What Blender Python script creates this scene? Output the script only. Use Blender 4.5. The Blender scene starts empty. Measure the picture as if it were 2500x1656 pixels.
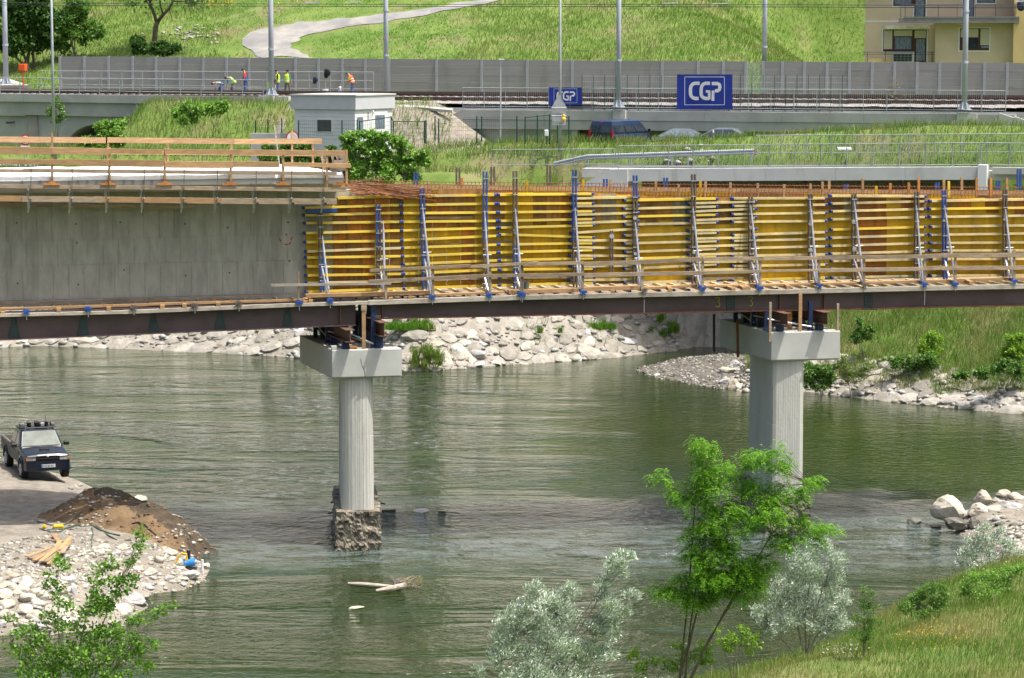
import bpy, bmesh, math, random
import numpy as np
from mathutils import Vector, Matrix, noise as mnoise
R = math.radians
rnd = random.Random(7)
rng = np.random.default_rng(11)
SC = bpy.context.scene
COL = SC.collection

# ------------------------------------------------------------------ camera, sky, sun, exposure
CAM_H = 18.7
PITCH = math.atan(728 / 6500)
cam_d = bpy.data.cameras.new('camera')
cam_d.sensor_width = 36.0
cam_d.lens = 36.0 * 6500 / 2500
cam_d.clip_start = 1.0
cam_d.clip_end = 2000.0
cam = bpy.data.objects.new('camera', cam_d)
COL.objects.link(cam)
cam.location = (0, 0, CAM_H)
cam.rotation_euler = (math.pi / 2 - PITCH, 0, 0)
SC.camera = cam

SUN = Vector((0.375, -0.176, 1.0)).normalized()
SUN_EL = math.asin(SUN.z)
SUN_AZ = math.atan2(SUN.x, SUN.y)
world = bpy.data.worlds.new('World')
SC.world = world
world.use_nodes = True
wn = world.node_tree
wn.nodes.clear()
w_out = wn.nodes.new('ShaderNodeOutputWorld')
w_bg = wn.nodes.new('ShaderNodeBackground')
w_sky = wn.nodes.new('ShaderNodeTexSky')
w_sky.sky_type = 'NISHITA'
w_sky.sun_disc = False
w_sky.sun_elevation = SUN_EL
w_sky.sun_rotation = SUN_AZ
w_sky.air_density = 1.0
w_sky.dust_density = 7.0
w_bg.inputs['Strength'].default_value = 0.15
wn.links.new(w_sky.outputs[0], w_bg.inputs['Color'])
wn.links.new(w_bg.outputs[0], w_out.inputs['Surface'])

sun_d = bpy.data.lights.new('sun', 'SUN')
sun_d.energy = 3.9
sun_d.angle = R(0.53)
sun_d.color = (1.0, 0.955, 0.89)
sun_o = bpy.data.objects.new('sun', sun_d)
COL.objects.link(sun_o)
sun_o.location = (40, -30, 120)
sun_o.rotation_euler = SUN.to_track_quat('Z', 'Y').to_euler()

SC.view_settings.view_transform = 'Standard'
SC.view_settings.look = 'None'
SC.view_settings.gamma = 1.0
SC.view_settings.use_curve_mapping = False
SC.view_settings.exposure = 0.55
SC.render.engine = 'CYCLES'
SC.cycles.max_bounces = 6
SC.cycles.diffuse_bounces = 3
SC.cycles.glossy_bounces = 3
SC.cycles.transmission_bounces = 4
SC.cycles.transparent_max_bounces = 8
SC.cycles.caustics_reflective = False
SC.cycles.caustics_refractive = False

# ------------------------------------------------------------------ measuring: photograph pixels (2500 x 1656) to metres
def rdir(u, v):
    a = (u - 1250) / 6500
    b = (v - 828) / 6500
    return Vector((a, math.cos(PITCH) - b * math.sin(PITCH), -math.sin(PITCH) - b * math.cos(PITCH)))
def W(u, v, Y):
    d = rdir(u, v)
    return Vector((0, 0, CAM_H)) + d * (Y / d.y)
def G(u, v, z=0.0):
    d = rdir(u, v)
    return Vector((0, 0, CAM_H)) + d * ((z - CAM_H) / d.z)
class Frame:
    """A vertical reference plane in the world: s along it, t away from the camera, z up."""
    def __init__(self, deg, o):
        a = R(deg)
        self.e = Vector((math.cos(a), math.sin(a), 0))
        self.n = Vector((-math.sin(a), math.cos(a), 0))
        self.o = Vector((o[0], o[1], 0))
        self.rz = a
    def at(self, s, t, z):
        return self.o + self.e * s + self.n * t + Vector((0, 0, z))
    def px(self, u, v, t=0.0):
        d = rdir(u, v)
        k = (t + self.o.dot(self.n)) / (d.dot(self.n))
        return Vector((0, 0, CAM_H)) + d * k
    def sz(self, u, v, t=0.0):
        p = self.px(u, v, t)
        return (p - self.o).dot(self.e), p.z
_a = W(872, 890, 97)
_th = R(12)
BR = Frame(12, (_a.x - 1.6 * math.sin(_th), _a.y + 1.6 * math.cos(_th)))
RW = Frame(-18, (0, 182.5))

# ------------------------------------------------------------------ mesh helpers
def link(o, parent=None):
    COL.objects.link(o)
    if parent is not None:
        o.parent = parent
    return o
def tag(o, label=None, cat=None, group=None, kind=None):
    if label: o['label'] = label
    if cat: o['category'] = cat
    if group: o['group'] = group
    if kind: o['kind'] = kind
    return o
def thing(name, label, cat, loc, rz=0.0, group=None):
    o = bpy.data.objects.new(name, None)
    o.empty_display_size = 0.2
    COL.objects.link(o)
    o.location = loc
    o.rotation_euler = (0, 0, rz)
    return tag(o, label, cat, group)
def world_m(o):
    m = Matrix.Translation(o.location) @ o.rotation_euler.to_matrix().to_4x4() @ Matrix.Diagonal(o.scale).to_4x4()
    return world_m(o.parent) @ m if o.parent else m
def copy_tree(o, parent=None):
    c = o.copy()
    COL.objects.link(c)
    c.parent = parent
    for ch in [x for x in COL.objects if x.parent == o]:
        copy_tree(ch, c)
    return c
def np_mesh(name, v, f, mats=(), mi=None, smooth=False):
    """v (n,3); f (m,k) one face size, or a list of such arrays."""
    me = bpy.data.meshes.new(name)
    v = np.asarray(v, dtype=np.float32)
    fl = f if isinstance(f, list) else [f]
    fl = [np.asarray(a, dtype=np.int32) for a in fl if len(a)]
    nl = sum(a.size for a in fl); npoly = sum(len(a) for a in fl)
    me.vertices.add(len(v)); me.vertices.foreach_set('co', v.ravel())
    me.loops.add(nl); me.loops.foreach_set('vertex_index', np.concatenate([a.ravel() for a in fl]))
    tot = np.concatenate([np.full(len(a), a.shape[1], dtype=np.int32) for a in fl])
    st = np.concatenate([[0], np.cumsum(tot)[:-1]]).astype(np.int32)
    me.polygons.add(npoly)
    me.polygons.foreach_set('loop_start', st)
    me.polygons.foreach_set('loop_total', tot)
    for m in mats: me.materials.append(m)
    if mi is not None: me.polygons.foreach_set('material_index', np.asarray(mi, dtype=np.int32))
    if smooth: me.polygons.foreach_set('use_smooth', np.ones(npoly, dtype=bool))
    me.update(calc_edges=True)
    me.validate()
    return me

class MB:
    """Collects boxes, bars, tubes and sheets in world coordinates; build() links them as ONE mesh object."""
    def __init__(self):
        self.v = []; self.f = []; self.m = []; self.cur = 0
    def add(self, vs, fs):
        b = len(self.v)
        self.v.extend([tuple(p) for p in vs])
        for f in fs:
            self.f.append(tuple(i + b for i in f)); self.m.append(self.cur)
        return self
    def box(self, c, ax, ay, az):
        """centre and three half-axis vectors"""
        c, ax, ay, az = Vector(c), Vector(ax), Vector(ay), Vector(az)
        vs = [c + sx * ax + sy * ay + sz * az for sz in (-1, 1) for sy in (-1, 1) for sx in (-1, 1)]
        return self.add(vs, [(0, 2, 3, 1), (4, 5, 7, 6), (0, 1, 5, 4), (2, 6, 7, 3), (0, 4, 6, 2), (1, 3, 7, 5)])
    def abox(self, x0, y0, z0, x1, y1, z1):
        return self.box(((x0 + x1) / 2, (y0 + y1) / 2, (z0 + z1) / 2), ((x1 - x0) / 2, 0, 0), (0, (y1 - y0) / 2, 0), (0, 0, (z1 - z0) / 2))
    def fbox(self, F, s0, s1, t0, t1, z0, z1):
        return self.box(F.at((s0 + s1) / 2, (t0 + t1) / 2, (z0 + z1) / 2), F.e * (s1 - s0) / 2, F.n * (t1 - t0) / 2, (0, 0, (z1 - z0) / 2))
    def bar(self, p0, p1, w, h, up=(0, 0, 1)):
        """bar from p0 to p1; h is its size along 'up', w across"""
        p0, p1 = Vector(p0), Vector(p1)
        d = (p1 - p0); L = d.length; d.normalize()
        x = d.cross(Vector(up))
        if x.length < 1e-4: x = d.cross(Vector((0, 1, 0)))
        x.normalize(); y = x.cross(d)
        return self.box((p0 + p1) / 2, d * L / 2, x * w / 2, y * h / 2)
    def tube(self, p0, p1, r0, r1=None, n=8, cap=True):
        return self.path([p0, p1], [r0, r0 if r1 is None else r1], n, cap)
    def path(self, pts, rad, n=6, cap=True):
        pts = [Vector(p) for p in pts]
        if not hasattr(rad, '__len__'): rad = [rad] * len(pts)
        b = []; k = len(pts)
        ref = Vector((0.13, 0.21, 1.0))
        d0 = (pts[-1] - pts[0]).normalized() if (pts[-1] - pts[0]).length > 1e-6 else Vector((0, 0, 1))
        if abs(d0.dot(ref.normalized())) > 0.93: ref = Vector((1.0, 0.2, 0.05))
        for i, p in enumerate(pts):
            d = pts[min(i + 1, k - 1)] - pts[max(i - 1, 0)]
            d.normalize()
            x = d.cross(ref)
            if x.length < 1e-5: x = d.cross(Vector((0, 1, 0)))
            x.normalize(); y = d.cross(x)
            for j in range(n):
                a = 2 * math.pi * j / n
                b.append(p + (x * math.cos(a) + y * math.sin(a)) * rad[i])
        fs = []
        for i in range(k - 1):
            for j in range(n):
                j2 = (j + 1) % n
                fs.append((i * n + j, i * n + j2, (i + 1) * n + j2, (i + 1) * n + j))
        if cap:
            fs.append(tuple(range(n - 1, -1, -1))); fs.append(tuple((k - 1) * n + j for j in range(n)))
        return self.add(b, fs)
    def prism(self, pts, vec):
        """polygon (list of points) swept along vec"""
        n = len(pts); vec = Vector(vec)
        vs = [Vector(p) for p in pts] + [Vector(p) + vec for p in pts]
        fs = [tuple(range(n - 1, -1, -1)), tuple(range(n, 2 * n))]
        for i in range(n):
            j = (i + 1) % n
            fs.append((i, j, n + j, n + i))
        return self.add(vs, fs)
    def loft(self, rings, cap=True, closed=True):
        n = len(rings[0]); vs = [p for r in rings for p in r]; fs = []
        for i in range(len(rings) - 1):
            for j in range(n if closed else n - 1):
                j2 = (j + 1) % n
                fs.append((i * n + j, i * n + j2, (i + 1) * n + j2, (i + 1) * n + j))
        if cap:
            fs.append(tuple(range(n - 1, -1, -1))); fs.append(tuple((len(rings) - 1) * n + j for j in range(n)))
        return self.add(vs, fs)
    def ball(self, c, r, n=8, m=6):
        c = Vector(c)
        r = Vector((r, r, r)) if not hasattr(r, '__len__') else Vector(r)
        rings = []
        for i in range(1, m):
            a = math.pi * i / m
            rings.append([c + Vector((r.x * math.sin(a) * math.cos(2 * math.pi * j / n), r.y * math.sin(a) * math.sin(2 * math.pi * j / n), r.z * math.cos(a))) for j in range(n)])
        return self.loft(rings)
    def build(self, name, mat, parent=None, bevel=0.0, smooth=False, local=False, weld=False):
        """world coordinates in, unless local; the object's frame is its parent's"""
        me = bpy.data.meshes.new(name)
        v = self.v
        if parent is not None and not local:
            iv = world_m(parent).inverted()
            v = [tuple(iv @ Vector(p)) for p in v]
        org = None
        if parent is None:
            a = np.array(v); org = Vector((float(a[:, 0].mean()), float(a[:, 1].mean()), float(a[:, 2].min())))
            v = [tuple(Vector(p) - org) for p in v]
        me.from_pydata(v, [], self.f)
        for mm in (mat if isinstance(mat, (list, tuple)) else [mat]): me.materials.append(mm)
        if max(self.m, default=0) > 0: me.polygons.foreach_set('material_index', self.m)
        if bevel or weld or smooth:
            bm = bmesh.new(); bm.from_mesh(me)
            bmesh.ops.remove_doubles(bm, verts=bm.verts, dist=1e-4)
            bmesh.ops.recalc_face_normals(bm, faces=bm.faces)
            if bevel:
                bmesh.ops.bevel(bm, geom=list(bm.edges), offset=bevel, segments=1, affect='EDGES', clamp_overlap=True)
            bm.to_mesh(me); bm.free()
        if smooth:
            me.polygons.foreach_set('use_smooth', [True] * len(me.polygons))
        me.update()
        o = bpy.data.objects.new(name, me)
        if org is not None: o.location = org
        return link(o, parent)
def np_obj(name, v, f, mats, parent=None, mi=None, smooth=False, org=None):
    v = np.asarray(v, dtype=np.float64)
    if parent is not None:
        iv = np.array(world_m(parent).inverted())
        v = v @ iv[:3, :3].T + iv[:3, 3]
    elif org is not None:
        v = v - np.array(org)
    o = bpy.data.objects.new(name, np_mesh(name, v, f, mats, mi, smooth))
    if parent is None and org is not None: o.location = org
    return link(o, parent)
def sstep(a, b, x):
    t = np.clip((x - a) / (b - a), 0, 1)
    return t * t * (3 - 2 * t)
def vnoise(x, y, seed=0, octs=4):
    """smooth value noise on arrays, about -1..1"""
    x = np.asarray(x, dtype=np.float64); y = np.asarray(y, dtype=np.float64)
    out = np.zeros(np.broadcast(x, y).shape); amp = 1.0; tot = 0.0
    for k in range(octs):
        xi = np.floor(x).astype(np.int64); yi = np.floor(y).astype(np.int64)
        fx = x - xi; fy = y - yi
        fx = fx * fx * (3 - 2 * fx); fy = fy * fy * (3 - 2 * fy)
        def h(a, b):
            n = (a * 374761393 + b * 668265263 + (seed + k) * 974634777) & 0x7fffffff
            n = ((n ^ (n >> 13)) * 1274126177) & 0x7fffffff
            return ((n ^ (n >> 16)) & 0xffff) / 32767.5 - 1
        out += amp * ((h(xi, yi) * (1 - fx) + h(xi + 1, yi) * fx) * (1 - fy) + (h(xi, yi + 1) * (1 - fx) + h(xi + 1, yi + 1) * fx) * fy)
        tot += amp; amp *= 0.5; x = x * 2.03 + 17.1; y = y * 2.03 - 9.7
    return out / tot
def poly_sdist(x, y, poly):
    """distance to the outline of a polygon, positive inside"""
    x = np.asarray(x, float); y = np.asarray(y, float)
    d = np.full(x.shape, 1e9); ins = np.zeros(x.shape, bool)
    n = len(poly)
    for i in range(n):
        ax, ay = poly[i][:2]; bx, by = poly[(i + 1) % n][:2]
        ex, ey = bx - ax, by - ay
        t = np.clip(((x - ax) * ex + (y - ay) * ey) / (ex * ex + ey * ey + 1e-12), 0, 1)
        d = np.minimum(d, np.hypot(x - ax - t * ex, y - ay - t * ey))
        c = (ay > y) != (by > y)
        ins ^= c & (x < (bx - ax) * (y - ay) / (by - ay + 1e-12) + ax)
    return np.where(ins, d, -d)

# ------------------------------------------------------------------ materials
def N(nt, typ, **kw):
    n = nt.nodes.new(typ)
    for k, v in kw.items():
        if k in n.inputs: n.inputs[k].default_value = v
        else: setattr(n, k, v)
    return n
def new_mat(name):
    m = bpy.data.materials.new(name); m.use_nodes = True
    nt = m.node_tree; nt.nodes.clear()
    out = N(nt, 'ShaderNodeOutputMaterial')
    p = N(nt, 'ShaderNodeBsdfPrincipled')
    nt.links.new(p.outputs[0], out.inputs['Surface'])
    return m, nt, p, out
def rgba(c): return (c[0], c[1], c[2], 1.0)
def mixc(nt, a, b, fac, blend='MIX'):
    n = N(nt, 'ShaderNodeMix', data_type='RGBA', blend_type=blend)
    for sock, x in ((n.inputs[6], a), (n.inputs[7], b), (n.inputs[0], fac)):
        if hasattr(x, 'is_linked') or isinstance(x, bpy.types.NodeSocket): nt.links.new(x, sock)
        elif sock == n.inputs[0]: sock.default_value = x
        else: sock.default_value = rgba(x)
    return n.outputs[2]
def noise_out(nt, co, scale, detail=5, rough=0.6, lo=None, hi=None, stretch=None, dist=0.0):
    if stretch is not None:
        mp = N(nt, 'ShaderNodeMapping'); mp.inputs['Scale'].default_value = stretch
        nt.links.new(co, mp.inputs['Vector']); co = mp.outputs[0]
    n = N(nt, 'ShaderNodeTexNoise'); n.inputs['Scale'].default_value = scale
    n.inputs['Detail'].default_value = detail; n.inputs['Roughness'].default_value = rough
    n.inputs['Distortion'].default_value = dist
    nt.links.new(co, n.inputs['Vector'])
    o = n.outputs[0]
    if lo is not None:
        r = N(nt, 'ShaderNodeMapRange', interpolation_type='SMOOTHSTEP')
        r.inputs[1].default_value = lo; r.inputs[2].default_value = hi
        nt.links.new(o, r.inputs[0]); o = r.outputs[0]
    return o
def mat(name, col, rough=0.8, metal=0.0, col2=None, var=0.15, scale=2.0, detail=5, stretch=None, lo=0.35, hi=0.65,
        dirt=None, dirt_scale=0.6, dirt_lo=0.52, dirt_hi=0.75, dirt_stretch=None, rvar=0.0, bump=0.0, bscale=25.0, bstretch=None, spec=0.35, coat=0.0, obj_co=False):
    m, nt, p, out = new_mat(name)
    if obj_co:
        co = N(nt, 'ShaderNodeTexCoord').outputs['Object']
    else:
        co = N(nt, 'ShaderNodeNewGeometry').outputs['Position']
    c2 = col2 if col2 is not None else tuple(min(1, x * (1 + var)) for x in col)
    c1 = col if col2 is not None else tuple(x * (1 - var) for x in col)
    c = mixc(nt, c1, c2, noise_out(nt, co, scale, detail, 0.6, lo, hi, stretch))
    if dirt is not None:
        c = mixc(nt, c, dirt, noise_out(nt, co, dirt_scale, 6, 0.65, dirt_lo, dirt_hi, dirt_stretch))
    if rvar:
        oi = N(nt, 'ShaderNodeObjectInfo')
        mr = N(nt, 'ShaderNodeMapRange'); mr.inputs[3].default_value = 1 - rvar; mr.inputs[4].default_value = 1 + rvar
        nt.links.new(oi.outputs['Random'], mr.inputs[0])
        hsv = N(nt, 'ShaderNodeHueSaturation'); nt.links.new(mr.outputs[0], hsv.inputs['Value']); nt.links.new(c, hsv.inputs['Color'])
        c = hsv.outputs[0]
    nt.links.new(c, p.inputs['Base Color'])
    p.inputs['Roughness'].default_value = rough; p.inputs['Metallic'].default_value = metal
    p.inputs['Specular IOR Level'].default_value = spec
    if coat: p.inputs['Coat Weight'].default_value = coat; p.inputs['Coat Roughness'].default_value = 0.05
    if bump:
        b = N(nt, 'ShaderNodeBump'); b.inputs['Strength'].default_value = bump; b.inputs['Distance'].default_value = 0.05
        nt.links.new(noise_out(nt, co, bscale, 4, 0.6, stretch=bstretch), b.inputs['Height'])
        nt.links.new(b.outputs[0], p.inputs['Normal'])
    return m
def leaf_mat(name, col, col2, trans=0.35, rough=0.55, big=None, big_scale=0.5, spec=0.3, third=None, third_w=0.1):
    """every leaf its own shade between col and col2; optional third colour on a share of the leaves"""
    m, nt, p, out = new_mat(name)
    geo = N(nt, 'ShaderNodeNewGeometry')
    c = mixc(nt, col, col2, geo.outputs['Random Per Island'])
    if third is not None:
        mth = N(nt, 'ShaderNodeMath', operation='FRACT'); mm = N(nt, 'ShaderNodeMath', operation='MULTIPLY'); mm.inputs[1].default_value = 7.31
        nt.links.new(geo.outputs['Random Per Island'], mm.inputs[0]); nt.links.new(mm.outputs[0], mth.inputs[0])
        lt = N(nt, 'ShaderNodeMath', operation='LESS_THAN'); lt.inputs[1].default_value = third_w
        nt.links.new(mth.outputs[0], lt.inputs[0])
        c = mixc(nt, c, third, lt.outputs[0])
    if big is not None:
        c = mixc(nt, c, big, noise_out(nt, geo.outputs['Position'], big_scale, 4, 0.6, 0.45, 0.68))
    nt.links.new(c, p.inputs['Base Color'])
    p.inputs['Roughness'].default_value = rough; p.inputs['Specular IOR Level'].default_value = spec
    tr = N(nt, 'ShaderNodeBsdfTranslucent'); nt.links.new(c, tr.inputs['Color'])
    mx = N(nt, 'ShaderNodeMixShader'); mx.inputs[0].default_value = trans
    nt.links.new(p.outputs[0], mx.inputs[1]); nt.links.new(tr.outputs[0], mx.inputs[2])
    nt.links.new(mx.outputs[0], out.inputs['Surface'])
    return m
# ------------------------------------------------------------------ the materials
M = {}
M['conc_web'] = mat('web_concrete', (0.36, 0.35, 0.305), 0.85, var=0.12, scale=1.6, stretch=(1.5, 1.5, 0.5), dirt=(0.22, 0.21, 0.18), dirt_scale=0.6, dirt_lo=0.48, dirt_hi=0.8, dirt_stretch=(2.2, 2.2, 0.35), rvar=0.018, bump=0.15, bscale=9)
M['conc_new'] = mat('new_concrete', (0.46, 0.47, 0.445), 0.85, var=0.07, scale=0.9, dirt=(0.36, 0.35, 0.31), dirt_scale=0.7, dirt_lo=0.55, dirt_hi=0.85, dirt_stretch=(2.0, 2.0, 0.35), bump=0.08, bscale=14)
M['conc_col'] = mat('pier_concrete', (0.50, 0.50, 0.46), 0.85, var=0.07, scale=2.5, stretch=(4, 4, 0.25), dirt=(0.38, 0.37, 0.33), dirt_scale=0.5, dirt_lo=0.48, dirt_hi=0.8, dirt_stretch=(2, 2, 0.5), bump=0.2, bscale=8)
M['conc_rail'] = mat('retaining_wall_concrete', (0.33, 0.345, 0.34), 0.88, var=0.10, scale=0.5, dirt=(0.25, 0.255, 0.245), dirt_scale=0.25, dirt_lo=0.45, dirt_hi=0.8, dirt_stretch=(1, 1, 1.6), bump=0.06, bscale=6)
M['conc_light'] = mat('pale_concrete', (0.50, 0.50, 0.47), 0.88, var=0.06, scale=0.8)
M['rubble_conc'] = mat('rough_foundation_concrete', (0.17, 0.15, 0.115), 0.95, col2=(0.30, 0.265, 0.205), scale=3.2, dirt=(0.045, 0.042, 0.035), dirt_scale=2.2, dirt_lo=0.45, dirt_hi=0.66, bump=0.9, bscale=5)
M['white_sheet'] = mat('white_sheeting', (0.80, 0.80, 0.82), 0.6, var=0.05, scale=2.0, bump=0.5, bscale=3.0)
M['wood'] = mat('fresh_board', (0.40, 0.25, 0.125), 0.8, var=0.16, scale=3.0, stretch=(0.4, 3, 6), rvar=0.16, dirt=(0.30, 0.19, 0.10), dirt_scale=0.9)
M['wood_old'] = mat('weathered_board', (0.30, 0.235, 0.165), 0.85, var=0.2, scale=3.0, stretch=(0.5, 3, 6), rvar=0.2, dirt=(0.185, 0.145, 0.105), dirt_scale=1.2)
M['wood_grey'] = mat('grey_plank', (0.36, 0.33, 0.275), 0.85, var=0.2, scale=2.5, stretch=(0.5, 3, 6), rvar=0.15, dirt=(0.24, 0.20, 0.16), dirt_scale=1.5)
M['wood_orange'] = mat('orange_board', (0.45, 0.20, 0.06), 0.8, var=0.16, scale=3.0, rvar=0.2)
M['y_beam'] = mat('yellow_timber_beam', (0.76, 0.56, 0.075), 0.6, var=0.10, scale=1.2, stretch=(0.6, 1, 1), rvar=0.10, dirt=(0.58, 0.47, 0.22), dirt_scale=0.8, dirt_lo=0.5, dirt_hi=0.72)
M['y_beam_worn'] = mat('worn_timber_beam', (0.66, 0.53, 0.24), 0.7, var=0.14, scale=1.2, rvar=0.14, dirt=(0.40, 0.36, 0.25), dirt_scale=0.9, dirt_lo=0.45, dirt_hi=0.7)
M['p_yellow'] = mat('yellow_sheathing', (0.52, 0.325, 0.015), 0.55, var=0.10, scale=1.6, stretch=(2, 2, 0.4), rvar=0.13, dirt=(0.30, 0.16, 0.015), dirt_scale=1.4, dirt_lo=0.5, dirt_hi=0.8, dirt_stretch=(2.5, 2.5, 0.5))
M['p_brown'] = mat('brown_sheathing', (0.31, 0.165, 0.055), 0.65, var=0.22, scale=1.8, stretch=(3, 3, 0.5), rvar=0.25, dirt=(0.16, 0.09, 0.04), dirt_scale=1.4, dirt_lo=0.45, dirt_hi=0.75)
M['p_rust'] = mat('red_brown_sheathing', (0.36, 0.14, 0.03), 0.65, var=0.2, scale=1.8, stretch=(3, 3, 0.5), rvar=0.2, dirt=(0.20, 0.09, 0.03), dirt_scale=1.6)
M['p_grey'] = mat('grey_sheathing', (0.26, 0.24, 0.20), 0.7, var=0.2, scale=1.8, stretch=(3, 3, 0.5), rvar=0.2)
M['blue'] = mat('blue_steel', (0.022, 0.075, 0.30), 0.45, var=0.2, scale=4, dirt=(0.05, 0.07, 0.14), dirt_scale=2.5, dirt_lo=0.55, dirt_hi=0.75, spec=0.5)
M['blue_dark'] = mat('dark_blue_trestle_steel', (0.012, 0.028, 0.085), 0.5, var=0.25, scale=4, dirt=(0.035, 0.035, 0.045), dirt_scale=2.0)
M['blue_cap'] = mat('blue_plastic_cap', (0.02, 0.055, 0.24), 0.5, var=0.15)
M['dark_steel'] = mat('used_dark_steel', (0.075, 0.062, 0.055), 0.6, col2=(0.15, 0.115, 0.09), scale=5, dirt=(0.19, 0.17, 0.15), dirt_scale=4, dirt_lo=0.6, dirt_hi=0.75, spec=0.5)
M['prop'] = mat('galvanised_prop', (0.50, 0.53, 0.60), 0.38, metal=0.55, var=0.12, scale=5, dirt=(0.30, 0.36, 0.55), dirt_scale=3, dirt_lo=0.55, dirt_hi=0.7)
M['galv'] = mat('galvanised_steel', (0.46, 0.50, 0.53), 0.45, metal=0.4, var=0.08, scale=3)
M['railing'] = mat('dull_galvanised_railing', (0.30, 0.335, 0.35), 0.5, metal=0.3, var=0.08, scale=3)
M['girder_pale'] = mat('pale_girder_concrete', (0.62, 0.63, 0.61), 0.85, var=0.05, scale=0.7, dirt=(0.50, 0.50, 0.47), dirt_scale=0.6, dirt_stretch=(2, 2, 0.5))
M['shadow_soil'] = mat('shadow_toned_earth', (0.052, 0.040, 0.027), 0.95, col2=(0.085, 0.064, 0.042), scale=2.2, dirt=(0.13, 0.10, 0.065), dirt_scale=3, bump=1.0, bscale=7)  # earth darkened in colour to stand for the bridge's cast shadow
M['mast'] = mat('grey_mast_paint', (0.40, 0.44, 0.50), 0.45, var=0.06, scale=2)
M['girder'] = mat('brown_primer_steel', (0.090, 0.062, 0.066), 0.55, var=0.18, scale=1.2, stretch=(0.5, 1, 1), dirt=(0.12, 0.07, 0.055), dirt_scale=0.8, dirt_lo=0.55, dirt_hi=0.8, spec=0.4, rvar=0.06)
M['girder_edge'] = mat('rusty_flange', (0.20, 0.085, 0.045), 0.7, var=0.25, scale=3, dirt=(0.10, 0.06, 0.05), dirt_scale=1.5)
M['girder_rust'] = mat('rusty_brown_beam', (0.10, 0.058, 0.042), 0.65, col2=(0.16, 0.085, 0.055), scale=2.5, dirt=(0.06, 0.045, 0.04), dirt_scale=1.8)
M['splice'] = mat('dark_green_plate', (0.03, 0.05, 0.05), 0.55, var=0.2, scale=4)
M['rust'] = mat('rusty_rebar', (0.21, 0.078, 0.03), 0.85, var=0.3, scale=6, rvar=0.2)
M['rust_dark'] = mat('dark_rebar', (0.16, 0.085, 0.055), 0.85, var=0.3, scale=6)
M['cable'] = mat('black_rubber', (0.02, 0.02, 0.02), 0.6)
M['paint_y'] = mat('yellow_paint_mark', (0.40, 0.36, 0.03), 0.8, var=0.2, scale=20)
M['paint_w'] = mat('white_paint_mark', (0.55, 0.55, 0.55), 0.8, var=0.2, scale=20)
M['paint_r'] = mat('red_paint_mark', (0.55, 0.03, 0.02), 0.8, var=0.2, scale=20)
M['barrier'] = mat('grey_noise_panel', (0.235, 0.245, 0.235), 0.7, var=0.05, scale=0.7, stretch=(0.3, 0.3, 12), rvar=0.05, dirt=(0.19, 0.195, 0.185), dirt_scale=0.5, dirt_stretch=(1.5, 1.5, 0.4))
M['barrier_post'] = mat('pale_barrier_post', (0.32, 0.35, 0.365), 0.5, var=0.05, metal=0.2)
def glass_mat(name, col, rough=0.03, alpha=0.25):
    m, nt, p, out = new_mat(name)
    p.inputs['Base Color'].default_value = rgba(col); p.inputs['Roughness'].default_value = rough
    p.inputs['Alpha'].default_value = alpha
    return m
M['clear_pane'] = glass_mat('clear_pane', (0.35, 0.42, 0.36), 0.05, 0.35)
M['banner_blue'] = mat('blue_banner_cloth', (0.018, 0.040, 0.30), 0.7, var=0.10, scale=2.0, bump=0.3, bscale=2.2)
M['banner_white'] = mat('white_banner_print', (0.70, 0.70, 0.74), 0.7, var=0.03)
M['ballast'] = mat('ballast_stone', (0.25, 0.24, 0.225), 0.95, col2=(0.38, 0.365, 0.345), scale=9, dirt=(0.17, 0.155, 0.145), dirt_scale=7, dirt_lo=0.5, dirt_hi=0.65, bump=1.0, bscale=8)
M['rail_steel'] = mat('rusty_rail', (0.070, 0.042, 0.035), 0.6, var=0.2, scale=3)
M['sleeper'] = mat('concrete_sleeper', (0.36, 0.34, 0.32), 0.9, var=0.1)
M['asphalt'] = mat('old_asphalt', (0.20, 0.20, 0.195), 0.92, var=0.12, scale=0.5, dirt=(0.31, 0.295, 0.26), dirt_scale=0.45, dirt_lo=0.42, dirt_hi=0.7, stretch=(1, 1, 1), bump=0.1, bscale=12)
M['asphalt_dark'] = mat('dark_asphalt', (0.10, 0.105, 0.11), 0.92, var=0.12, scale=1.0)
M['gravel'] = mat('dusty_gravel', (0.20, 0.18, 0.145), 0.95, col2=(0.28, 0.255, 0.21), scale=1.8, dirt=(0.15, 0.13, 0.10), dirt_scale=3.5, dirt_lo=0.52, dirt_hi=0.7, bump=1.0, bscale=9)
M['soil'] = mat('brown_earth', (0.13, 0.085, 0.045), 0.95, col2=(0.20, 0.135, 0.075), scale=1.7, dirt=(0.07, 0.045, 0.025), dirt_scale=3, bump=1.0, bscale=7)
M['riverbed'] = mat('river_bed_mud', (0.10, 0.10, 0.07), 0.95, var=0.3, scale=2)
M['rock'] = mat('pale_limestone', (0.36, 0.33, 0.265), 0.92, col2=(0.50, 0.47, 0.40), scale=1.6, rvar=0.14, dirt=(0.33, 0.27, 0.19), dirt_scale=1.3, dirt_lo=0.52, dirt_hi=0.75, bump=0.8, bscale=5)
M['bar_stone'] = mat('dark_bar_pebble', (0.08, 0.076, 0.066), 0.92, col2=(0.145, 0.137, 0.12), scale=1.3)
M['bank_stone'] = mat('grey_beige_bank_stone', (0.25, 0.235, 0.20), 0.92, col2=(0.36, 0.34, 0.30), scale=1.3, rvar=0.16, dirt=(0.22, 0.195, 0.15), dirt_scale=1.6, dirt_lo=0.5, dirt_hi=0.72, bump=1.0, bscale=5)
M['rock_grey'] = mat('grey_limestone', (0.30, 0.30, 0.295), 0.92, col2=(0.44, 0.435, 0.42), scale=2.2, rvar=0.15, dirt=(0.24, 0.21, 0.17), dirt_scale=1.7, bump=0.8, bscale=5)
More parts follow.
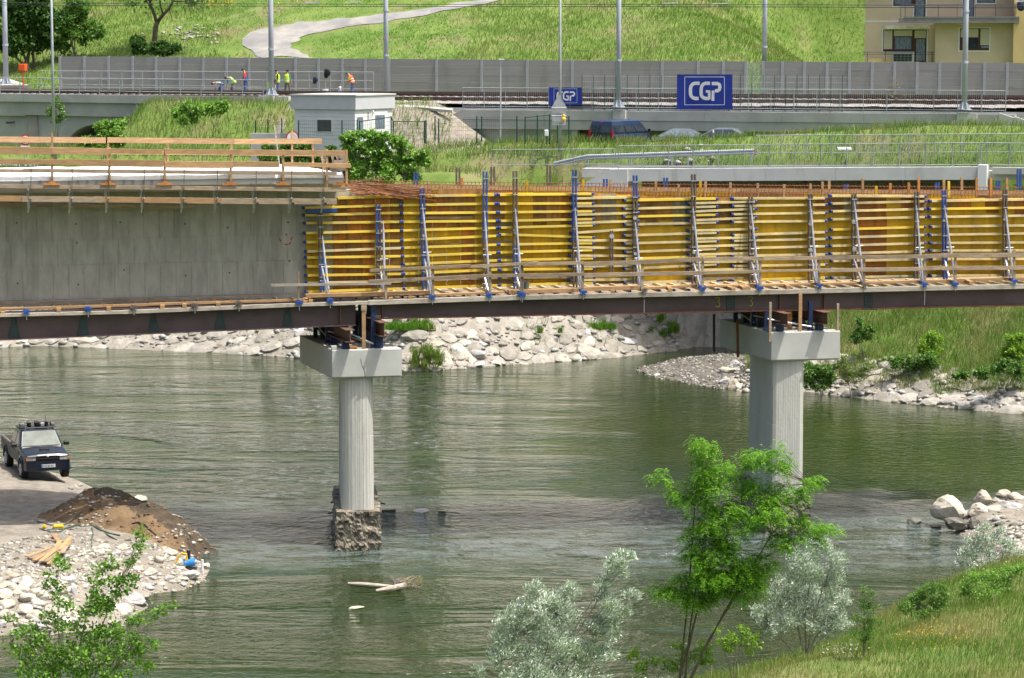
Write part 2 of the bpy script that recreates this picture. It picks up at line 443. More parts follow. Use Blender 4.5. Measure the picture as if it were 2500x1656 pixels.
M['rock_wet'] = mat('wet_dark_rock', (0.075, 0.07, 0.06), 0.5, col2=(0.15, 0.14, 0.115), scale=2.5, rvar=0.2, bump=0.7, bscale=6)
M['bark'] = mat('bark', (0.085, 0.065, 0.048), 0.95, col2=(0.15, 0.12, 0.09), scale=5, stretch=(2, 2, 0.6), bump=0.7, bscale=14)
M['bark_grey'] = mat('grey_bark', (0.16, 0.145, 0.12), 0.95, col2=(0.24, 0.215, 0.18), scale=6, bump=0.5, bscale=14)
M['driftwood'] = mat('bleached_driftwood', (0.40, 0.355, 0.29), 0.9, var=0.2, scale=6, stretch=(0.5, 2, 2))
M['stucco'] = mat('cream_stucco', (0.56, 0.455, 0.325), 0.9, var=0.05, scale=0.6)
M['stucco_y'] = mat('yellow_stucco', (0.52, 0.40, 0.19), 0.9, var=0.04, scale=0.6)
M['white_paint'] = mat('white_paint', (0.72, 0.73, 0.73), 0.6, var=0.03)
M['cabin_white'] = mat('cabin_white_panel', (0.66, 0.68, 0.68), 0.6, var=0.03, scale=0.8, dirt=(0.52, 0.52, 0.50), dirt_scale=0.7, dirt_lo=0.6, dirt_hi=0.9)
M['cabin_grey'] = mat('cabin_grey_fascia', (0.50, 0.52, 0.53), 0.6, var=0.03)
M['brown_frame'] = mat('dark_brown_window_frame', (0.060, 0.022, 0.014), 0.5)
M['shutter'] = mat('beige_roller_blind', (0.47, 0.43, 0.31), 0.7, var=0.04, scale=3, stretch=(0.2, 0.2, 12))
M['glass'] = mat('dark_glass', (0.03, 0.04, 0.05), 0.06, var=0.3, spec=0.8)
M['curtain'] = mat('net_curtain_glass', (0.16, 0.20, 0.24), 0.12, var=0.35, scale=5, stretch=(3, 3, 0.6), spec=0.7)
M['balcony'] = mat('grey_balcony_slab', (0.17, 0.17, 0.17), 0.85, var=0.1)
M['iron'] = mat('dark_iron', (0.035, 0.04, 0.045), 0.5)
M['awning'] = mat('pale_awning', (0.55, 0.53, 0.47), 0.8, var=0.15, scale=3)
M['fence_green'] = mat('dark_green_fence', (0.010, 0.060, 0.045), 0.5, var=0.1)
M['navy_paint'] = mat('navy_car_paint', (0.008, 0.011, 0.024), 0.28, var=0.1, scale=1.5, dirt=(0.035, 0.037, 0.042), dirt_scale=1.1, dirt_lo=0.45, dirt_hi=0.85, spec=0.4, coat=0.2, obj_co=True)
M['dusty_paint'] = mat('dusty_car_paint', (0.17, 0.155, 0.125), 0.7, col2=(0.10, 0.10, 0.095), scale=1.6, obj_co=True)
M['van_blue'] = mat('blue_van_paint', (0.012, 0.026, 0.065), 0.35, var=0.08, spec=0.5, coat=0.5)
M['silver_paint'] = mat('silver_car_paint', (0.17, 0.20, 0.225), 0.35, metal=0.4, var=0.05, coat=0.5)
M['black_plastic'] = mat('black_plastic', (0.012, 0.013, 0.015), 0.5)
M['tyre'] = mat('dusty_tyre', (0.022, 0.021, 0.020), 0.85, var=0.3, scale=4)
M['chrome'] = mat('chrome_trim', (0.65, 0.66, 0.68), 0.15, metal=1.0)
M['windscreen'] = mat('windscreen_glass', (0.075, 0.105, 0.10), 0.10, var=0.3, scale=1.6, spec=0.4, obj_co=True)
M['lamp'] = mat('lamp_glass', (0.34, 0.36, 0.38), 0.12, var=0.3, scale=12, spec=0.7, obj_co=True)
M['amber'] = mat('amber_lens', (0.55, 0.18, 0.03), 0.3)
M['red_lamp'] = mat('red_lens', (0.45, 0.015, 0.015), 0.3)
M['plate'] = mat('number_plate', (0.50, 0.55, 0.58), 0.5)
M['plate_blue'] = mat('plate_blue_band', (0.03, 0.12, 0.40), 0.5)
M['skin'] = mat('skin', (0.42, 0.23, 0.15), 0.6)
M['hair'] = mat('dark_hair', (0.025, 0.018, 0.014), 0.7)
M['hivis_y'] = mat('lime_hi_vis', (0.42, 0.66, 0.02), 0.6, var=0.06)
M['hivis_o'] = mat('orange_hi_vis', (0.80, 0.13, 0.02), 0.6, var=0.06)
M['reflective'] = mat('silver_tape', (0.62, 0.64, 0.60), 0.4)
M['cl_blue'] = mat('blue_work_cloth', (0.025, 0.065, 0.28), 0.8, var=0.12, scale=6)
M['cl_navy'] = mat('navy_cloth', (0.014, 0.020, 0.045), 0.8)
M['cl_jeans'] = mat('denim', (0.06, 0.13, 0.30), 0.8, var=0.15, scale=6)
M['cl_red'] = mat('red_shirt', (0.55, 0.045, 0.055), 0.8)
M['cl_grey'] = mat('grey_cloth', (0.13, 0.14, 0.135), 0.8)
M['cl_lightgrey'] = mat('light_grey_shirt', (0.33, 0.35, 0.36), 0.8)
M['cl_cyan'] = mat('light_blue_shirt', (0.05, 0.28, 0.46), 0.8)
M['cl_green'] = mat('green_shirt', (0.03, 0.30, 0.18), 0.8)
M['cl_black'] = mat('black_cloth', (0.012, 0.012, 0.014), 0.85)
M['cap_teal'] = mat('teal_cap', (0.02, 0.10, 0.11), 0.7)
M['orange_box'] = mat('orange_paint', (0.62, 0.10, 0.02), 0.5)
M['yellow_plastic'] = mat('yellow_plastic', (0.75, 0.48, 0.02), 0.45)
M['sign_white'] = mat('sign_white', (0.72, 0.72, 0.74), 0.5)
M['sign_red'] = mat('sign_red', (0.50, 0.02, 0.03), 0.5)
M['sign_back'] = mat('bare_sign_back', (0.36, 0.38, 0.39), 0.5, metal=0.2)
M['pump_blue'] = mat('bright_blue_pump', (0.03, 0.22, 0.62), 0.45)
M['rope_green'] = mat('green_grey_hose', (0.075, 0.10, 0.075), 0.7)
# plants
M['l_hill'] = leaf_mat('hill_grass_blade', (0.115, 0.225, 0.022), (0.19, 0.315, 0.050), 0.4, big=(0.29, 0.31, 0.11), big_scale=0.16, third=(0.36, 0.34, 0.16), third_w=0.08)
M['l_hill_fresh'] = leaf_mat('fresh_grass_blade', (0.085, 0.225, 0.014), (0.15, 0.32, 0.030), 0.45, big=(0.21, 0.29, 0.06), big_scale=0.25)
M['l_rough'] = leaf_mat('rough_bank_grass_blade', (0.095, 0.200, 0.022), (0.18, 0.295, 0.050), 0.4, big=(0.26, 0.275, 0.10), big_scale=0.35, third=(0.36, 0.31, 0.17), third_w=0.12)
M['l_near'] = leaf_mat('near_grass_blade', (0.085, 0.185, 0.018), (0.18, 0.285, 0.045), 0.45, big=(0.29, 0.285, 0.10), big_scale=0.30, third=(0.40, 0.32, 0.18), third_w=0.10)
M['l_bush'] = leaf_mat('bright_bush_leaf', (0.10, 0.27, 0.022), (0.25, 0.46, 0.06), 0.4, spec=0.45, third=(0.42, 0.56, 0.20), third_w=0.15)
M['l_shrub'] = leaf_mat('shrub_leaf', (0.060, 0.16, 0.026), (0.16, 0.30, 0.05), 0.35, third=(0.28, 0.42, 0.12), third_w=0.1)
M['l_dark'] = leaf_mat('dark_hedge_leaf', (0.026, 0.080, 0.014), (0.075, 0.165, 0.028), 0.3)
M['l_locust'] = leaf_mat('locust_leaflet', (0.085, 0.25, 0.012), (0.19, 0.42, 0.025), 0.5, third=(0.30, 0.52, 0.06), third_w=0.15)
M['l_willow'] = leaf_mat('silver_willow_leaf', (0.18, 0.29, 0.14), (0.38, 0.49, 0.32), 0.25, rough=0.5, third=(0.80, 0.83, 0.78), third_w=0.32)
M['l_poplar'] = leaf_mat('poplar_leaf', (0.075, 0.21, 0.020), (0.22, 0.40, 0.045), 0.4, spec=0.5)
M['l_lime'] = leaf_mat('lime_green_leaf', (0.161, 0.322, 0.023), (0.276, 0.437, 0.057), 0.4)
M['l_dry'] = leaf_mat('dry_twig_leaf', (0.220, 0.200, 0.080), (0.340, 0.300, 0.130), 0.3)
M['flower_y'] = leaf_mat('yellow_flower', (0.62, 0.42, 0.01), (0.75, 0.55, 0.02), 0.2)
M['flower_w'] = leaf_mat('white_flower', (0.62, 0.62, 0.52), (0.75, 0.75, 0.66), 0.2)
# ------------------------------------------------------------------ land and water
def gp(u, v, z=0.0):
    p = G(u, v, z); return (p.x, p.y)
PL = [(-140, 172), (-80, 166)] + [gp(*q) for q in ((0, 848), (110, 844), (317, 853), (528, 861), (728, 874), (850, 893), (970, 908), (1060, 906), (1160, 896), (1300, 887), (1450, 878), (1560, 866), (1640, 857))] + [(14, 167), (22, 178), (40, 205), (70, 300), (-140, 300)]
PR = [(120, 118), (60, 122)] + [gp(*q) for q in ((2500, 1012), (2300, 993), (2150, 978), (2045, 966), (1975, 957), (1880, 952), (1815, 958), (1770, 930), (1780, 900), (1815, 878), (1850, 864))] + [(24, 172), (31, 181), (48, 205), (80, 300), (160, 300), (160, 118)]
PB = [gp(*q) for q in ((1545, 903), (1600, 922), (1680, 936), (1750, 950), (1850, 950), (1900, 900), (1850, 868), (1745, 866), (1640, 878))]
def rw_coords(x, y):
    dx = x - RW.o.x; dy = y - RW.o.y
    return dx * RW.e.x + dy * RW.e.y, dx * RW.n.x + dy * RW.n.y
def z_far(x, y, detail=True):
    x = np.asarray(x, float); y = np.asarray(y, float)
    dl = poly_sdist(x, y, PL); dr = poly_sdist(x, y, PR); db = poly_sdist(x, y, PB)
    n1 = vnoise(x * 0.33, y * 0.33, 3, 4); n2 = vnoise(x * 1.1, y * 1.1, 9, 3)
    zl = np.interp(dl, [-6, -0.3, 0, 1.0, 13.0, 20, 60], [-3, -0.25, 0.0, 0.66, 10.4, 10.9, 11.3])
    zr_ = np.interp(dr, [-6, -0.3, 0, 3, 9, 14, 27, 40], [-3, -0.2, 0.0, 1.9, 4.4, 5.0, 10.8, 11.3])
    zb = np.interp(db, [-4, 0, 1.0, 4], [-2, 0.0, 0.16, 0.38])
    z = np.maximum(np.maximum(zl, zr_), zb)
    land = np.clip(z / 1.5, 0, 1)
    z = z + land * (n1 * 0.30 + n2 * 0.09)
    s2, t2 = rw_coords(x, y)
    soft = sstep(-27.5, -24.5, s2) * (1 - sstep(-4.5, 2.2, s2))
    slope = 11.2 + (14.6 - 11.2) * np.where(soft > 0.02, sstep(-11.5, -4.6, t2) * soft + (1 - soft) * sstep(-2.0, -1.4, t2), sstep(-2.0, -1.4, t2))
    z = np.where(t2 > -13, np.maximum(z, slope + n2 * 0.06 * soft), z)
    hill = 14.6 + 0.33 * np.minimum(np.maximum(0, t2 - 14), 40) + 0.06 * np.maximum(0, t2 - 54) + vnoise(x * 0.06, y * 0.06, 21, 3) * 1.3 * sstep(12, 40, t2) + n1 * 0.25 * sstep(10, 20, t2)
    z = np.where(t2 > 8, np.maximum(hill, 14.6), z)
    z = z + (15.0 - z) * sstep(13.0, 28.5, x) * (1 - sstep(222, 232, y)) * (t2 > 12)
    z = np.where((t2 > -15.4) & (t2 < 0), np.maximum(z, -3 + (11.2 + 3) * sstep(-15.3, -14.2, t2)), z)
    berm = np.interp(x, [-8, 0, 9, 26], [0.2, 1.05, 1.15, 2.4]) * sstep(-15.0, -11.2, t2) * (1 - sstep(-10.6, -9.4, t2)) * sstep(-9, -4, x)
    z = z + berm
    return z
def grid(name, xs, ys, zf, mats, mf, org=(0, 0, 0)):
    X, Y = np.meshgrid(xs, ys)
    Z = zf(X, Y)
    v = np.stack([X.ravel(), Y.ravel(), Z.ravel()], 1)
    nx, ny = len(xs), len(ys)
    i = np.arange(nx * ny).reshape(ny, nx)
    f = np.stack([i[:-1, :-1].ravel(), i[:-1, 1:].ravel(), i[1:, 1:].ravel(), i[1:, :-1].ravel()], 1)
    cx = v[f].mean(1)
    o = np_obj(name, v, f, mats, mi=mf(cx[:, 0], cx[:, 1], cx[:, 2]), smooth=True)
    return tag(o, kind='structure')
M['turf'] = mat('turf', (0.085, 0.150, 0.022), 0.95, col2=(0.14, 0.20, 0.045), scale=0.5, dirt=(0.19, 0.17, 0.085), dirt_scale=0.22, dirt_lo=0.5, dirt_hi=0.72, bump=0.8, bscale=6)
M['bank_soil'] = mat('bank_grit', (0.225, 0.21, 0.175), 0.95, col2=(0.30, 0.28, 0.24), scale=1.4, dirt=(0.14, 0.12, 0.095), dirt_scale=2.2, bump=0.8, bscale=5)
def far_mat(x, y, z):
    dl = poly_sdist(x, y, PL); dr = poly_sdist(x, y, PR); db = poly_sdist(x, y, PB)
    s2, t2 = rw_coords(x, y)
    m = np.zeros(len(x), int)
    n = vnoise(x * 0.4, y * 0.4, 33, 3)
    m[(dl < 7 + n * 1.5) & (dr < 0.5) & (z < 7)] = 1
    m[(dr > -3) & (dr < 2.6 + n) & (dl < 0) & (z < 5)] = 1
    m[(db > -1) & (dr < 2.0) & (y < 170)] = 3
    m[(z > 4.0) & (z < 6.8) & (x < 19.5) & (dr > 3)] = 1
    m[(s2 > -14) & (s2 < 2.0) & (t2 > -12) & (t2 < -4) & (n < 0.25)] = 2
    m[(t2 > -4.6) & (t2 < 8.5)] = 2
    return m
ys_far = np.concatenate([np.arange(127, 172, 0.5), np.arange(172, 262, 0.8), np.arange(262, 470, 5.0)])
xs_far = np.concatenate([np.arange(-130, -44, 4.0), np.arange(-44, 44, 0.6), np.arange(44, 140, 4.0)])
M['bar_soil'] = mat('bar_grit', (0.095, 0.088, 0.073), 0.95, col2=(0.145, 0.132, 0.11), scale=2.0, bump=0.8, bscale=6)
far_land = grid('far_bank_terrain', xs_far, ys_far, z_far, [M['turf'], M['bank_soil'], M['gravel'], M['bar_soil']], far_mat)

# near bank (bottom right of the frame) and the ground under the camera
PN = [(90, 112), (40, 108), (24, 105.5), (19.5, 104.6), (17.4, 103.0), (16.9, 101.2), (17.2, 99.0), (17.3, 97.0), (16.2, 93.0), (13.0, 87.5), (9.2, 80.0), (4.6, 74.6), (0, 71.0), (-8, 68.4), (-20, 68.5), (-70, 74), (-70, -30), (90, -30)]
def z_near(x, y):
    x = np.asarray(x, float); y = np.asarray(y, float)
    d = poly_sdist(x, y, PN)
    z = np.interp(d, [-6, -0.3, 0, 3, 6, 14, 30, 50, 75, 110], [-3, -0.3, 0, 1.35, 2.05, 2.9, 4.6, 8.5, 16.4, 16.9])
    z = np.where(y > 90, np.minimum(z, 0.45 + 0.05 * np.maximum(0, x - 15)), z) + 0.4 * np.exp(-((x - 20.3) / 2.4) ** 2 - ((y - 102.2) / 1.5) ** 2)
    return z + np.clip(z, 0, 1) * (vnoise(x * 0.3, y * 0.3, 5, 4) * 0.28)
M['turf_near'] = mat('near_turf', (0.085, 0.135, 0.025), 0.95, col2=(0.15, 0.185, 0.05), scale=0.6, dirt=(0.20, 0.165, 0.085), dirt_scale=0.3, bump=0.8, bscale=6)
near_land = grid('near_bank_terrain', np.concatenate([np.arange(-70, -6, 4.0), np.arange(-6, 24, 0.35), np.arange(24, 90, 4.0)]),
                 np.concatenate([np.arange(-30, 48, 4.0), np.arange(48, 106, 0.4), np.arange(106, 114, 2.0)]), z_near, [M['turf_near'], M['gravel']],
                 lambda x, y, z: np.where((y > 88) & (x > 12), 1, 0))

# gravel spit with the pickup
PS = [(-48, 112.5), (-30, 112.4)] + [gp(u, v, 0.1) for u, v in ((60, 1150), (167, 1166), (227, 1185), (261, 1210), (300, 1236), (340, 1264), (392, 1290), (440, 1300), (491, 1314), (536, 1340), (489, 1348), (486, 1364), (512, 1384), (502, 1406), (484, 1418), (444, 1435), (376, 1442), (348, 1455), (363, 1476), (319, 1500), (295, 1525), (150, 1540), (0, 1545))] + [(-30, 83.5), (-48, 83)]
_c0 = G(258, 1216, 1.6); _c1 = G(470, 1318, 0.6)
def z_spit(x, y):
    x = np.asarray(x, float); y = np.asarray(y, float)
    d = poly_sdist(x, y, PS)
    z = np.interp(d, [-4, -0.2, 0, 0.6, 2.0, 4, 20], [-2.6, -0.2, 0, 0.35, 0.8, 1.0, 1.05])
    # the ridge of tipped earth along the far edge
    ax, ay = _c0.x, _c0.y; bx, by = _c1.x, _c1.y
    ex, ey = bx - ax, by - ay
    t = np.clip(((x - ax) * ex + (y - ay) * ey) / (ex * ex + ey * ey), 0, 1)
    dist = np.hypot(x - ax - t * ex, y - ay - t * ey)
    ridge = np.maximum(0, (1.20 - 0.62 * t) * (1 - (dist / (2.3 - 1.0 * t)) ** 1.3))
    n = vnoise(x * 1.3, y * 1.3, 15, 4)
    z = z + ridge * np.clip(d / 0.5, 0, 1) * (1 + 0.28 * n)
    return z + np.clip(z, 0, 1) * (n * 0.07 + vnoise(x * 0.3, y * 0.3, 4, 2) * 0.06)
def spit_mat(x, y, z):
    ax, ay = _c0.x, _c0.y; bx, by = _c1.x, _c1.y
    ex, ey = bx - ax, by - ay
    t = np.clip(((x - ax) * ex + (y - ay) * ey) / (ex * ex + ey * ey), 0, 1)
    dist = np.hypot(x - ax - t * ex, y - ay - t * ey) + 0.35 * vnoise(x, y, 2, 3)
    return np.where(dist < 2.5 - 1.0 * t, 1, 0)
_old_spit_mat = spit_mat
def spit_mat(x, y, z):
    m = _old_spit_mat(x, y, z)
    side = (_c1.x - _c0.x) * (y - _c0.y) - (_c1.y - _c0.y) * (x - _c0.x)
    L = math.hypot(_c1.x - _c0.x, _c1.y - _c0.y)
    return np.where((m == 1) & (side / L > -.55 + .35 * vnoise(x * .9, y * .9, 6, 3)), 2, m)  # far side of the ridge: shadow painted on as darker earth
spit = grid('gravel_spit', np.concatenate([np.arange(-48, -27, 1.5), np.arange(-27, -8.5, 0.14)]), np.concatenate([np.arange(80, 117, 0.18)]), z_spit, [M['gravel'], M['soil'], M['shadow_soil']], spit_mat)

mb = MB(); mb.abox(-1500, -400, -3.4, 1500, 1500, -3.2)
tag(mb.build('riverbed_ground', M['riverbed']), kind='structure')

# water: one sheet, its ripples a bump whose strength follows the riffles of the river
def water_mat():
    m, nt, p, out = new_mat('river_water')
    co = N(nt, 'ShaderNodeNewGeometry').outputs['Position']
    sep = N(nt, 'ShaderNodeSeparateXYZ'); nt.links.new(co, sep.inputs[0])
    def mr(sock, a, b, c=0.0, d=1.0):
        r = N(nt, 'ShaderNodeMapRange', interpolation_type='SMOOTHSTEP')
        for i, q in enumerate((a, b, c, d)): r.inputs[i + 1].default_value = q
        nt.links.new(sock, r.inputs[0]); return r.outputs[0]
    def ma(op, a, b):
        n = N(nt, 'ShaderNodeMath', operation=op)
        for i, q in enumerate((a, b)):
            if isinstance(q, (int, float)): n.inputs[i].default_value = q
            else: nt.links.new(q, n.inputs[i])
        return n.outputs[0]
    streak = noise_out(nt, co, 0.17, 4, 0.55, 0.42, 0.58, (0.40, 1.5, 1.0), 0.8)
    # riffle: a band round the piers, choppy water to its left, calm water up to the right and by the far bank
    wob = ma('MULTIPLY', ma('SUBTRACT', noise_out(nt, co, 0.14, 3, 0.5), 0.5), 15.0)
    yy = ma('ADD', sep.outputs['Y'], wob)
    xx = ma('ADD', sep.outputs['X'], wob)
    rif = ma('MULTIPLY', mr(yy, 91.0, 98.0), mr(yy, 110.0, 104.0))
    chop = ma('MULTIPLY', ma('MULTIPLY', mr(xx, 5.0, -8.0), mr(yy, 99.0, 106.0)), mr(yy, 163.0, 135.0))
    low = mr(yy, 96.0, 88.0)
    patch = ma('ADD', ma('MULTIPLY', streak, 0.95), 0.08)
    amp = ma('ADD', ma('MULTIPLY', ma('MAXIMUM', ma('MULTIPLY', chop, 2.3), ma('MULTIPLY', low, 0.95)), patch), ma('MULTIPLY', rif, 1.9))
    amp = ma('ADD', amp, 0.10)
    h1 = noise_out(nt, co, 3.0, 4, 0.55, stretch=(0.9, 1.0, 1), dist=0.7)
    h2 = noise_out(nt, co, 0.85, 3, 0.5, stretch=(0.9, 1.1, 1), dist=0.6)
    hh = ma('ADD', ma('MULTIPLY', h1, 0.60), ma('MULTIPLY', h2, 0.62))
    b = N(nt, 'ShaderNodeBump'); b.inputs['Strength'].default_value = 1.0; b.inputs['Distance'].default_value = 0.42
    nt.links.new(ma('MULTIPLY', hh, amp), b.inputs['Height'])
    nt.links.new(b.outputs[0], p.inputs['Normal'])
    foam_sparkle = ma('MULTIPLY', ma('MULTIPLY', noise_out(nt, co, 7.0, 4, 0.7, 0.64, 0.72, (0.8, 1.0, 1), 0.6), mr(noise_out(nt, co, 0.22, 3, 0.5), 0.48, 0.62)), ma('MULTIPLY', mr(yy, 76.0, 84.0), mr(yy, 108.0, 98.0)))  # white specks: foam, plus water sparkle painted into the colour
    aer_sky_sheen = ma('MAXIMUM', ma('MULTIPLY', rif, noise_out(nt, co, 0.9, 5, 0.65, 0.34, 0.66, (0.45, 1.1, 1), 1.2)), ma('MULTIPLY', ma('MULTIPLY', chop, ma('ADD', streak, 0.15)), noise_out(nt, co, 2.4, 4, 0.6, 0.50, 0.66, (0.6, 1.0, 1), 0.8)))  # aerated water, plus the ripples' pale sky reflection painted in
    base = mixc(nt, (0.013, 0.027, 0.0025), (0.022, 0.035, 0.005), noise_out(nt, co, 0.12, 3, 0.5, 0.35, 0.65, (0.5, 1.4, 1)))
    c = mixc(nt, base, (0.42, 0.46, 0.46), ma('MULTIPLY', foam_sparkle, 0.55))
    c = mixc(nt, c, (0.16, 0.205, 0.21), ma('MULTIPLY', aer_sky_sheen, 0.72))
    nt.links.new(c, p.inputs['Base Color'])
    p.inputs['Roughness'].default_value = 0.05
    p.inputs['IOR'].default_value = 1.333
    p.inputs['Specular IOR Level'].default_value = 0.5
    return m
M['water'] = water_mat()
xs = np.arange(-160, 161, 8.0); ys = np.arange(30, 271, 6.0)
X, Y = np.meshgrid(xs, ys)
i = np.arange(X.size).reshape(X.shape)
water = np_obj('river_water', np.stack([X.ravel(), Y.ravel(), 0 * X.ravel()], 1), np.stack([i[:-1, :-1].ravel(), i[:-1, 1:].ravel(), i[1:, 1:].ravel(), i[1:, :-1].ravel()], 1), [M['water']])
tag(water, kind='structure')

# ------------------------------------------------------------------ stones
def rock_mesh(seed, sub=2, cuts=9, flat=1.0, smooth=False):
    r = np.random.default_rng(seed)
    bm = bmesh.new(); bmesh.ops.create_icosphere(bm, subdivisions=sub, radius=1.0)
    nrm = r.normal(size=(cuts, 3)); nrm /= np.linalg.norm(nrm, axis=1)[:, None]
    dd = r.uniform(0.55, 0.95, cuts)
    for q in bm.verts:
        p = np.array(q.co); dots = nrm @ p
        k = 1.0
        for a, b in zip(dots, dd):
            if a > 1e-3: k = min(k, b / a)
        f_ = mnoise.fractal(Vector(p) * 1.9 + Vector((seed, 0, 0)), 0.9, 2.0, 4)
        q.co = Vector(p * k * (1 + f_ * 0.10 + r.normal() * 0.008))
    me = bpy.data.meshes.new('rock'); bm.to_mesh(me); bm.free()
    if smooth: me.polygons.foreach_set('use_smooth', [True] * len(me.polygons))
    return me
def rock_cheap(seed):
    return rock_mesh(seed, 2, 11)
def with_mat(me, m):
    c = me.copy(); c.materials.clear(); c.materials.append(M[m]); return c
ROCKS = {m: [with_mat(rock_mesh(40 + k, 3, 10), m) for k in range(6)] for m in ('rock', 'rock_grey', 'rock_wet')}
STONES = {m: [with_mat(rock_cheap(90 + k), m) for k in range(9)] for m in ('rock', 'rock_grey', 'bank_stone')}
def put_rock(name, me, loc, size, rot=None, parent=None):
    o = bpy.data.objects.new(name, me)
    o.location = loc; o.scale = size
    o.rotation_euler = rot if rot is not None else (rnd.uniform(-.5, .5), rnd.uniform(-.5, .5), rnd.uniform(0, 6.3))
    return link(o, parent)
def grid_ground(zf, u, v, y0=78, y1=300):
    """where the ray of a photograph point meets a height field"""
    d = rdir(u, v)
    Y = np.arange(y0, y1, 0.05); k = Y / d.y
    zz = zf(d.x * k, Y) - (CAM_H + d.z * k)
    j = int(np.argmax(zz > 0))
    return Vector((d.x * k[j], Y[j], float(CAM_H + d.z * k[j])))
def normal_at(zf, x, y, e=0.3):
    zz = zf(np.array([x - e, x + e, x, x]), np.array([y, y, y - e, y + e]))
    return Vector((-(zz[1] - zz[0]) / (2 * e), -(zz[3] - zz[2]) / (2 * e), 1)).normalized()
# riprap of the far bank: pitched stones bedded in grit, each one a part of the bank
def riprap(u0, u1, dmax, poly, n, smin, smax, skip=None, seed=1):
    r = np.random.default_rng(seed); got = []
    x = r.uniform(-46, 40, 60000); y = r.uniform(128, 176, 60000)
    d = poly_sdist(x, y, poly)
    uu = 1250 + 6500 * x / (y * 1.006)
    ok = (d > 0.05) & (d < dmax) & (uu > u0) & (uu < u1)
    x, y, d = x[ok], y[ok], d[ok]
    z = z_far(x, y)
    ok = z < 4.2; x, y, d, z = x[ok], y[ok], d[ok], z[ok]
    for k in range(len(x)):
        if len(got) >= n: break
        s = float(r.uniform(smin, smax)) * (1.25 - 0.10 * d[k])
        if skip is not None and skip(x[k], y[k], d[k]): continue
        if any((x[k] - a) ** 2 + ((y[k] - b) * 1.15) ** 2 < (0.70 * (s + c)) ** 2 for a, b, c in got): continue
        got.append((x[k], y[k], s))
        nv = normal_at(z_far, x[k], y[k])
        q = nv.to_track_quat('Z', 'Y').to_matrix() @ Matrix.Rotation(r.uniform(-0.7, 0.7) + 0.4, 3, 'Z')
        st = bpy.data.objects.new('stone', STONES['bank_stone' if r.random() < 0.86 else 'rock' if r.random() < .5 else 'rock_grey'][int(r.integers(9))])
        st.location = Vector((x[k], y[k], z[k])) + nv * (0.04 * s)
        st.rotation_euler = q.to_euler()
        st.scale = (s * r.uniform(1.0, 1.5), s * r.uniform(0.6, 0.9), s * r.uniform(0.20, 0.34))
        link(st, far_land)
    return got
riprap(-60, 1760, 4.4, PL, 300, 0.34, 0.74, seed=5)
riprap(1930, 2560, 2.5, PR, 110, 0.28, 0.62, seed=8)
def pebbles(name, zf, n, x0, x1, y0, y1, keep, smin, smax, mats, parent, seed=3, flat=.6):
    """loose small stones past counting, one joined part of the ground"""
    r = np.random.default_rng(seed)
    x = r.uniform(x0, x1, n); y = r.uniform(y0, y1, n); ok = keep(x, y); x, y = x[ok], y[ok]; n = len(x)
    z = zf(x, y); s = smin + (smax - smin) * r.random(n) ** 2.5
    base = np.array([(1, 0, 0), (.3, .95, 0), (-.8, .6, .1), (-.9, -.5, 0), (.4, -.9, .05), (.2, .2, 1), (-.3, -.2, .85), (0, 0, -1)], float)
    tri = np.array([(0, 1, 5), (1, 2, 5), (2, 6, 5), (2, 3, 6), (3, 4, 6), (4, 0, 5), (4, 5, 6), (1, 0, 7), (2, 1, 7), (3, 2, 7), (4, 3, 7), (0, 4, 7)])
    a = r.uniform(0, 6.28, n); c, q = np.cos(a)[:, None], np.sin(a)[:, None]
    b = base[None] * (1 + r.uniform(-.25, .25, (n, 8, 1))); bx = b[..., 0] * r.uniform(.9, 1.5, (n, 1)); by = b[..., 1]
    v = np.stack([x[:, None] + (bx * c - by * q) * s[:, None], y[:, None] + (bx * q + by * c) * s[:, None], z[:, None] + b[..., 2] * s[:, None] * flat], 2).reshape(-1, 3)
    f = (tri[None] + (np.arange(n) * 8)[:, None, None]).reshape(-1, 3)
    return tag(np_obj(name, v, f, [M[m] for m in mats], parent, mi=np.repeat(r.integers(0, len(mats), n), 12)), kind='stuff')
pebbles('bank_pebble', z_far, 9000, -48, 16, 146, 166, lambda x, y: (poly_sdist(x, y, PL) > -.3) & (poly_sdist(x, y, PL) < 4.6), .05, .30, ('bank_stone', 'bank_stone', 'rock_grey'), far_land, 3)
pebbles('bank_pebble', z_far, 6000, 8, 34, 130, 150, lambda x, y: (poly_sdist(x, y, PR) > -.3) & (poly_sdist(x, y, PR) < 2.8), .05, .28, ('bank_stone', 'bank_stone', 'rock_grey'), far_land, 4)
pebbles('bar_pebble', z_far, 7000, 5, 20, 142, 162, lambda x, y: (poly_sdist(x, y, PB) > -.2), .03, .12, ('bar_stone', 'bar_stone', 'bank_stone'), far_land, 5)
pebbles('spit_pebble', z_spit, 9000, -27, -9, 82, 100, lambda x, y: (poly_sdist(x, y, PS) > -.15) & (vnoise(x * .5, y * .5, 8, 2) + (97.5 - y) * .12 > -.05), .02, .12, ('rock', 'bank_stone', 'bank_stone', 'rock_grey', 'bar_stone'), spit, 6)
pebbles('mound_clod', z_spit, 2200, -20, -10, 93, 108, lambda x, y: (poly_sdist(x, y, PS) > .1) & (_old_spit_mat(x, y, x) == 1), .015, .09, ('soil', 'soil', 'soil'), spit, 7)
pebbles('shore_pebble', z_near, 1300, 15, 30, 90, 106, lambda x, y: poly_sdist(x, y, PN) > -.2, .04, .2, ('bar_stone', 'rock_grey', 'bank_stone'), near_land, 8)
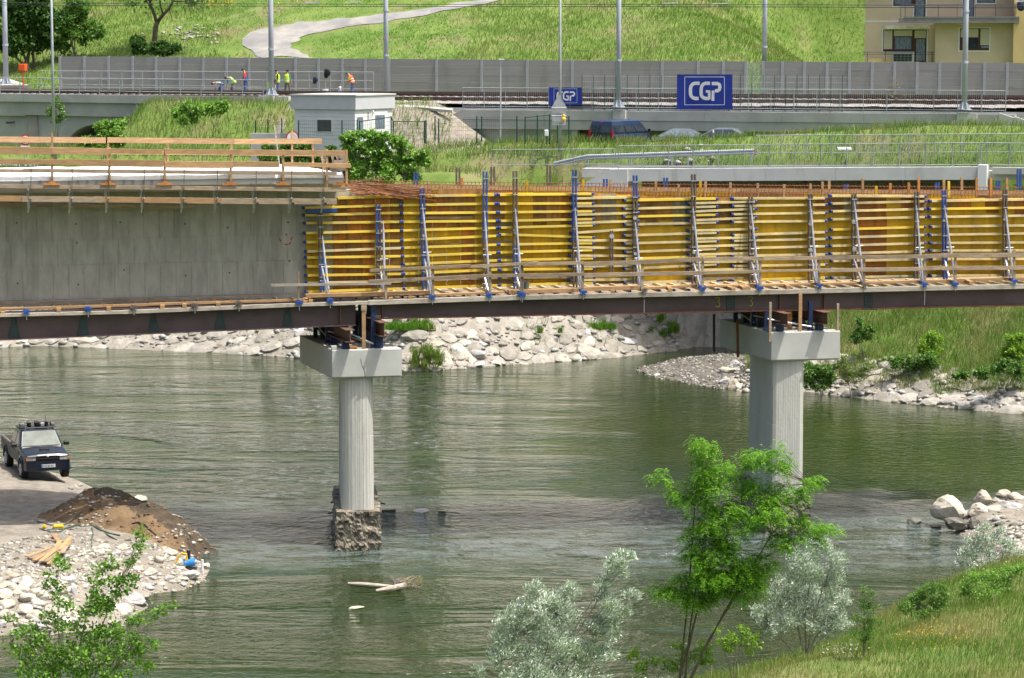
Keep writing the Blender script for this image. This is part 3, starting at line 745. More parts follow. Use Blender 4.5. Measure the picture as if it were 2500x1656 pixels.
# ------------------------------------------------------------------ the bridge under construction
def z5(x, y): return 700 + x / 3.92, 400 + y / 3.92
def z6(x, y): return 1250 + x / 3.92, 400 + y / 3.92
def z7(x, y): return 1800 + x / 3.3814, 400 + y / 3.3814
def zl(x, y): return x / 2.785, y / 2.785
def P(uv, t): return BR.px(uv[0], uv[1], t)
def SZ(uv, t): return BR.sz(uv[0], uv[1], t)
Z_DECK = BR.sz(200, 440, -1.75)[1]

# finished section on the left
bridge = thing('concrete_bridge', 'finished grey concrete bridge section with board marked web and white sheeted deck', 'bridge', BR.at(-8, 2, 9.3))
mb = MB()
Z_WT = Z_DECK - 0.55
mb.prism([BR.at(-26, 0.016, 9.12), BR.at(-26, 0.45, 9.12), BR.at(-26, 0.45, Z_WT), BR.at(-26, 0.016, Z_WT)], BR.e * 26.9)
mb.prism([BR.at(-26, 4.0, 9.12), BR.at(-26, 4.4, 9.12), BR.at(-26, 4.4, Z_WT), BR.at(-26, 4.0, Z_WT)], BR.e * 26.9)
mb.prism([BR.at(-26, 0.45, 9.13), BR.at(-26, 4.0, 9.13), BR.at(-26, 4.0, 9.4), BR.at(-26, 0.45, 9.4)], BR.e * 26.9)
mb.build('web', M['conc_web'], bridge)
mb = MB()
for poly in ([(-1.75, Z_DECK - .22), (0.03, Z_WT), (4.4, Z_WT), (5.0, Z_DECK - .22), (5.0, Z_DECK), (-1.75, Z_DECK)],):
    mb.prism([BR.at(-26, t, z) for t, z in poly], BR.e * 25.55)
mb.build('deck_slab', M['conc_light'], bridge)
# board panels printed into the web, each its own raised face
row_l = [(508, 590), (590, 650), (650, 735)]; row_r = [(508, 572), (572, 636), (636, 717)]
def web_v(u, row, k): return row_l[row][k] + (row_r[row][k] - row_l[row][k]) * u / 700
pan = 0
for row in range(3):
    off = (0, 12, 3)[row]
    u = -60 + off
    while u < 760:
        w = 37.5 + rnd.uniform(-0.8, 0.8)
        a = BR.sz(u, web_v(u, row, 0), 0); b = BR.sz(u + w, web_v(u + w, row, 1), 0)
        bl = BR.sz(u, web_v(u, row, 1), 0)[1]
        g = 0.0045
        mb = MB()
        zt = a[1] - g; zb = max((b[1] + bl) / 2 + g, 9.14)
        if row == 0: zt = min(Z_WT - 0.01, zt + 0.25)
        mb.fbox(BR, a[0] + g, b[0] - g, 0.0 + 0.002 * rnd.random(), 0.05, zb, zt)
        mb.build('web_panel', M['conc_web'], bridge)
        u += w
for x, y in ((113, 402), (517, 410), (817, 398), (1257, 410), (1549, 435), (1958, 400), (522, 538), (843, 722), (120, 813), (533, 822), (1262, 762), (1968, 662), (1560, 742)):
    mb = MB(); p = P(zl(x, y + 1114), -0.004)
    mb.tube(p, p + BR.n * 0.03, 0.03, n=8); mb.build('tie_hole', M['cable'], bridge)
def stroke(pts, w, t, name, m, parent, conv=None):
    """a painted line: a flat ribbon 3 mm thick on a face of the bridge frame"""
    mb = MB(); q = [BR.at(*SZ(conv(*p) if conv else p, t)[:1], t, SZ(conv(*p) if conv else p, t)[1]) for p in pts]
    for a, b in zip(q[:-1], q[1:]): mb.bar(a, b + (b - a) * 0.15, 0.004, w, up=BR.n.cross(b - a))
    return mb.build(name, m, parent)
for pts in ([(1942, 1590), (1950, 1600)], [(1900, 1618), (1908, 1640)], [(1988, 1610), (1978, 1632)], [(1932, 1660), (1948, 1664), (1968, 1660), (1976, 1648)]):
    stroke(pts, 0.035, -0.006, 'red_mark', M['paint_r'], bridge, zl)
# white sheeting on the deck, drooping over its right hand end
ss = np.linspace(-24, -0.50, 90); tt = np.concatenate([[-1.79, -1.785], np.linspace(-1.74, 4.75, 22)])
Sg, Tg = np.meshgrid(ss, tt)
Zg = Z_DECK + 0.045 + 0.05 * (vnoise(Sg * 1.1, Tg * 0.9, 3, 3) + 0.6) + 0.22 * np.exp(-((Tg - 1.5) / 3.0) ** 2) * (Sg < 99) - 0.20 * sstep(-1.9, -0.5, Sg) * sstep(-1.7, 0.5, Tg)
Zg = np.maximum(Zg, Z_DECK + 0.012)
Zg[0] = Z_DECK - 0.012 + 0.02 * vnoise(Sg[0] * 1.5, Sg[0], 5, 3)
Pw = np.array(BR.o)[None] + Sg.ravel()[:, None] * np.array(BR.e) + Tg.ravel()[:, None] * np.array(BR.n)
Pw[:, 2] = Zg.ravel()
ii = np.arange(Sg.size).reshape(Sg.shape)
np_obj('white_sheet', Pw, np.stack([ii[:-1, :-1].ravel(), ii[:-1, 1:].ravel(), ii[1:, 1:].ravel(), ii[1:, :-1].ravel()], 1), [M['white_sheet']], bridge, smooth=True)
# stirrup loops in the slab edge
for x in (285, 533, 940, 1057, 1187, 1312, 1690, 1815, 1950, 2072):
    p = BR.px(x / 5.636, 380 + 405 / 5.636, -1.79)
    mb = MB(); mb.path([p, p + Vector((0, 0, .13)) + BR.e * .02, p + BR.e * .06 + Vector((0, 0, .16)), p + BR.e * .08], 0.009, 5)
    mb.build('stirrup_loop', M['rust_dark'], bridge)
for x in (80, 270, 440, 620, 970, 1140, 1650):
    p = BR.px(600 + x / 7.89, 380 + 612 / 7.89, -1.79)
    mb = MB(); mb.path([p, p + Vector((0, 0, .12)) + BR.e * .02, p + BR.e * .05 + Vector((0, 0, .15)), p + BR.e * .07], 0.009, 5)
    mb.build('stirrup_loop', M['rust_dark'], bridge)

# edge scaffold hung from the overhang: boards on threaded rods with brackets
scaf = thing('edge_scaffold', 'timber edge scaffold of long boards on threaded rods below the finished deck', 'scaffold', BR.at(-8, -1.95, 12.5))
def board_px(uv0, uv1, t, hpx, thick, m, parent, name='board', z_off=0.0):
    p0, p1 = P(uv0, t), P(uv1, t)
    k = (p0.y + p1.y) / 2 / 6500
    mb = MB(); mb.bar(p0, p1, thick, hpx * k)
    return mb.build(name, m, parent, bevel=0.004)
for (a, b, t, h, th, m) in [
    ((-80, 416), (58, 417.5), -1.99, 8, .04, 'wood_old'), ((57, 416.5), (822, 424), -2.0, 9, .04, 'wood_old'),
    ((-80, 454), (62, 455.5), -1.93, 9, .05, 'wood_old'), ((60, 456), (370, 458.5), -1.92, 9.5, .05, 'wood_old'), ((370, 458.5), (845, 464), -1.92, 9.5, .05, 'wood_old'),
    ((-80, 484), (53, 485.5), -1.86, 14, .06, 'wood'), ((53, 486), (250, 488), -1.88, 14, .06, 'wood_old'), ((230, 487), (540, 491), -1.87, 14, .07, 'wood'), ((540, 491), (822, 492.5), -1.88, 14, .06, 'wood_old'),
    ((-80, 499), (130, 501), -0.35, 10, .05, 'wood_old'), ((150, 502), (480, 505), -0.35, 9, .05, 'wood_old')]:
    board_px(a, b, t, h, th, M[m], scaf)
for (x, _) in ((212, 0), (492, 0), (741, 0), (982, 0), (1253, 0), (1480, 0), (1743, 0), (1985, 0), (2205, 0)):
    u = x / 2.785
    mb = MB()
    mb.tube(BR.px(u, 411, -2.03), BR.px(u - 1.5, 505, -1.94), 0.013, n=6)
    mb.build('threaded_rod', M['dark_steel'], scaf)
    mb = MB(); c = BR.px(u + 2.5, 498, -1.9); mb.box(c, BR.e * .045, BR.n * .06, (0, 0, .05)); mb.build('clamp', M['iron'], scaf)
    mb = MB(); c = BR.px(u - 1, 484, -1.95); mb.ball(c, .035, 6, 4); mb.build('wing_nut', M['galv'], scaf)
    mb = MB(); a = BR.px(u - 10, 462, -1.2); b = BR.px(u - 6, 508, -1.0)
    mb.bar(a, b, .06, .09, up=BR.e); mb.bar(b, BR.px(u - 8, 520, -0.9), .03, .05, up=BR.e); mb.build('hanger_bracket', M['galv'], scaf)
    mb = MB(); mb.bar(BR.px(u - 7, 462, -1.75), BR.px(u - 7, 487, 0.0), .05, .08, up=(0, 0, 1)); mb.build('console_beam', M['galv'], scaf)

# timber guard rail round the finished deck
def rail_set(root, boards, posts, m='wood'):
    for a, b, t, h in boards: board_px(a, b, t, h, .045, M[m], root, 'rail_board')
    for u, v0, v1, t, w in posts:
        mb = MB(); p0, p1 = BR.px(u, v0, t), BR.px(u, v1, t); mb.bar(p0, p1, w, .08, up=BR.e)
        mb.build('rail_post', M[m], root, bevel=0.004)
g1 = thing('timber_guard_rail', 'fresh timber guard rail along the near edge of the white sheeted deck', 'guard rail', BR.at(-8, -1.7, Z_DECK), group='timber guard rails on the bridge')
tN = -1.85
rail_set(g1, [((-80, 366), (127, 369), tN - .06, 18), ((127, 368), (268, 371), tN - .06, 17), ((268, 369), (397, 371), tN - .06, 12), ((402, 370), (566, 372), tN - .06, 12), ((566, 372), (842, 374), tN - .06, 13),
              ((-80, 394), (158, 396), tN - .06, 13), ((158, 396), (267, 397.5), tN - .06, 15), ((268, 398), (398, 400), tN - .06, 17), ((402, 402), (570, 403), tN - .06, 16), ((570, 401), (682, 402), tN - .06, 14), ((690, 402), (856, 405), tN - .06, 11)],
         [(127, 325, 450, tN, .10), (267, 360, 452, tN, .12), (402, 361, 453, tN, .11), (563, 363, 455, tN, .10), (691, 365, 455, tN, .10), (798, 365, 457, tN, .11), (846, 366, 455, tN, .10)])
for u in (127, 265, 402, 560, 691, 830):
    mb = MB(); c = BR.px(u, 450, -1.93); mb.box(c, BR.e * .28, BR.n * .05, (0, 0, .035)); mb.box(c + Vector((0, 0, .06)), BR.e * .12, BR.n * .05, (0, 0, .03))
    mb.build('post_foot', M['wood_orange'], g1)
g2 = thing('timber_guard_rail', 'timber guard rail along the far edge of the white sheeted deck', 'guard rail', BR.at(-8, 4.9, Z_DECK), group='timber guard rails on the bridge')
rail_set(g2, [((-80, 340), (258, 343), 4.85, 14), ((262, 342), (424, 344), 4.85, 13), ((424, 344), (572, 345.5), 4.85, 13), ((570, 346), (786, 345), 4.85, 13),
              ((-80, 368), (400, 372), 4.85, 12), ((400, 372), (800, 376), 4.85, 12)],
         [(264, 345, 440, 4.92, .10), (410, 339, 440, 4.92, .10), (565, 339, 440, 4.92, .10), (713, 320, 440, 4.92, .11), (764, 346, 440, 4.92, .09)])
g3 = thing('timber_end_barrier', 'crooked timber end barrier closing off the right end of the finished deck', 'guard rail', BR.at(-0.6, 2, Z_DECK))
for a, ta, b, tb, h in (((812, 372), 5.0, (844, 386), -1.4, .2), ((806, 415), 4.5, (844, 410), -1.4, .2), ((812, 397), 3.5, (846, 395), -1.4, .16)):
    mb = MB(); mb.bar(P(a, ta), P(b, tb), .045, h); mb.build('rail_board', M['wood_old'], g3)
for a, b, t in (((784, 373), (796, 432), 3.2), ((808, 372), (826, 433), 3.0), ((822, 378), (838, 440), 1.6)):
    mb = MB(); mb.bar(P(a, t), P(b, t), .09, .05, up=BR.n); mb.build('rail_post', M['wood_old'], g3)
st = thing('leaning_batten', 'thin pale batten leaning against the deck guard rail', 'batten', P((682, 416), 3.0), group='loose battens on the deck')
mb = MB(); mb.bar(P((670, 305), 3.0), P((684, 417), 3.0), .05, .03, up=BR.n); mb.build('batten', M['wood_grey'], st)
st = thing('leaning_batten', 'short pale batten leaning at the last guard rail post', 'batten', P((788, 420), -1.4), group='loose battens on the deck')
mb = MB(); mb.bar(P((794, 380), -1.5), P((787, 421), -1.4), .05, .03, up=BR.n); mb.build('batten', M['wood_grey'], st)

# ---- wall formwork: sheathing, timber beams with blue caps, steel soldiers, push-pull props
form = thing('wall_formwork', 'long wall formwork of yellow timber beams on brown and yellow panels with steel props', 'formwork', BR.at(13, 0, 9.3))
groups = [
    # left uv, right uv of the top beam; list of (y left, y right) ; cap flags
    ('A', z5, (155, 1100), [(425, 395, 1), (495, 470, 1), (570, 556, 1), (665, 640, 1), (752, 738, 1), (842, 806, 2), (900, 885, 1), (983, 988, 1), (1070, 1055, 1), (1142, 1125, 2), (1228, 1195, 1)], 30),
    ('B', z5, (1085, 2015), [(312, 299, 1), (397, 382, 1), (475, 466, 1), (556, 548, 1), (640, 614, 1), (733, 690, 1), (806, 775, 1), (887, 850, 1), (963, 925, 1), (1055, 1012, 1), (1120, 1090, 3), (1195, 1164, 1)], 30),
    ('C', z6, (-135, 790), [(299, 290, 1), (384, 379, 1), (466, 455, 1), (548, 530, 1), (613, 590, 1), (676, 706, 1), (775, 760, 1), (850, 826, 1), (925, 905, 1), (1015, 1005, 1), (1090, 1085, 3), (1164, 1140, 1)], 10),
    ('D', z6, (560, 1222), [(334, 320, 2), (407, 400, 2), (490, 470, 2), (570, 548, 2), (665, 622, 2), (735, 735, 2), (798, 812, 2), (880, 883, 2), (985, 975, 2), (1115, 1108, 2)], -15),
    ('E', z6, (1065, 1975), [(352, 335, 1), (432, 410, 2), (508, 488, 1), (584, 562, 2), (688, 660, 2), (764, 740, 2), (846, 815, 2), (912, 884, 1), (1010, 962, 2), (1140, 1118, 2)], 8),
    ('F', z6, (1680, 2345), [(380, 363, 2), (460, 432, 2), (545, 515, 2), (642, 625, 2), (720, 704, 2), (796, 775, 2), (872, 855, 2), (942, 935, 2), (1020, 1005, 2), (1105, 1090, 3)], 0),
    ('G', z6, (2105, 3020), [(333, 331, 2), (405, 392, 2), (484, 470, 2), (557, 548, 2), (685, 655, 2), (738, 720, 2), (811, 790, 2), (883, 868, 2), (980, 966, 2), (1116, 1092, 1)], 0),
    ('H', z7, (765, 1560), [(265, 270, 2), (330, 310, 2), (394, 374, 2), (460, 440, 2), (545, 522, 1), (613, 588, 2), (680, 655, 2), (744, 723, 2), (805, 788, 2), (870, 866, 2), (942, 925, 2)], 10),
    ('I', z7, (1585, 2560), [(309, 293, 2), (374, 362, 1), (440, 427, 2), (520, 508, 2), (588, 574, 2), (655, 650, 2), (718, 715, 2), (788, 786, 2), (866, 860, 2), (925, 920, 2)], 10),
]
def h_beam(mb, p0, p1, hgt=0.085, tf=-0.24):
    """I-shaped timber beam lying along the wall: front flange, web, back flange"""
    p0, p1 = Vector(p0), Vector(p1)
    mb.bar(p0 + BR.n * 0.02, p1 + BR.n * 0.02, .04, hgt)
    mb.bar(p0 + BR.n * 0.10, p1 + BR.n * 0.10, .12, .030)
    mb.bar(p0 + BR.n * 0.18, p1 + BR.n * 0.18, .038, hgt)
for (nm, zf, (x0, x1), rows, slant) in groups:
    n = len(rows)
    for k, (ya, yb, q) in enumerate(rows):
        sl = slant * k / max(1, n - 1)
        uv0 = zf(x0 + sl + rnd.uniform(-5, 5), ya); uv1 = zf(x1 + sl * 0.9 + rnd.uniform(-5, 5), yb)
        tt_ = -0.235 if nm in 'ABCEGHI' else -0.245
        p0, p1 = P(uv0, tt_), P(uv1, tt_)
        d = (p1 - p0).normalized()
        mat_ = M['y_beam'] if q == 1 else M['y_beam_worn'] if q == 2 else M['wood_old']
        mb = MB(); h_beam(mb, p0 + d * .05, p1 - d * .05)
        b = mb.build('timber_beam', mat_, form)
        for pe, sg in ((p0, 1), (p1, -1)):
            mb = MB(); c = pe + d * sg * .045 + BR.n * .10
            mb.box(c, d * .05, BR.n * .125, (0, 0, .052)); mb.build('beam_cap', M['blue_cap'], b, bevel=.02)
extra = [(z5, (490, 330), (1095, 312)), ]
for zf, a, b_ in extra:
    mb = MB(); h_beam(mb, P(zf(*a), -.24), P(zf(*b_), -.24)); mb.build('timber_beam', M['y_beam'], form)
for zf, a, b_, h in ((z5, (1240, 518), (1780, 516), .10), (z5, (1845, 583), (2160, 580), .09), (z5, (1245, 772), (1790, 765), .06), (z5, (1840, 750), (2175, 745), .08), (z5, (1845, 900), (2160, 893), .07), (z5, (1245, 1075), (1850, 1060), .06),
                    (z5, (820, 1180), (1290, 1155), .10), (z5, (1820, 1135), (2160, 1128), .08), (z5, (390, 1130), (760, 1120), .09), (z5, (1450, 265), (1870, 268), .20)):
    mb = MB(); mb.bar(P(zf(*a), -.06), P(zf(*b_), -.06), .05, h); mb.build('filler_board', M['wood_old' if h < .15 else 'p_brown'], form)
# sheathing in vertical panels, two heights
def pz(u):
    """formwork top edge and split, as photograph v at u"""
    top = np.interp(u, [740, 830, 982, 1215, 1455, 1640, 2500], [520, 484, 476, 470, 472, 482, 484])
    bot = np.interp(u, [740, 1050, 1450, 2500], [712, 704, 692, 671])
    return float(top), float(bot)
u = 746.0
while u < 2560:
    w = rnd.choice((34, 34, 35, 36, 33))
    top, bot = pz(u + w / 2)
    split = {True: 570, False: np.interp(u, [740, 1000, 1450, 1750, 1800, 2500], [562, 565, 545, 548, 520, 520])}[u < 1000] + rnd.choice((-8, 0, 6))
    x = u + w / 2
    lo_m = 'p_yellow'
    if 776 < x < 828: lo_m = None
    elif 828 < x < 976: lo_m = 'p_rust' if rnd.random() < .6 else 'p_brown'
    elif rnd.random() < .025: lo_m = 'p_rust'
    up_m = rnd.choice(('p_brown', 'p_brown', 'p_rust', 'p_yellow' if x > 980 else 'p_brown'))
    if 1455 < x < 1520 or 2010 < x < 2110: up_m = rnd.choice(('p_grey', 'p_brown'))
    if 1560 < x < 1830: up_m = rnd.choice(('p_brown', 'p_grey', 'p_brown', 'p_rust'))
    if 1845 < x < 2000: up_m = 'p_yellow'
    if 1230 < x < 1300: up_m = 'p_yellow'
    if 745 < x < 800: up_m = None
    for va, vb, mm in ((top, split, up_m), (split, bot, lo_m)):
        if mm is None: continue
        a = BR.sz(u, va, -.02); b = BR.sz(u + w, vb, -.02)
        mb = MB(); g = .003
        mb.fbox(BR, a[0] + g, b[0] - g, -.045 + rnd.uniform(-.004, .004), -.018, b[1] + g, a[1] - g)
        mb.build('sheathing_panel', M[mm], form)
    u += w
# upright steel soldiers (pairs of channels); colour change where the lower part is of another make
sold = [(z5, 318, 450, 340, 1225, 'dark_steel', 'blue', .55), (z5, 874, 390, 884, 1195, 'blue', 'dark_steel', .52), (z5, 1295, 235, 1322, 1205, 'blue', 'blue', .5), (z5, 1898, 75, 1902, 1195, 'blue', 'dark_steel', .58), (z5, 2185, 70, 2192, 1195, 'dark_steel', 'blue', .62),
        (z6, 597, 60, 605, 1185, 'blue', 'dark_steel', .6), (z6, 1178, 112, 1180, 1150, 'blue', 'dark_steel', .20), (z6, 1735, 100, 1742, 1155, 'dark_steel', 'dark_steel', .5), (z6, 2284, 315, 2290, 1145, 'dark_steel', 'dark_steel', .5),
        (z7, 603, 250, 603, 962, 'dark_steel', 'dark_steel', .5), (z7, 963, 250, 966, 960, 'dark_steel', 'dark_steel', .5), (z7, 1482, 230, 1478, 950, 'dark_steel', 'dark_steel', .5), (z7, 1706, 220, 1718, 968, 'blue', 'blue', .5), (z7, 2210, 210, 2212, 960, 'dark_steel', 'dark_steel', .5)]
for zf, xa, ya, xb, yb, m1, m2, fr in sold:
    t0 = -0.34
    top, bot = P(zf(xa, ya), t0), P(zf(xb, yb), t0)
    midp = top.lerp(bot, fr)
    for sg in (-1, 1):
        for q0, q1, mm in ((top, midp, m1), (midp, bot, m2)):
            mb = MB(); off = BR.e * sg * .058
            mb.bar(q0 + off, q1 + off, .055, .12, up=BR.n)
            mb.build('soldier_channel', M[mm], form)
    for fq in (0.06, .2, .34, .5, .66, .82):
        p = top.lerp(bot, fq); mb = MB(); mb.bar(p - BR.e * .10 - BR.n * .07, p + BR.e * .10 - BR.n * .07, .02, .03); mb.build('soldier_pin', M['galv'], form)
for c, r in ((z5(1310, 690), .05), (z5(2187, 660), .05), (z6(28, 660), .05), (z6(955, 695), .09), (z6(1177, 520), .07), (z6(1180, 862), .06), (z6(1735, 610), .05), (z6(1742, 850), .06), (z6(2285, 610), .05), (z7(602, 498), .06), (z7(604, 712), .08), (z7(960, 475), .07), (z7(968, 700), .08), (z7(112, 530), .06), (z7(1707, 470), .05), (z7(2208, 460), .05)):
    p = P(c, -.42); mb = MB(); mb.tube(p, p + BR.n * .05, r, n=10); mb.build('tie_plate', M['galv'], form)
p0, p1 = P(z6(952, 640), -.33), P(z6(955, 1040), -.33)
for sg in (-1, 1):
    mb = MB(); mb.bar(p0 + BR.e * sg * .04, p1 + BR.e * sg * .04, .045, .08, up=BR.n); mb.build('soldier_channel', M['dark_steel'], form)
mb = MB(); mb.bar(P(zl(2085, 1432), -.34), P(zl(2290, 1425), -.34), .1, .07); mb.bar(P(zl(2085, 1443), -.34), P(zl(2290, 1438), -.34), .1, .05); mb.build('top_waler', M['blue'], form)
props = [(z5, (340, 690), (402, 1242)), (z5, (335, 980), (384, 1238)), (z5, (924, 545), (938, 1225)), (z5, (893, 980), (922, 1218)), (z5, (1297, 385), (1388, 1242)), (z5, (1318, 910), (1372, 1240)), (z5, (1893, 450), (1943, 1232)), (z5, (1888, 1055), (1926, 1230)),
         (z5, (2188, 430), (2252, 1232)), (z5, (2188, 1030), (2236, 1222)), (z6, (602, 420), (662, 1188)), (z6, (612, 900), (652, 1186)), (z6, (1180, 560), (1242, 1197)), (z6, (1186, 900), (1224, 1195)), (z6, (1733, 425), (1812, 1182)), (z6, (1740, 950), (1798, 1180)),
         (z7, (110, 345), (182, 1008)), (z7, (118, 812), (168, 1006)), (z7, (600, 305), (662, 1002)), (z7, (608, 735), (648, 992)), (z7, (965, 305), (1042, 992)), (z7, (962, 785), (1030, 982)), (z7, (1478, 345), (1532, 988)), (z7, (1488, 760), (1524, 972)), (z7, (1710, 345), (1800, 982)), (z7, (1714, 800), (1748, 935)), (z7, (2213, 375), (2278, 962)), (z7, (2213, 790), (2250, 940))]
for k, (zf, a, b) in enumerate(props):
    p0, p1 = P(zf(*a), -.46), P(zf(*b), -1.02 if k % 2 == 0 else -.9)
    mb = MB()
    d = p1 - p0
    mb.path([p0, p0 + d * .12], .022, 6); mb.path([p0 + d * .10, p0 + d * .55], .040, 8); mb.path([p0 + d * .53, p0 + d * .93], .050, 8); mb.path([p0 + d * .92, p1], .025, 6)
    o = mb.build('push_pull_prop', M['prop'], form)
    if k % 3 == 0:
        mb = MB(); mb.tube(p0 + d * .66, p0 + d * .70, .053, n=8); mb.build('yellow_band', M['yellow_plastic'], o)
    mb = MB(); c = p0 + d * .54; mb.tube(c - BR.e * .16, c + BR.e * .16, .012, n=5); mb.build('spindle_handle', M['galv'], o)

# ---- working platform on the steel girders
plat = thing('work_platform', 'timber working platform of planks and joists on the brown steel girders', 'platform', BR.at(8, -1, 9.2))
for a, b, t, h, th, m in [((-90, 772), (300, 762), -1.22, 8, .25, 'wood_grey'), ((300, 762), (730, 744), -1.22, 9, .25, 'wood_grey'), ((730, 744), (900, 739), -1.22, 8, .25, 'wood_grey'),
                          ((898, 739), (1250, 727), -1.24, 11, .25, 'wood_grey'), ((1250, 727), (1640, 718), -1.24, 11, .25, 'wood_grey'), ((1640, 718), (1960, 711), -1.24, 11, .25, 'wood_grey'), ((1960, 711), (2290, 703), -1.24, 11, .25, 'wood_grey'), ((2290, 703), (2560, 698), -1.24, 11, .25, 'wood_grey'),
                          ((-90, 755), (60, 752), -1.0, 5, .22, 'wood'), ((60, 753), (360, 744), -1.0, 6, .24, 'wood'), ((360, 743), (745, 732), -1.0, 6, .24, 'wood'),
                          ((-90, 741), (250, 737), -.35, 6, .2, 'wood_old'), ((250, 735), (410, 731), -.35, 8, .2, 'wood_old'), ((410, 731), (650, 722), -.35, 5, .2, 'wood_old'),
                          ((745, 722), (1048, 714), -1.0, 9, .3, 'wood'), ((760, 728), (1050, 719), -.75, 4, .3, 'wood_grey'),
                          ((1060, 720), (1230, 713), -.85, 5, .3, 'wood'), ((1240, 713), (1410, 708), -.9, 10, .3, 'wood'), ((1420, 706), (1560, 702), -.9, 10, .3, 'wood'), ((1570, 704), (1700, 697), -.6, 6, .3, 'wood'), ((1720, 699), (1850, 695), -.6, 5, .3, 'wood'),
                          ((1855, 696), (2110, 690), -.7, 5, .3, 'wood'), ((2110, 690), (2330, 685), -.7, 6, .3, 'wood'), ((2330, 684), (2560, 678), -.6, 7, .3, 'wood')]:
    board_px(a, b, t, h, th, M[m], plat, 'plank')
mb = MB(); mb.fbox(BR, -24, 28, -.2, 4.6, 9.02, 9.10); mb.build('plywood_deck', M['wood_old'], plat)
for k in range(72):
    s = -13.8 + k * .58
    mb = MB(); zc = BR.sz(1250 + 66 * (s - 5.6), 0, 0)[1] * 0 + np.interp(s, [-13, -2, 8, 27], [9.13, 9.25, 9.31, 9.21])
    mb.bar(BR.at(s, -.62, zc), BR.at(s, 2.5, zc), .08, .10); o = mb.build('joist', M['y_beam_worn'], plat)
    mb = MB(); mb.box(BR.at(s, -.65, zc), BR.e * .045, BR.n * .03, (0, 0, .055)); mb.build('joist_cap', M['blue_cap'], o)
for uv, dx in ((z5(230, 1320), 0), (z5(180, 1330), 0), (z5(995, 1295), 0), (z5(1185, 1285), 0), (z6(965, 1228), 0), (z6(1515, 1208), -8), (z6(2120, 1205), -22), (z6(2262, 1195), -12), (z7(60, 1034), -14), (z7(425, 1022), -12), (z7(1935, 985), -22),
               (zl(20, 2130), 0), (zl(400, 2108), 0), (zl(740, 2102), 0), (zl(1105, 2088), 0), (zl(1255, 2080), 0), (zl(1485, 2072), 0)):
    p = P(uv, -1.32); q = P((uv[0] + dx, uv[1] - 9), -.3)
    mb = MB(); mb.bar(p, q, .16, .12); mb.build('loose_joist', M['wood'], plat)
for uv in (z5(120, 1325), z5(418, 1305), z5(1395, 1270), z5(1940, 1252), z5(2255, 1250), z6(85, 1240), z6(682, 1225), z6(1262, 1208), z6(1825, 1190), z7(185, 1022), z7(680, 1003), z7(1050, 995), z7(1545, 992), z7(1800, 990), z7(2288, 965), zl(180, 2118), zl(600, 2100), zl(910, 2088), zl(1325, 2075), zl(1625, 2062)):
    p = P(uv, -1.36); mb = MB()
    mb.box(p, BR.e * .13, BR.n * .05, (0, 0, .045)); mb.box(p - Vector((0, 0, .07)), BR.e * .05, BR.n * .05, (0, 0, .06)); mb.box(p + BR.n * .25 + Vector((0, 0, .02)), BR.e * .06, BR.n * .2, (0, 0, .05))
    o = mb.build('girder_clamp', M['blue'] if rnd.random() < .72 else M['dark_steel'], plat)
    mb = MB(); mb.tube(p - Vector((0, 0, .1)), p - Vector((0, 0, .30)), .013, n=5); mb.tube(p - Vector((0, 0, .13)), p - Vector((0, 0, .2)), .04, .02, 6); mb.build('threaded_rod', M['galv'], o)
for uv in (z6(1265, 1300), z7(1548, 1060)):
    p = P(uv, -1.34); mb = MB(); mb.tube(p, p - Vector((0, 0, .5)), .010, n=5); mb.build('hanging_wire', M['galv'], plat)
# guard rail of the platform
g4 = thing('platform_guard_rail', 'weathered two board guard rail along the working platform in front of the formwork', 'guard rail', BR.at(9, -1.3, 9.4))
for a, b, h in [(z5(795, 1022), z5(1760, 975), 7.5), (z5(1745, 985), z6(250, 948), 7.5), (z6(100, 963), z6(690, 948), 8), (z6(680, 962), z6(1250, 942), 10.5), (z6(1235, 942), z6(1830, 912), 10.5), (z6(1815, 912), z7(215, 782), 9), (z7(180, 785), z7(700, 778), 8.5), (z7(660, 776), z7(1545, 765), 9), (z7(1540, 766), z7(1700, 757), 10), (z7(1690, 757), z7(2480, 752), 10.5),
                (z5(780, 1128), z5(1780, 1077), 8), (z5(1770, 1075), z6(690, 1058), 8), (z6(690, 1068), z6(1240, 1055), 10), (z6(1240, 1055), z6(1835, 1045), 9.5), (z6(1820, 1045), z7(200, 888), 8), (z7(195, 886), z7(680, 878), 5.5), (z7(670, 882), z7(1545, 868), 9.5), (z7(1540, 866), z7(1690, 858), 10), (z7(1690, 862), z7(2480, 858), 10)]:
    board_px(a, b, -1.36, h, .04, M['wood_old'], g4, 'rail_board')
for zf, x, ya, yb in [(z5, 950, 1003, 1290), (z5, 1398, 975, 1265), (z5, 1946, 960, 1255), (z5, 2250, 955, 1250), (z6, 98, 955, 1240), (z6, 676, 940, 1222), (z6, 1248, 918, 1200), (z6, 1825, 880, 1190), (z7, 190, 770, 1010), (z7, 675, 760, 1005), (z7, 1046, 790, 990), (z7, 1548, 750, 990), (z7, 1800, 745, 985), (z7, 2286, 710, 960)]:
    mb = MB(); mb.bar(P(zf(x, ya), -1.31), P(zf(x, yb), -1.31), .045, .095, up=BR.e); mb.build('rail_post', M['wood_old'], g4)
g5 = thing('low_guard_rail', 'single low guard board on a short post at the left end of the platform', 'guard rail', P((728, 730), -1.3))
board_px((661, 697), (955, 692), -1.36, 6.5, .04, M['wood_grey'], g5, 'rail_board')
mb = MB(); mb.bar(P(z5(115, 1035), -1.3), P(z5(112, 1305), -1.3), .06, .08, up=BR.n); mb.build('rail_post', M['wood_old'], g5)
bk = thing('bucket', 'grey builder bucket standing on the platform beside a guard post', 'bucket', P(z5(2288, 1195), -.9))
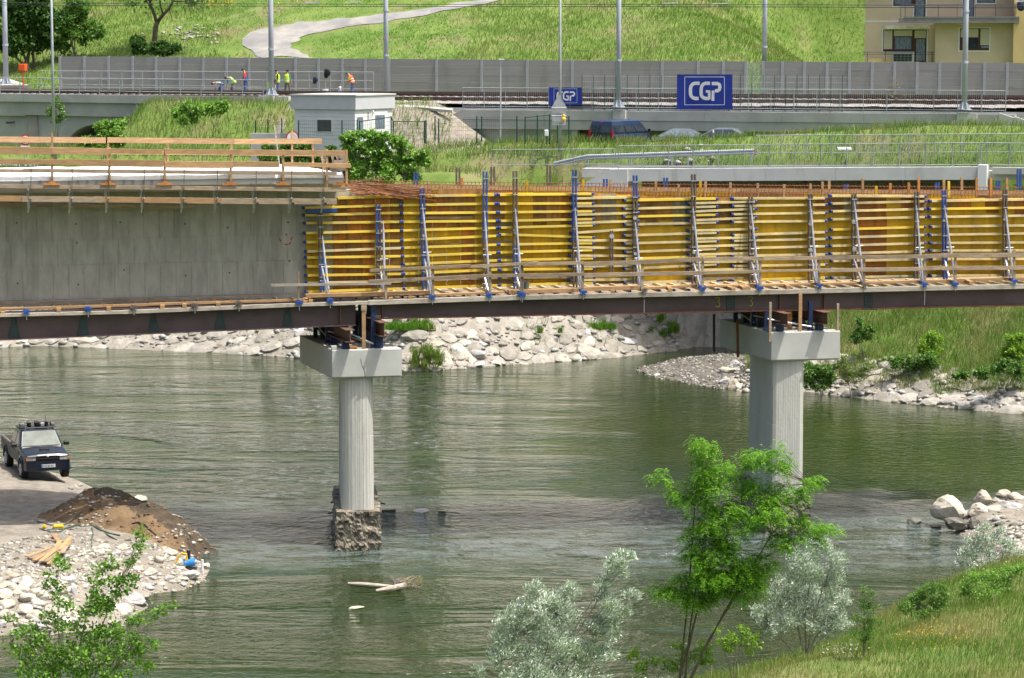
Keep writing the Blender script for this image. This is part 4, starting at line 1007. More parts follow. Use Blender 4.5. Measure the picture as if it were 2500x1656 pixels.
mb = MB(); c = P(z5(2288, 1195), -.9); mb.loft([[c + Vector((math.cos(a) * r, math.sin(a) * r, h)) for a in [2 * math.pi * k / 12 for k in range(12)]] for r, h in ((.11, 0), (.15, .27), (.155, .28), (.14, .28), (.11, .03))]); mb.build('bucket_body', M['cl_grey'], bk)

# ---- the deck trough behind the front formwork: far formwork, reinforcement
far_f = thing('far_deck_formwork', 'far side deck formwork with yellow boards and an orange top plank behind the rebar', 'formwork', BR.at(13, 2.4, 12.9))
def to_u(p):
    y, z = p.y, p.z - CAM_H
    return 1250 + 6500 * p.x / (y * math.cos(PITCH) - z * math.sin(PITCH))
def RB(s, t, dv):
    """height in the deck trough: dv photograph pixels under the line of the hook tops"""
    u = to_u(BR.at(s, t, 13.0))
    return BR.sz(u, float(np.interp(u, [850, 1370, 2100, 2490], [441, 447, 455, 458])) + dv, t)[1]
s = -0.3
while s < 28:
    L = rnd.choice((1.0, 1.2, .9))
    zb, zt = 12.0, RB(s, 2.4, 19)
    mb = MB(); mb.fbox(BR, s + .004, s + L - .004, 2.4, 2.44, zb, zt); mb.build('sheathing_panel', M[rnd.choice(('p_yellow', 'p_yellow', 'p_brown', 'wood_orange', 'p_yellow'))], far_f)
    s += L
for k in range(9):
    s0 = -.2 + k * 3.2
    mb = MB(); mb.bar(BR.at(s0, 2.3, RB(s0, 2.3, 12.5)), BR.at(s0 + 3.18, 2.3, RB(s0 + 3.18, 2.3, 12.5)), .045, .15); mb.build('top_plank', M['wood'], far_f)
for uv, v1, m in ((z6(145, 160), 472, 'p_yellow'), (z6(680, 155), 472, 'p_yellow'), (z6(943, 150), 478, 'wood'), (z6(1376, 165), 480, 'wood'), (z6(1595, 200), 480, 'wood'), (z6(1802, 168), 480, 'p_yellow'), (z6(1852, 172), 480, 'wood'), (z6(2090, 180), 480, 'wood'),
                  (z7(168, 160), 482, 'wood'), (z7(386, 172), 482, 'wood'), (z7(604, 165), 480, 'wood'), (z7(703, 150), 480, 'wood'), (z7(758, 140), 480, 'wood'), (z7(1035, 122), 475, 'wood'), (z7(1146, 185), 478, 'p_yellow'), (z7(1263, 162), 476, 'wood_orange'), (z7(1415, 155), 476, 'wood_orange'),
                  (z7(1497, 118), 476, 'wood_orange'), (z7(1705, 128), 476, 'wood'), (z7(1745, 145), 480, 'y_beam'), (z7(1853, 115), 480, 'wood'), (z7(1975, 118), 480, 'wood_orange'), (z7(2092, 118), 480, 'wood_orange'), (z7(2225, 118), 480, 'wood'),
                  ((983, 443), 470, 'wood'), ((1047, 446), 470, 'wood'), ((1127, 434), 458, 'wood_orange')):
    mb = MB(); mb.bar(BR.px(uv[0], uv[1], 1.9), BR.px(uv[0], v1, 1.9), .10, .06, up=BR.n); mb.build('upright_board', M[m], far_f)
for u, v0, m in ((1015, 422, 'blue'), (1118, 409, 'dark_steel'), (1203, 407, 'dark_steel'), (1340, 404, 'dark_steel'), (1478, 437, 'blue'), (1625, 434, 'blue'), (2065, 450, 'blue'), (2288, 446, 'blue'), (2437, 441, 'blue'), (2488, 413, 'blue')):
    for sg in (-1, 1):
        mb = MB(); q = BR.e * .06 * sg
        mb.bar(BR.px(u, v0, 5.6) + q, BR.px(u, 470, 5.6) + q, .06, .10, up=BR.n); mb.build('soldier_channel', M[m], far_f)
reb = thing('deck_reinforcement', 'rusty steel reinforcement cage standing above the formwork along the unfinished deck', 'rebar', BR.at(13, 1.2, 12.9))
mb = MB()
for k in range(190):
    s = .3 + k * .145; za_, zb_2, zc2 = RB(s, 1.2, 20), RB(s, 1.75, 8), RB(s, 3.4, 0)
    j = rnd.uniform(-.02, .02)
    mb.path([BR.at(s + j, 1.2, 12.5), BR.at(s, 1.2, za_)], .011, 4, False)
    mb.path([BR.at(s + .02, 1.7, 12.6), BR.at(s + .06 + j, 1.75, zb_2 - .03), BR.at(s + .11, 1.75, zb_2 + .02)], .010, 4, False)
    mb.path([BR.at(s + .05, 3.4, 12.5), BR.at(s + .05 + j, 3.4, zc2), BR.at(s + .05 + j, 3.6, zc2 + .03)], .010, 4, False)
tag(mb.build('stirrup', M['rust'], reb), kind='stuff')
for t, dz, m in ((1.2, 20, 'rust'), (1.75, 8, 'rust'), (3.4, 0.5, 'rust'), (3.4, 9, 'rust'), (1.2, 31, 'rust')):
    for k in range(4):
        s0 = .2 + k * 6.9
        mb = MB(); mb.path([BR.at(q, t, RB(q, t, dz) + rnd.uniform(-.012, .012)) for q in np.linspace(s0, s0 + 7, 9)], .011, 4); mb.build('longitudinal_bar', M[m], reb)
bun = thing('rebar_bundle', 'loose fan of long rusty rebar rods lying over the formwork beside the finished deck', 'rebar', P((860, 470), -.2))
for k in range(46):
    y0 = rnd.uniform(165, 285); f = (y0 - 165) / 120
    x0 = rnd.uniform(590, 680); x1 = rnd.uniform(1080, 1480) if rnd.random() < .8 else rnd.uniform(860, 1000); y1 = 235 + f * 105 + rnd.uniform(-16, 26) + (x1 - 1200) * .06
    p0, p1 = P(z5(x0, y0), .9 - 1.4 * f), P(z5(x1, y1), -.25 - .25 * rnd.random())
    m_ = p0.lerp(p1, .55) + Vector((0, 0, rnd.uniform(.0, .07)))
    mb = MB(); mb.path([p0, m_, p1], .011, 4); mb.build('rebar_rod', M['rust' if rnd.random() < .6 else 'rust_dark'], bun)
for y0, x1, y1 in ((168, 910, 125), (172, 940, 138), (178, 900, 150)):
    mb = MB(); mb.path([P(z5(612, y0 + 10), .9), P(z5(x1, y1), 1.2)], .011, 4); mb.build('rebar_rod', M['rust_dark'], bun)

# ---- steel girders
def girder(name, label, a0, a1, u0, u1, tops, bots, t, cat='girder'):
    """tops/bots: functions u -> v of the top and bottom edge"""
    p = [BR.sz(u, tops(u), t) for u in (u0, u1)]; q = [BR.sz(u, bots(u), t) for u in (u0, u1)]
    g = thing(name, label, cat, BR.at((p[0][0] + p[1][0]) / 2, t, q[0][1]), group='steel girders under the bridge')
    T = [BR.at(x[0], t, x[1]) for x in p]; B = [BR.at(x[0], t, x[1]) for x in q]
    mb = MB(); mb.prism([B[0], B[1], T[1], T[0]], BR.n * .025); mb.build('girder_web', M['girder'], g)
    mb = MB(); mb.bar(T[0] - Vector((0, 0, .02)), T[1] - Vector((0, 0, .02)), .30, .04); mb.build('top_flange', M['girder'], g)
    mb = MB(); mb.bar(B[0] + Vector((0, 0, .02)), B[1] + Vector((0, 0, .02)), .30, .045); mb.build('bottom_flange', M['girder_edge'] if u0 > 800 else M['girder'], g)
    return g
lt = lambda u: np.interp(u, [-100, 728, 900], [765, 737, 732]); lb = lambda u: np.interp(u, [-100, 0, 728, 900], [835, 830, 800, 793])
rt = lambda u: np.interp(u, [880, 1400, 1784, 2600], [736, 724, 716, 702]); rb = lambda u: np.interp(u, [880, 914, 1784, 2500, 2600], [780, 779, 760, 746, 744])
gl = girder('steel_girder', 'dark brown steel girder under the finished section, left of the first pier', 0, 0, -100, 868, lt, lb, -1.02)
gr_ = girder('steel_girder', 'long dark brown steel girder under the formwork, right of the first pier', 0, 0, 909, 2620, rt, rb, -1.02)
for tt_ in (3.9,):
    g = girder('steel_girder', 'far steel girder hidden behind the first span, left of the first pier', 0, 0, -100, 868, lt, lb, tt_)
    for o in [x for x in COL.objects if x.parent == g]: pass
    girder('steel_girder', 'far steel girder behind the formwork span, right of the first pier', 0, 0, 909, 2620, lambda u: rt(u) - 18, lambda u: rb(u) - 16, tt_)
for u in (35, 203, 375, 538, 703):
    c, z0 = BR.sz(u, lb(u) - 3, -1.03); z1 = BR.sz(u, lt(u) + 14, -1.03)[1]
    mb = MB(); mb.prism([BR.at(c - .22, -1.05, z0), BR.at(c + .22, -1.05, z0), BR.at(c + .06, -1.05, z1), BR.at(c - .06, -1.05, z1)], BR.n * .02); mb.build('gusset_plate', M['splice'], gl)
for g, u, tf, bf in ((gl, 831, lt, lb), (gl, -30, lt, lb), (gr_, 933, rt, rb), (gr_, 1902, rt, rb), (gr_, 2010, rt, rb)):
    c, z0 = BR.sz(u, bf(u) - 3, -1.03); z1 = BR.sz(u, tf(u) + 3, -1.03)[1]
    mb = MB(); mb.fbox(BR, c - .012, c + .012, -1.15, -1.02, z0, z1); mb.build('stiffener', M['girder_edge'], g)
for u in (1784, 2120):
    c, z0 = BR.sz(u, rb(u) - 3, -1.03); z1 = BR.sz(u, rt(u) + 4, -1.03)[1]
    mb = MB(); mb.fbox(BR, c - .17, c + .17, -1.045, -1.02, z0, z1); o = mb.build('splice_plate', M['splice'], gr_)
    for sx in (-.12, -.05, .05, .12):
        for k in range(6):
            zz = z0 + .06 + (z1 - z0 - .12) * k / 5
            mb = MB(); mb.tube(BR.at(c + sx, -1.065, zz), BR.at(c + sx, -1.04, zz), .016, n=6); mb.build('bolt', M['dark_steel'], o)
    mb = MB(); mb.fbox(BR, c - .3, c + .3, -1.18, -.86, z0 - .085, z0 - .055); mb.build('flange_plate', M['splice'], gr_)
three = [(-11, -20), (-2, -27), (8, -24), (10, -14), (2, -4), (11, 6), (12, 18), (4, 26), (-8, 24)]
for u, v in ((1752, 738), (1832, 736)):
    stroke([(u + a * .45, v + b * .45) for a, b in three], .025, -1.036, 'painted_three', M['paint_y'], gr_)
for k in range(9):
    u = 917 + (k % 5) * 2.6 + (k // 5) * .6; v = 771 + (k // 5) * 5
    stroke([(u, v), (u + 1.6, v + rnd.uniform(-1, 1)), (u + .8, v + 3)], .02, -1.036, 'painted_mark', M['paint_w'], gr_)
for k in range(4): stroke([(938 + k * 2.6, 775), (939.6 + k * 2.6, 775), (939 + k * 2.6, 778)], .02, -1.036, 'painted_mark', M['paint_w'], gr_)

# ---- piers
SIDE = Vector((-math.sin(R(17.7)), math.cos(R(17.7)), 0))
BLADE = Vector((-math.sin(R(4.6)), math.cos(R(4.6)), 0)); BLX = Vector((math.cos(R(4.6)), math.sin(R(4.6)), 0))
def pier(label, s0, s1, zt, zb, uc, wcol, z_foot, r=.16, ry=.16):
    near = [BR.at(s0, -1.6, 0), BR.at(s1, -1.6, 0)]
    pr = thing('bridge_pier', label, 'bridge pier', BR.at((s0 + s1) / 2, 1.0, 0), group='river piers')
    def ring(z, ins):
        c = [near[0], near[1], near[1] + SIDE * 5.2, near[0] + SIDE * 5.2]
        m = sum(c, Vector()) / 4
        return [Vector((p.x, p.y, z)) + Vector(((m - p).x, (m - p).y, 0)).normalized() * ins for p in c]
    mb = MB(); mb.loft([ring(zb, .10), ring(zb + .07, 0.0), ring(zt - .03, 0), ring(zt, .03)]); mb.build('pier_cap', M['conc_new'], pr)
    # column blade with board-marked surface
    cf = BR.px(uc, 1000, -1.42); cf = Vector((cf.x, cf.y, 0)); hw = wcol / 2; L = 5.2
    prof = []
    def edge(a, b, n):
        for k in range(n): prof.append(a.lerp(b, k / n))
    nose = [(-hw + r - r * math.cos(a), ry - ry * math.sin(a)) for a in np.linspace(0, math.pi / 2, 3 if r < .3 else 7)]
    pts = [(-hw, L - .16)] + nose + [(-x, y) for x, y in reversed(nose)] + [(hw, L - .16), (hw - .16, L), (-hw + .16, L)]
    pts = [Vector((a, b, 0)) for a, b in pts]
    for i in range(len(pts)):
        a, b = pts[i], pts[(i + 1) % len(pts)]
        nb = max(1, round((b - a).length / .095))
        d = (b - a) / nb; nrm = Vector((d.y, -d.x, 0)).normalized()
        for k in range(nb):
            q = a + d * k
            prof += [q + d * .04, q + d * .96, q + d * 1.0 - nrm * .024] if (b - a).length > .085 else [q]
    rings = []
    for z, sc in ((z_foot - .3, 1.03), (z_foot + 2.78, 1.012), (z_foot + 2.80, .992), (z_foot + 2.84, 1.0), (zb + .05, 1.0)):
        rings.append([cf + BLX * p.x * sc + BLADE * p.y + Vector((0, 0, z)) for p in prof])
    mb = MB(); mb.loft(rings); mb.build('pier_column', M['conc_col'], pr)
    # rough foundation block
    bm = bmesh.new(); bmesh.ops.create_cube(bm, size=1.0); bmesh.ops.subdivide_edges(bm, edges=bm.edges, cuts=34, use_grid_fill=True)
    for q in bm.verts:
        p = Vector((q.co.x * (wcol + .42), (q.co.y + .5) * (L + .7) - .32, (q.co.z + .5) * (z_foot + 1.55) - 1.5))
        p.x *= 1 + .06 * (1 - (p.z + 1.5) / (z_foot + 1.5)); nn = mnoise.fractal(p * 1.7 + Vector((uc, 0, 0)), 0.9, 2.0, 5) * .10 + mnoise.fractal(p * 6 + Vector((uc, 0, 0)), .6, 2, 4) * .085
        dirv = Vector((q.co.x, q.co.y, q.co.z * .35)).normalized()
        p += dirv * nn - Vector((0, 0, abs(nn) * .4 if q.co.z > .45 else 0))
        q.co = cf + BLX * p.x + BLADE * p.y + Vector((0, 0, p.z)) - pr.location
    me = bpy.data.meshes.new('foundation_block'); bm.to_mesh(me); bm.free(); me.materials.append(M['rubble_conc'])
    link(bpy.data.objects.new('foundation_block', me), pr)
    return pr, cf
pier1, cf1 = pier('concrete river pier under the join of the two steel girders, standing clear in the water', -.92, 1.66, 7.45, 6.38, 872, 1.19, 1.40, .52, .42)
pier2, cf2 = pier('concrete river pier partly hidden behind the bright green foreground tree', 15.87, 18.6, 7.72, 6.60, 1923.5, 1.23, 1.35)
stroke([(880, 876), (884, 892), (890, 905), (891, 919)], .012, -1.604, 'crack', M['cable'], pier1)
# ---- temporary supports on the caps
def i_beam(p0, p1, h, w, name, m, parent):
    mb = MB(); p0, p1 = Vector(p0), Vector(p1); up = Vector((0, 0, 1))
    mb.bar(p0, p1, .02, h - .05); mb.bar(p0 + up * (h / 2 - .0125), p1 + up * (h / 2 - .0125), w, .025); mb.bar(p0 - up * (h / 2 - .0125), p1 - up * (h / 2 - .0125), w, .025)
    return mb.build(name, m, parent)
def support(label, base, z0, sb, z_beam, posts, wood):
    f = thing('support_trestle', label, 'trestle', base, group='steel trestles on the pier caps')
    for s, zc, h in sb:
        p = BR.at(s, -2.02, zc); i_beam(p, p + SIDE * 5.2, h, .34, 'cross_beam', M['girder_rust'], f)
        for k in (0.0, .42, .8):
            q = p + SIDE * (.75 + 4.2 * k); mb = MB(); zz = zc - h / 2
            mb.box(Vector((q.x, q.y, (zz + z0) / 2)), BR.e * .13, BR.n * .13, (0, 0, (zz - z0) / 2)); mb.build('jack_block', M['blue_dark'], f)
    for s, t, zt in posts:
        mb = MB(); mb.bar(BR.at(s, t, z0), BR.at(s, t, zt), .16, .16, up=BR.n); mb.bar(BR.at(s - .1, t, z0 + .02), BR.at(s + .1, t, z0 + .02), .2, .03); mb.build('trestle_post', M['blue_dark'], f)
    for (a, b) in ((0, 1), (2, 3), (0, 2)):
        pa, pb = posts[a % len(posts)], posts[b % len(posts)]
        mb = MB(); mb.tube(BR.at(pa[0], pa[1] - .1, z0 + .15), BR.at(pb[0], pb[1] - .1, pb[2] - .3), .03, n=6); mb.build('brace_tube', M['galv'], f)
    for s, t, za, zb_, w, m in wood:
        mb = MB(); mb.bar(BR.at(s, t, za), BR.at(s, t, zb_), w, .08, up=BR.n); mb.build('timber_post', M[m], f)
    return f
sx = lambda u, t: BR.sz(u, 800, t)[0]
zv = lambda u, v, t: BR.sz(u, v, t)[1]
f1 = support('blue and rusty steel trestle on the cap of the left pier', BR.at(.4, 0, 7.46), 7.46, [(sx(855, -2.02), zv(855, 821, -2.02), .46), (sx(938, -2.02), zv(938, 805, -2.02), .52)], 8.2,
             [(sx(911, -1.2), -1.2, 9.1), (sx(845, -.6), -.6, 8.3), (sx(800, .8), .8, 8.2), (sx(770, 2.6), 2.6, 8.3), (sx(880, .6), .6, 9.0), (sx(815, 1.8), 1.8, 8.2), (sx(900, 2.2), 2.2, 8.9), (sx(790, 2.0), 2.0, 8.2)],
             [(sx(888, -1.5), -1.5, 7.46, zv(888, 744, -1.5), .14, 'wood'), (sx(888, -1.46), -1.52, zv(888, 758, -1.5), zv(888, 742, -1.5), .2, 'wood_old')])
mb = MB(); c = P((815, 850), -1.45); mb.box(c + Vector((0, 0, .02)), BR.e * .1, BR.n * .1, (0, 0, .06)); mb.build('loose_block', M['conc_light'], f1)
mb = MB(); c = P((862, 848), -1.4); mb.box(c, BR.e * .14, BR.n * .12, (0, 0, .04)); mb.build('loose_block', M['wood_orange'], f1)
f2 = support('blue and rusty steel trestle on the cap of the right pier', BR.at(17, 0, 7.73), 7.73, [(sx(1923, -2.02), zv(1923, 780, -2.02), .46), (sx(2020, -2.02), zv(2020, 778, -2.02), .48)], 8.3,
             [(sx(1978, -1.3), -1.3, 8.85), (sx(1872, -1.2), -1.2, 8.5), (sx(1838, .6), .6, 8.45), (sx(1795, 2.2), 2.2, 8.5), (sx(1960, .8), .8, 9.1), (sx(1855, 1.6), 1.6, 8.45), (sx(1815, 3.2), 3.2, 8.5), (sx(1940, 2.2), 2.2, 9.0)],
             [(sx(1953, -1.5), -1.5, 7.73, zv(1953, 716, -1.5), .13, 'wood'), (sx(1928, -.7), -.7, 7.73, zv(1928, 716, -.7), .16, 'wood_orange'), (sx(1880, -1.66), -1.66, zv(1878, 835, -1.66), zv(1880, 738, -1.66), .09, 'wood_old'), (sx(2048, -1.66), -1.5, zv(2046, 808, -1.5), zv(2048, 741, -1.5), .09, 'wood_old')])
for uv0, uv1, k, m in (((1800, 780), (1802, 873), .55, 'rust'), ((1743, 767), (1743, 859), 1.0, 'iron')):
    t = -1.6 + 5.2 * k * .99; mb = MB(); mb.bar(P(uv0, t - .2), P(uv1, t - .2), .09, .06, up=BR.n); mb.build('side_batten', M[m], f2)
# beams between pier line and platform, sitting on the trestle (packing under the girders)
for f, u, vb in ((f1, 770, None), (f2, 1800, None)): pass
# ------------------------------------------------------------------ railway, walls, barrier and road on the far bank
def za(x, y): return x / 2.785, y / 2.785
def zb_(x, y): return 800 + x / 2.785, y / 2.785
def zc_(x, y): return 1650 + x / 2.785, y / 2.785
def RP(u, v, t): return RW.px(u, v, t)
def rs(u, t): return RW.sz(u, 250, t)[0]
def rz_(u, v, t): return RW.sz(u, v, t)[1]
# ballast bed and rails
ss = np.arange(-62, 52, 0.35); tt = np.concatenate([[-4.35, -4.0], np.arange(-3.6, 4.3, 0.35), [4.8, 5.4]])
Sg, Tg = np.meshgrid(ss, tt)
Zg = np.interp(Tg, [-4.4, -3.4, 3.6, 5.2], [14.5, 14.93, 14.93, 14.6]) + vnoise(Sg * 2.2, Tg * 2.2, 3, 3) * 0.06
Pw = np.array(RW.o)[None] + Sg.ravel()[:, None] * np.array(RW.e) + Tg.ravel()[:, None] * np.array(RW.n); Pw[:, 2] = Zg.ravel()
ii = np.arange(Sg.size).reshape(Sg.shape)
bal = np_obj('railway_ballast', Pw, np.stack([ii[:-1, :-1].ravel(), ii[:-1, 1:].ravel(), ii[1:, 1:].ravel(), ii[1:, :-1].ravel()], 1), [M['ballast']])
tag(bal, kind='structure')
for k in range(150):
    s = -44 + k * .6
    mb = MB(); mb.fbox(RW, s, s + .26, -3.3, -.8, 14.86, 14.99); mb.build('sleeper', M['sleeper'], bal)
for t, lab in ((-2.75, 'nearest rusty rail of the railway track'), (-1.3, 'second rusty rail of the near railway track'), (1.6, 'third rusty rail, on the far track'), (3.05, 'rusty rail closest to the grey noise barrier')):
    r_ = thing('railway_rail', lab, 'rail', RW.at(-5, t, 14.97))
    mb = MB(); mb.fbox(RW, -62, 52, t - .035, t + .035, 15.10, 15.16); mb.build('rail_head', M['rail_steel'], r_)
    mb = MB(); mb.fbox(RW, -62, 52, t - .010, t + .010, 14.99, 15.10); mb.build('rail_web', M['rail_steel'], r_)
    mb = MB(); mb.fbox(RW, -62, 52, t - .07, t + .07, 14.96, 14.99); mb.build('rail_foot', M['rail_steel'], r_)
tr = thing('cable_trough', 'dark rust brown cable trough along the near edge of the railway ballast', 'trough', RW.at(-5, -3.7, 14.6))
for a, b, z0, z1 in ((-62, -13.2, 14.80, 14.96), (-10.2, 52, 14.48, 14.94)):
    s = a
    while s < b:
        e_ = min(s + 3.0, b); mb = MB(); mb.fbox(RW, s, e_ - .02, -3.95, -3.6, z0, z1); mb.build('trough_section', M['rail_steel'], tr); s += 3.0

# viaduct with an arched underpass, left
wl = thing('railway_viaduct_wall', 'grey concrete railway wall with a projecting coping and an arched underpass, on the left', 'wall', RW.at(-30, -4.6, 11.2))
sR = rs(640, -4.75)
def fan(parent, name, s0, s1, t0, t1, z0a, z0b, z1a, z1b, m):
    mb = MB(); mb.prism([RW.at(s0, t0, z0a), RW.at(s1, t0, z0b), RW.at(s1, t0, z1b), RW.at(s0, t0, z1a)], RW.n * (t1 - t0)); return mb.build(name, M[m], parent)
zc0, zc1 = 15.12, 14.88
nseg = 5; s0 = -62
for k in range(nseg):
    a = s0 + (sR - s0) * k / nseg; b = s0 + (sR - s0) * (k + 1) / nseg - .012
    f0, f1 = (a - s0) / (sR - s0), (b - s0) / (sR - s0)
    q0, q1 = zc0 + (zc1 - zc0) * f0, zc0 + (zc1 - zc0) * f1
    fan(wl, 'coping_block', a, b, -4.85, -4.3, q0 - .55, q1 - .55, q0, q1, 'conc_rail')
    fan(wl, 'wall_beam', a, b + .012, -4.68, -4.2, 13.48, 13.42, q0 - .553, q1 - .553, 'conc_rail')
ac, ar = rs(238, -4.4), 2.45
zsp = rz_(238, 304, -4.4) - ar * .72
arc = [(ac + ar * math.cos(math.pi - math.pi * k / 16), zsp + ar * .72 * math.sin(math.pi * k / 16)) for k in range(17)]
outl = [(-62, 10.3), (ac - ar, 10.3)] + arc + [(ac + ar, 10.3), (sR, 10.3), (sR, 13.43), (-62, 13.47)]
mb = MB(); mb.prism([RW.at(a, -4.45, z) for a, z in outl], RW.n * .9); mb.build('arch_wall', M['conc_rail'], wl)
mb = MB()
rings = [[RW.at(a, t, z) for a, z in [(ac - ar, 10.3)] + arc + [(ac + ar, 10.3)]] for t in (-3.6, 5.0)]
mb.loft(rings, cap=False, closed=False); mb.build('vault', M['conc_rail'], wl)
mb = MB(); mb.fbox(RW, ac - 3, ac + 3, 5.0, 5.2, 10, 14.3); mb.build('vault_end', M['conc_rail'], wl)
a0, a1 = rs(62, -4.5), rs(95, -4.5)
mb = MB(); mb.prism([RW.at(a0, -4.75, 10.3), RW.at(a1 + .1, -4.75, 10.3), RW.at(a1 - .15, -4.55, 13.44), RW.at(a0 + .3, -4.55, 13.44)], RW.n * .3); mb.build('side_wall_shade', M['asphalt'], wl)  # shaded side wall, its shade put in as a darker material
mb = MB(); p = RP(15, 299, -4.9); mb.tube(p, p + RW.e * .5, .09, n=8); mb.tube(p + RW.e * .38, p + RW.e * .42 + RW.n * .4, .06, n=6); tag(mb.build('pipe_stub', M['iron']), 'short black pipe sticking out of the railway wall at the far left', 'pipe')
eb = thing('mast_footing', 'pale concrete mast footing at the right end of the railway viaduct wall', 'footing', RW.at(sR, -4.5, 13.5))
mb = MB(); mb.fbox(RW, rs(632, -4.9), rs(668, -4.9), -5.0, -3.7, 13.9, 14.95); mb.build('footing_block', M['conc_light'], eb)
mb = MB(); mb.fbox(RW, rs(668, -4.9) + .01, rs(700, -4.9), -4.6, -3.7, 14.0, 14.93); mb.build('footing_step', M['conc_light'], eb)

# retaining wall, right
wr = thing('railway_retaining_wall', 'long grey concrete retaining wall carrying the railway, on the right', 'wall', RW.at(14, -5, 11.2))
z_t = 14.13
def wsec(u0, u1): return rs(u0, -5.05), rs(u1, -5.05)
edges = [1130, 1330, 1530, 1720, 1910, 2110, 2310, 2480]
for k in range(len(edges) - 1):
    a, b = wsec(edges[k], edges[k + 1])
    mb = MB(); mb.fbox(RW, a, b - .015, -5.1, -4.3, z_t - .62, z_t); mb.build('wall_cap', M['conc_rail'], wr)
    mb = MB(); mb.fbox(RW, a, b - .01, -5.06, -4.3, z_t - 1.25, z_t - .632); mb.build('wall_face', M['conc_rail'], wr)
a, b = rs(1082, -5.1), rs(1130, -5.1)
mb = MB(); mb.prism([RW.at(a, -5.1, z_t - .95), RW.at(b - .02, -5.1, z_t - 1.25), RW.at(b - .02, -5.1, z_t), RW.at(a + .25, -5.1, z_t - .5)], RW.n * .8); mb.build('wing_wall', M['conc_rail'], wr)
a, b = rs(1075, -4.9), rs(1396, -4.9)
mb = MB(); mb.fbox(RW, a, b, -4.6, -4.3, 10.5, z_t - 1.252); mb.build('lower_wall', M['conc_rail'], wr)
mb = MB(); mb.fbox(RW, b, b + .4, -4.9, -4.3, 10.5, z_t - 1.252); mb.build('lower_wall', M['conc_rail'], wr)
a, b = rs(1396, -4.9), rs(2480, -4.9)
mb = MB(); mb.fbox(RW, a, b, -2.6, -2.4, 10.5, z_t - 1.26); mb.build('recess_wall', M['conc_rail'], wr)
mb = MB(); mb.fbox(RW, a, b, -4.3, -2.4, z_t - 1.26, z_t - 1.1); mb.build('recess_soffit', M['conc_rail'], wr)
for u, w, lab in ((1513, .42, 0), (2362, .62, 0)):
    c = rs(u, -5.2); mb = MB(); mb.fbox(RW, c - w, c + w, -5.35, -5.102, z_t - (1.24 if u < 2000 else 1.9), z_t + .06); mb.build('mast_pillar', M['conc_light'], wr)
c = rs(2440, -5.3)
for k in range(3):
    mb = MB(); mb.prism([RW.at(c + k * 1.0, -5.4 - k * .5, z_t - .9 - k * .2), RW.at(c + 3.2 + k, -5.6 - k * .5, z_t - 1.6 - k * .2), RW.at(c + 3.2 + k, -5.6 - k * .5, z_t - .95 - k * .2), RW.at(c + k, -5.4 - k * .5, z_t - .2 - k * .2 + .3)], RW.n * .3); mb.build('stair_cheek', M['conc_light'], wr)
mb = MB(); mb.fbox(RW, rs(1082, -4.9), rs(2600, -4.9), -4.29, -3.0, 13.4, z_t + .12); mb.build('walkway', M['conc_light'], wr)
cw = thing('channel_kerb', 'curved pale drainage kerb on the gravel slope beside the railway wall', 'kerb', RP(1000, 265, -6))
pts = [(948, 261, -5.4), (990, 262, -5.6), (1035, 264, -5.9), (1075, 268, -6.2), (1105, 270, -6.2)]
mb = MB(); mb.path([RP(u, v, t) for u, v, t in pts], .16, 6); mb.build('kerb_stone', M['conc_light'], cw)

# railings
def railing(root, pts, h_top, rails, post_gap, bar_gap, r_post=.028, r_rail=.028, m='railing', bar_m='railing'):
    """pts: foot points of the railing in the world; straight between them"""
    pts = [Vector(p) for p in pts]
    bars = MB(); nb = 0
    for a, b in zip(pts[:-1], pts[1:]):
        L = (b - a).length; n = max(1, round(L / post_gap))
        for k in range(n + 1):
            p = a.lerp(b, k / n); mb = MB(); mb.tube(p, p + Vector((0, 0, h_top)), r_post, n=6); mb.build('railing_post', M[m], root)
        for h in rails:
            mb = MB(); mb.tube(a + Vector((0, 0, h)), b + Vector((0, 0, h)), r_rail if h == h_top else r_rail * .8, n=6); mb.build('rail', M[m], root)
        if bar_gap:
            nb = int(L / bar_gap)
            for k in range(1, nb):
                p = a.lerp(b, k / nb); bars.tube(p + Vector((0, 0, rails[-1])), p + Vector((0, 0, h_top)), .009, n=4, cap=False)
    if bar_gap: tag(bars.build('baluster', M[bar_m], root), kind='stuff')
r1 = thing('railing', 'grey steel railing with thin bars on the railway retaining wall behind the banners', 'railing', RW.at(14, -4.8, z_t), group='steel railings on the far bank')
railing(r1, [RW.at(rs(1130, -4.8), -4.8, z_t + .01), RW.at(rs(2455, -4.8), -4.8, z_t + .01)], 1.45, (1.45, .22), 1.5, .13)
r2 = thing('railing', 'plain three rail handrail on the viaduct coping at the left', 'railing', RW.at(-30, -4.5, 15), group='steel railings on the far bank')
pa, pb = RW.at(-60, -4.5, 15.10), RW.at(rs(643, -4.5), -4.5, 14.90)
railing(r2, [pa, pb], 1.12, (1.12, .68, .25), 1.53, 0, .035, .035)
r3 = thing('railing', 'plain three rail handrail between the tracks and the noise barrier', 'railing', RW.at(-24, 5.6, 14.7), group='steel railings on the far bank')
pa, pb = RW.at(rs(103, 5.6), 5.6, 14.72), RW.at(rs(912, 5.6), 5.6, 14.72)
railing(r3, [pa, pb], 1.75, (1.75, 1.15, .55), 1.7, 0, .03, .03)

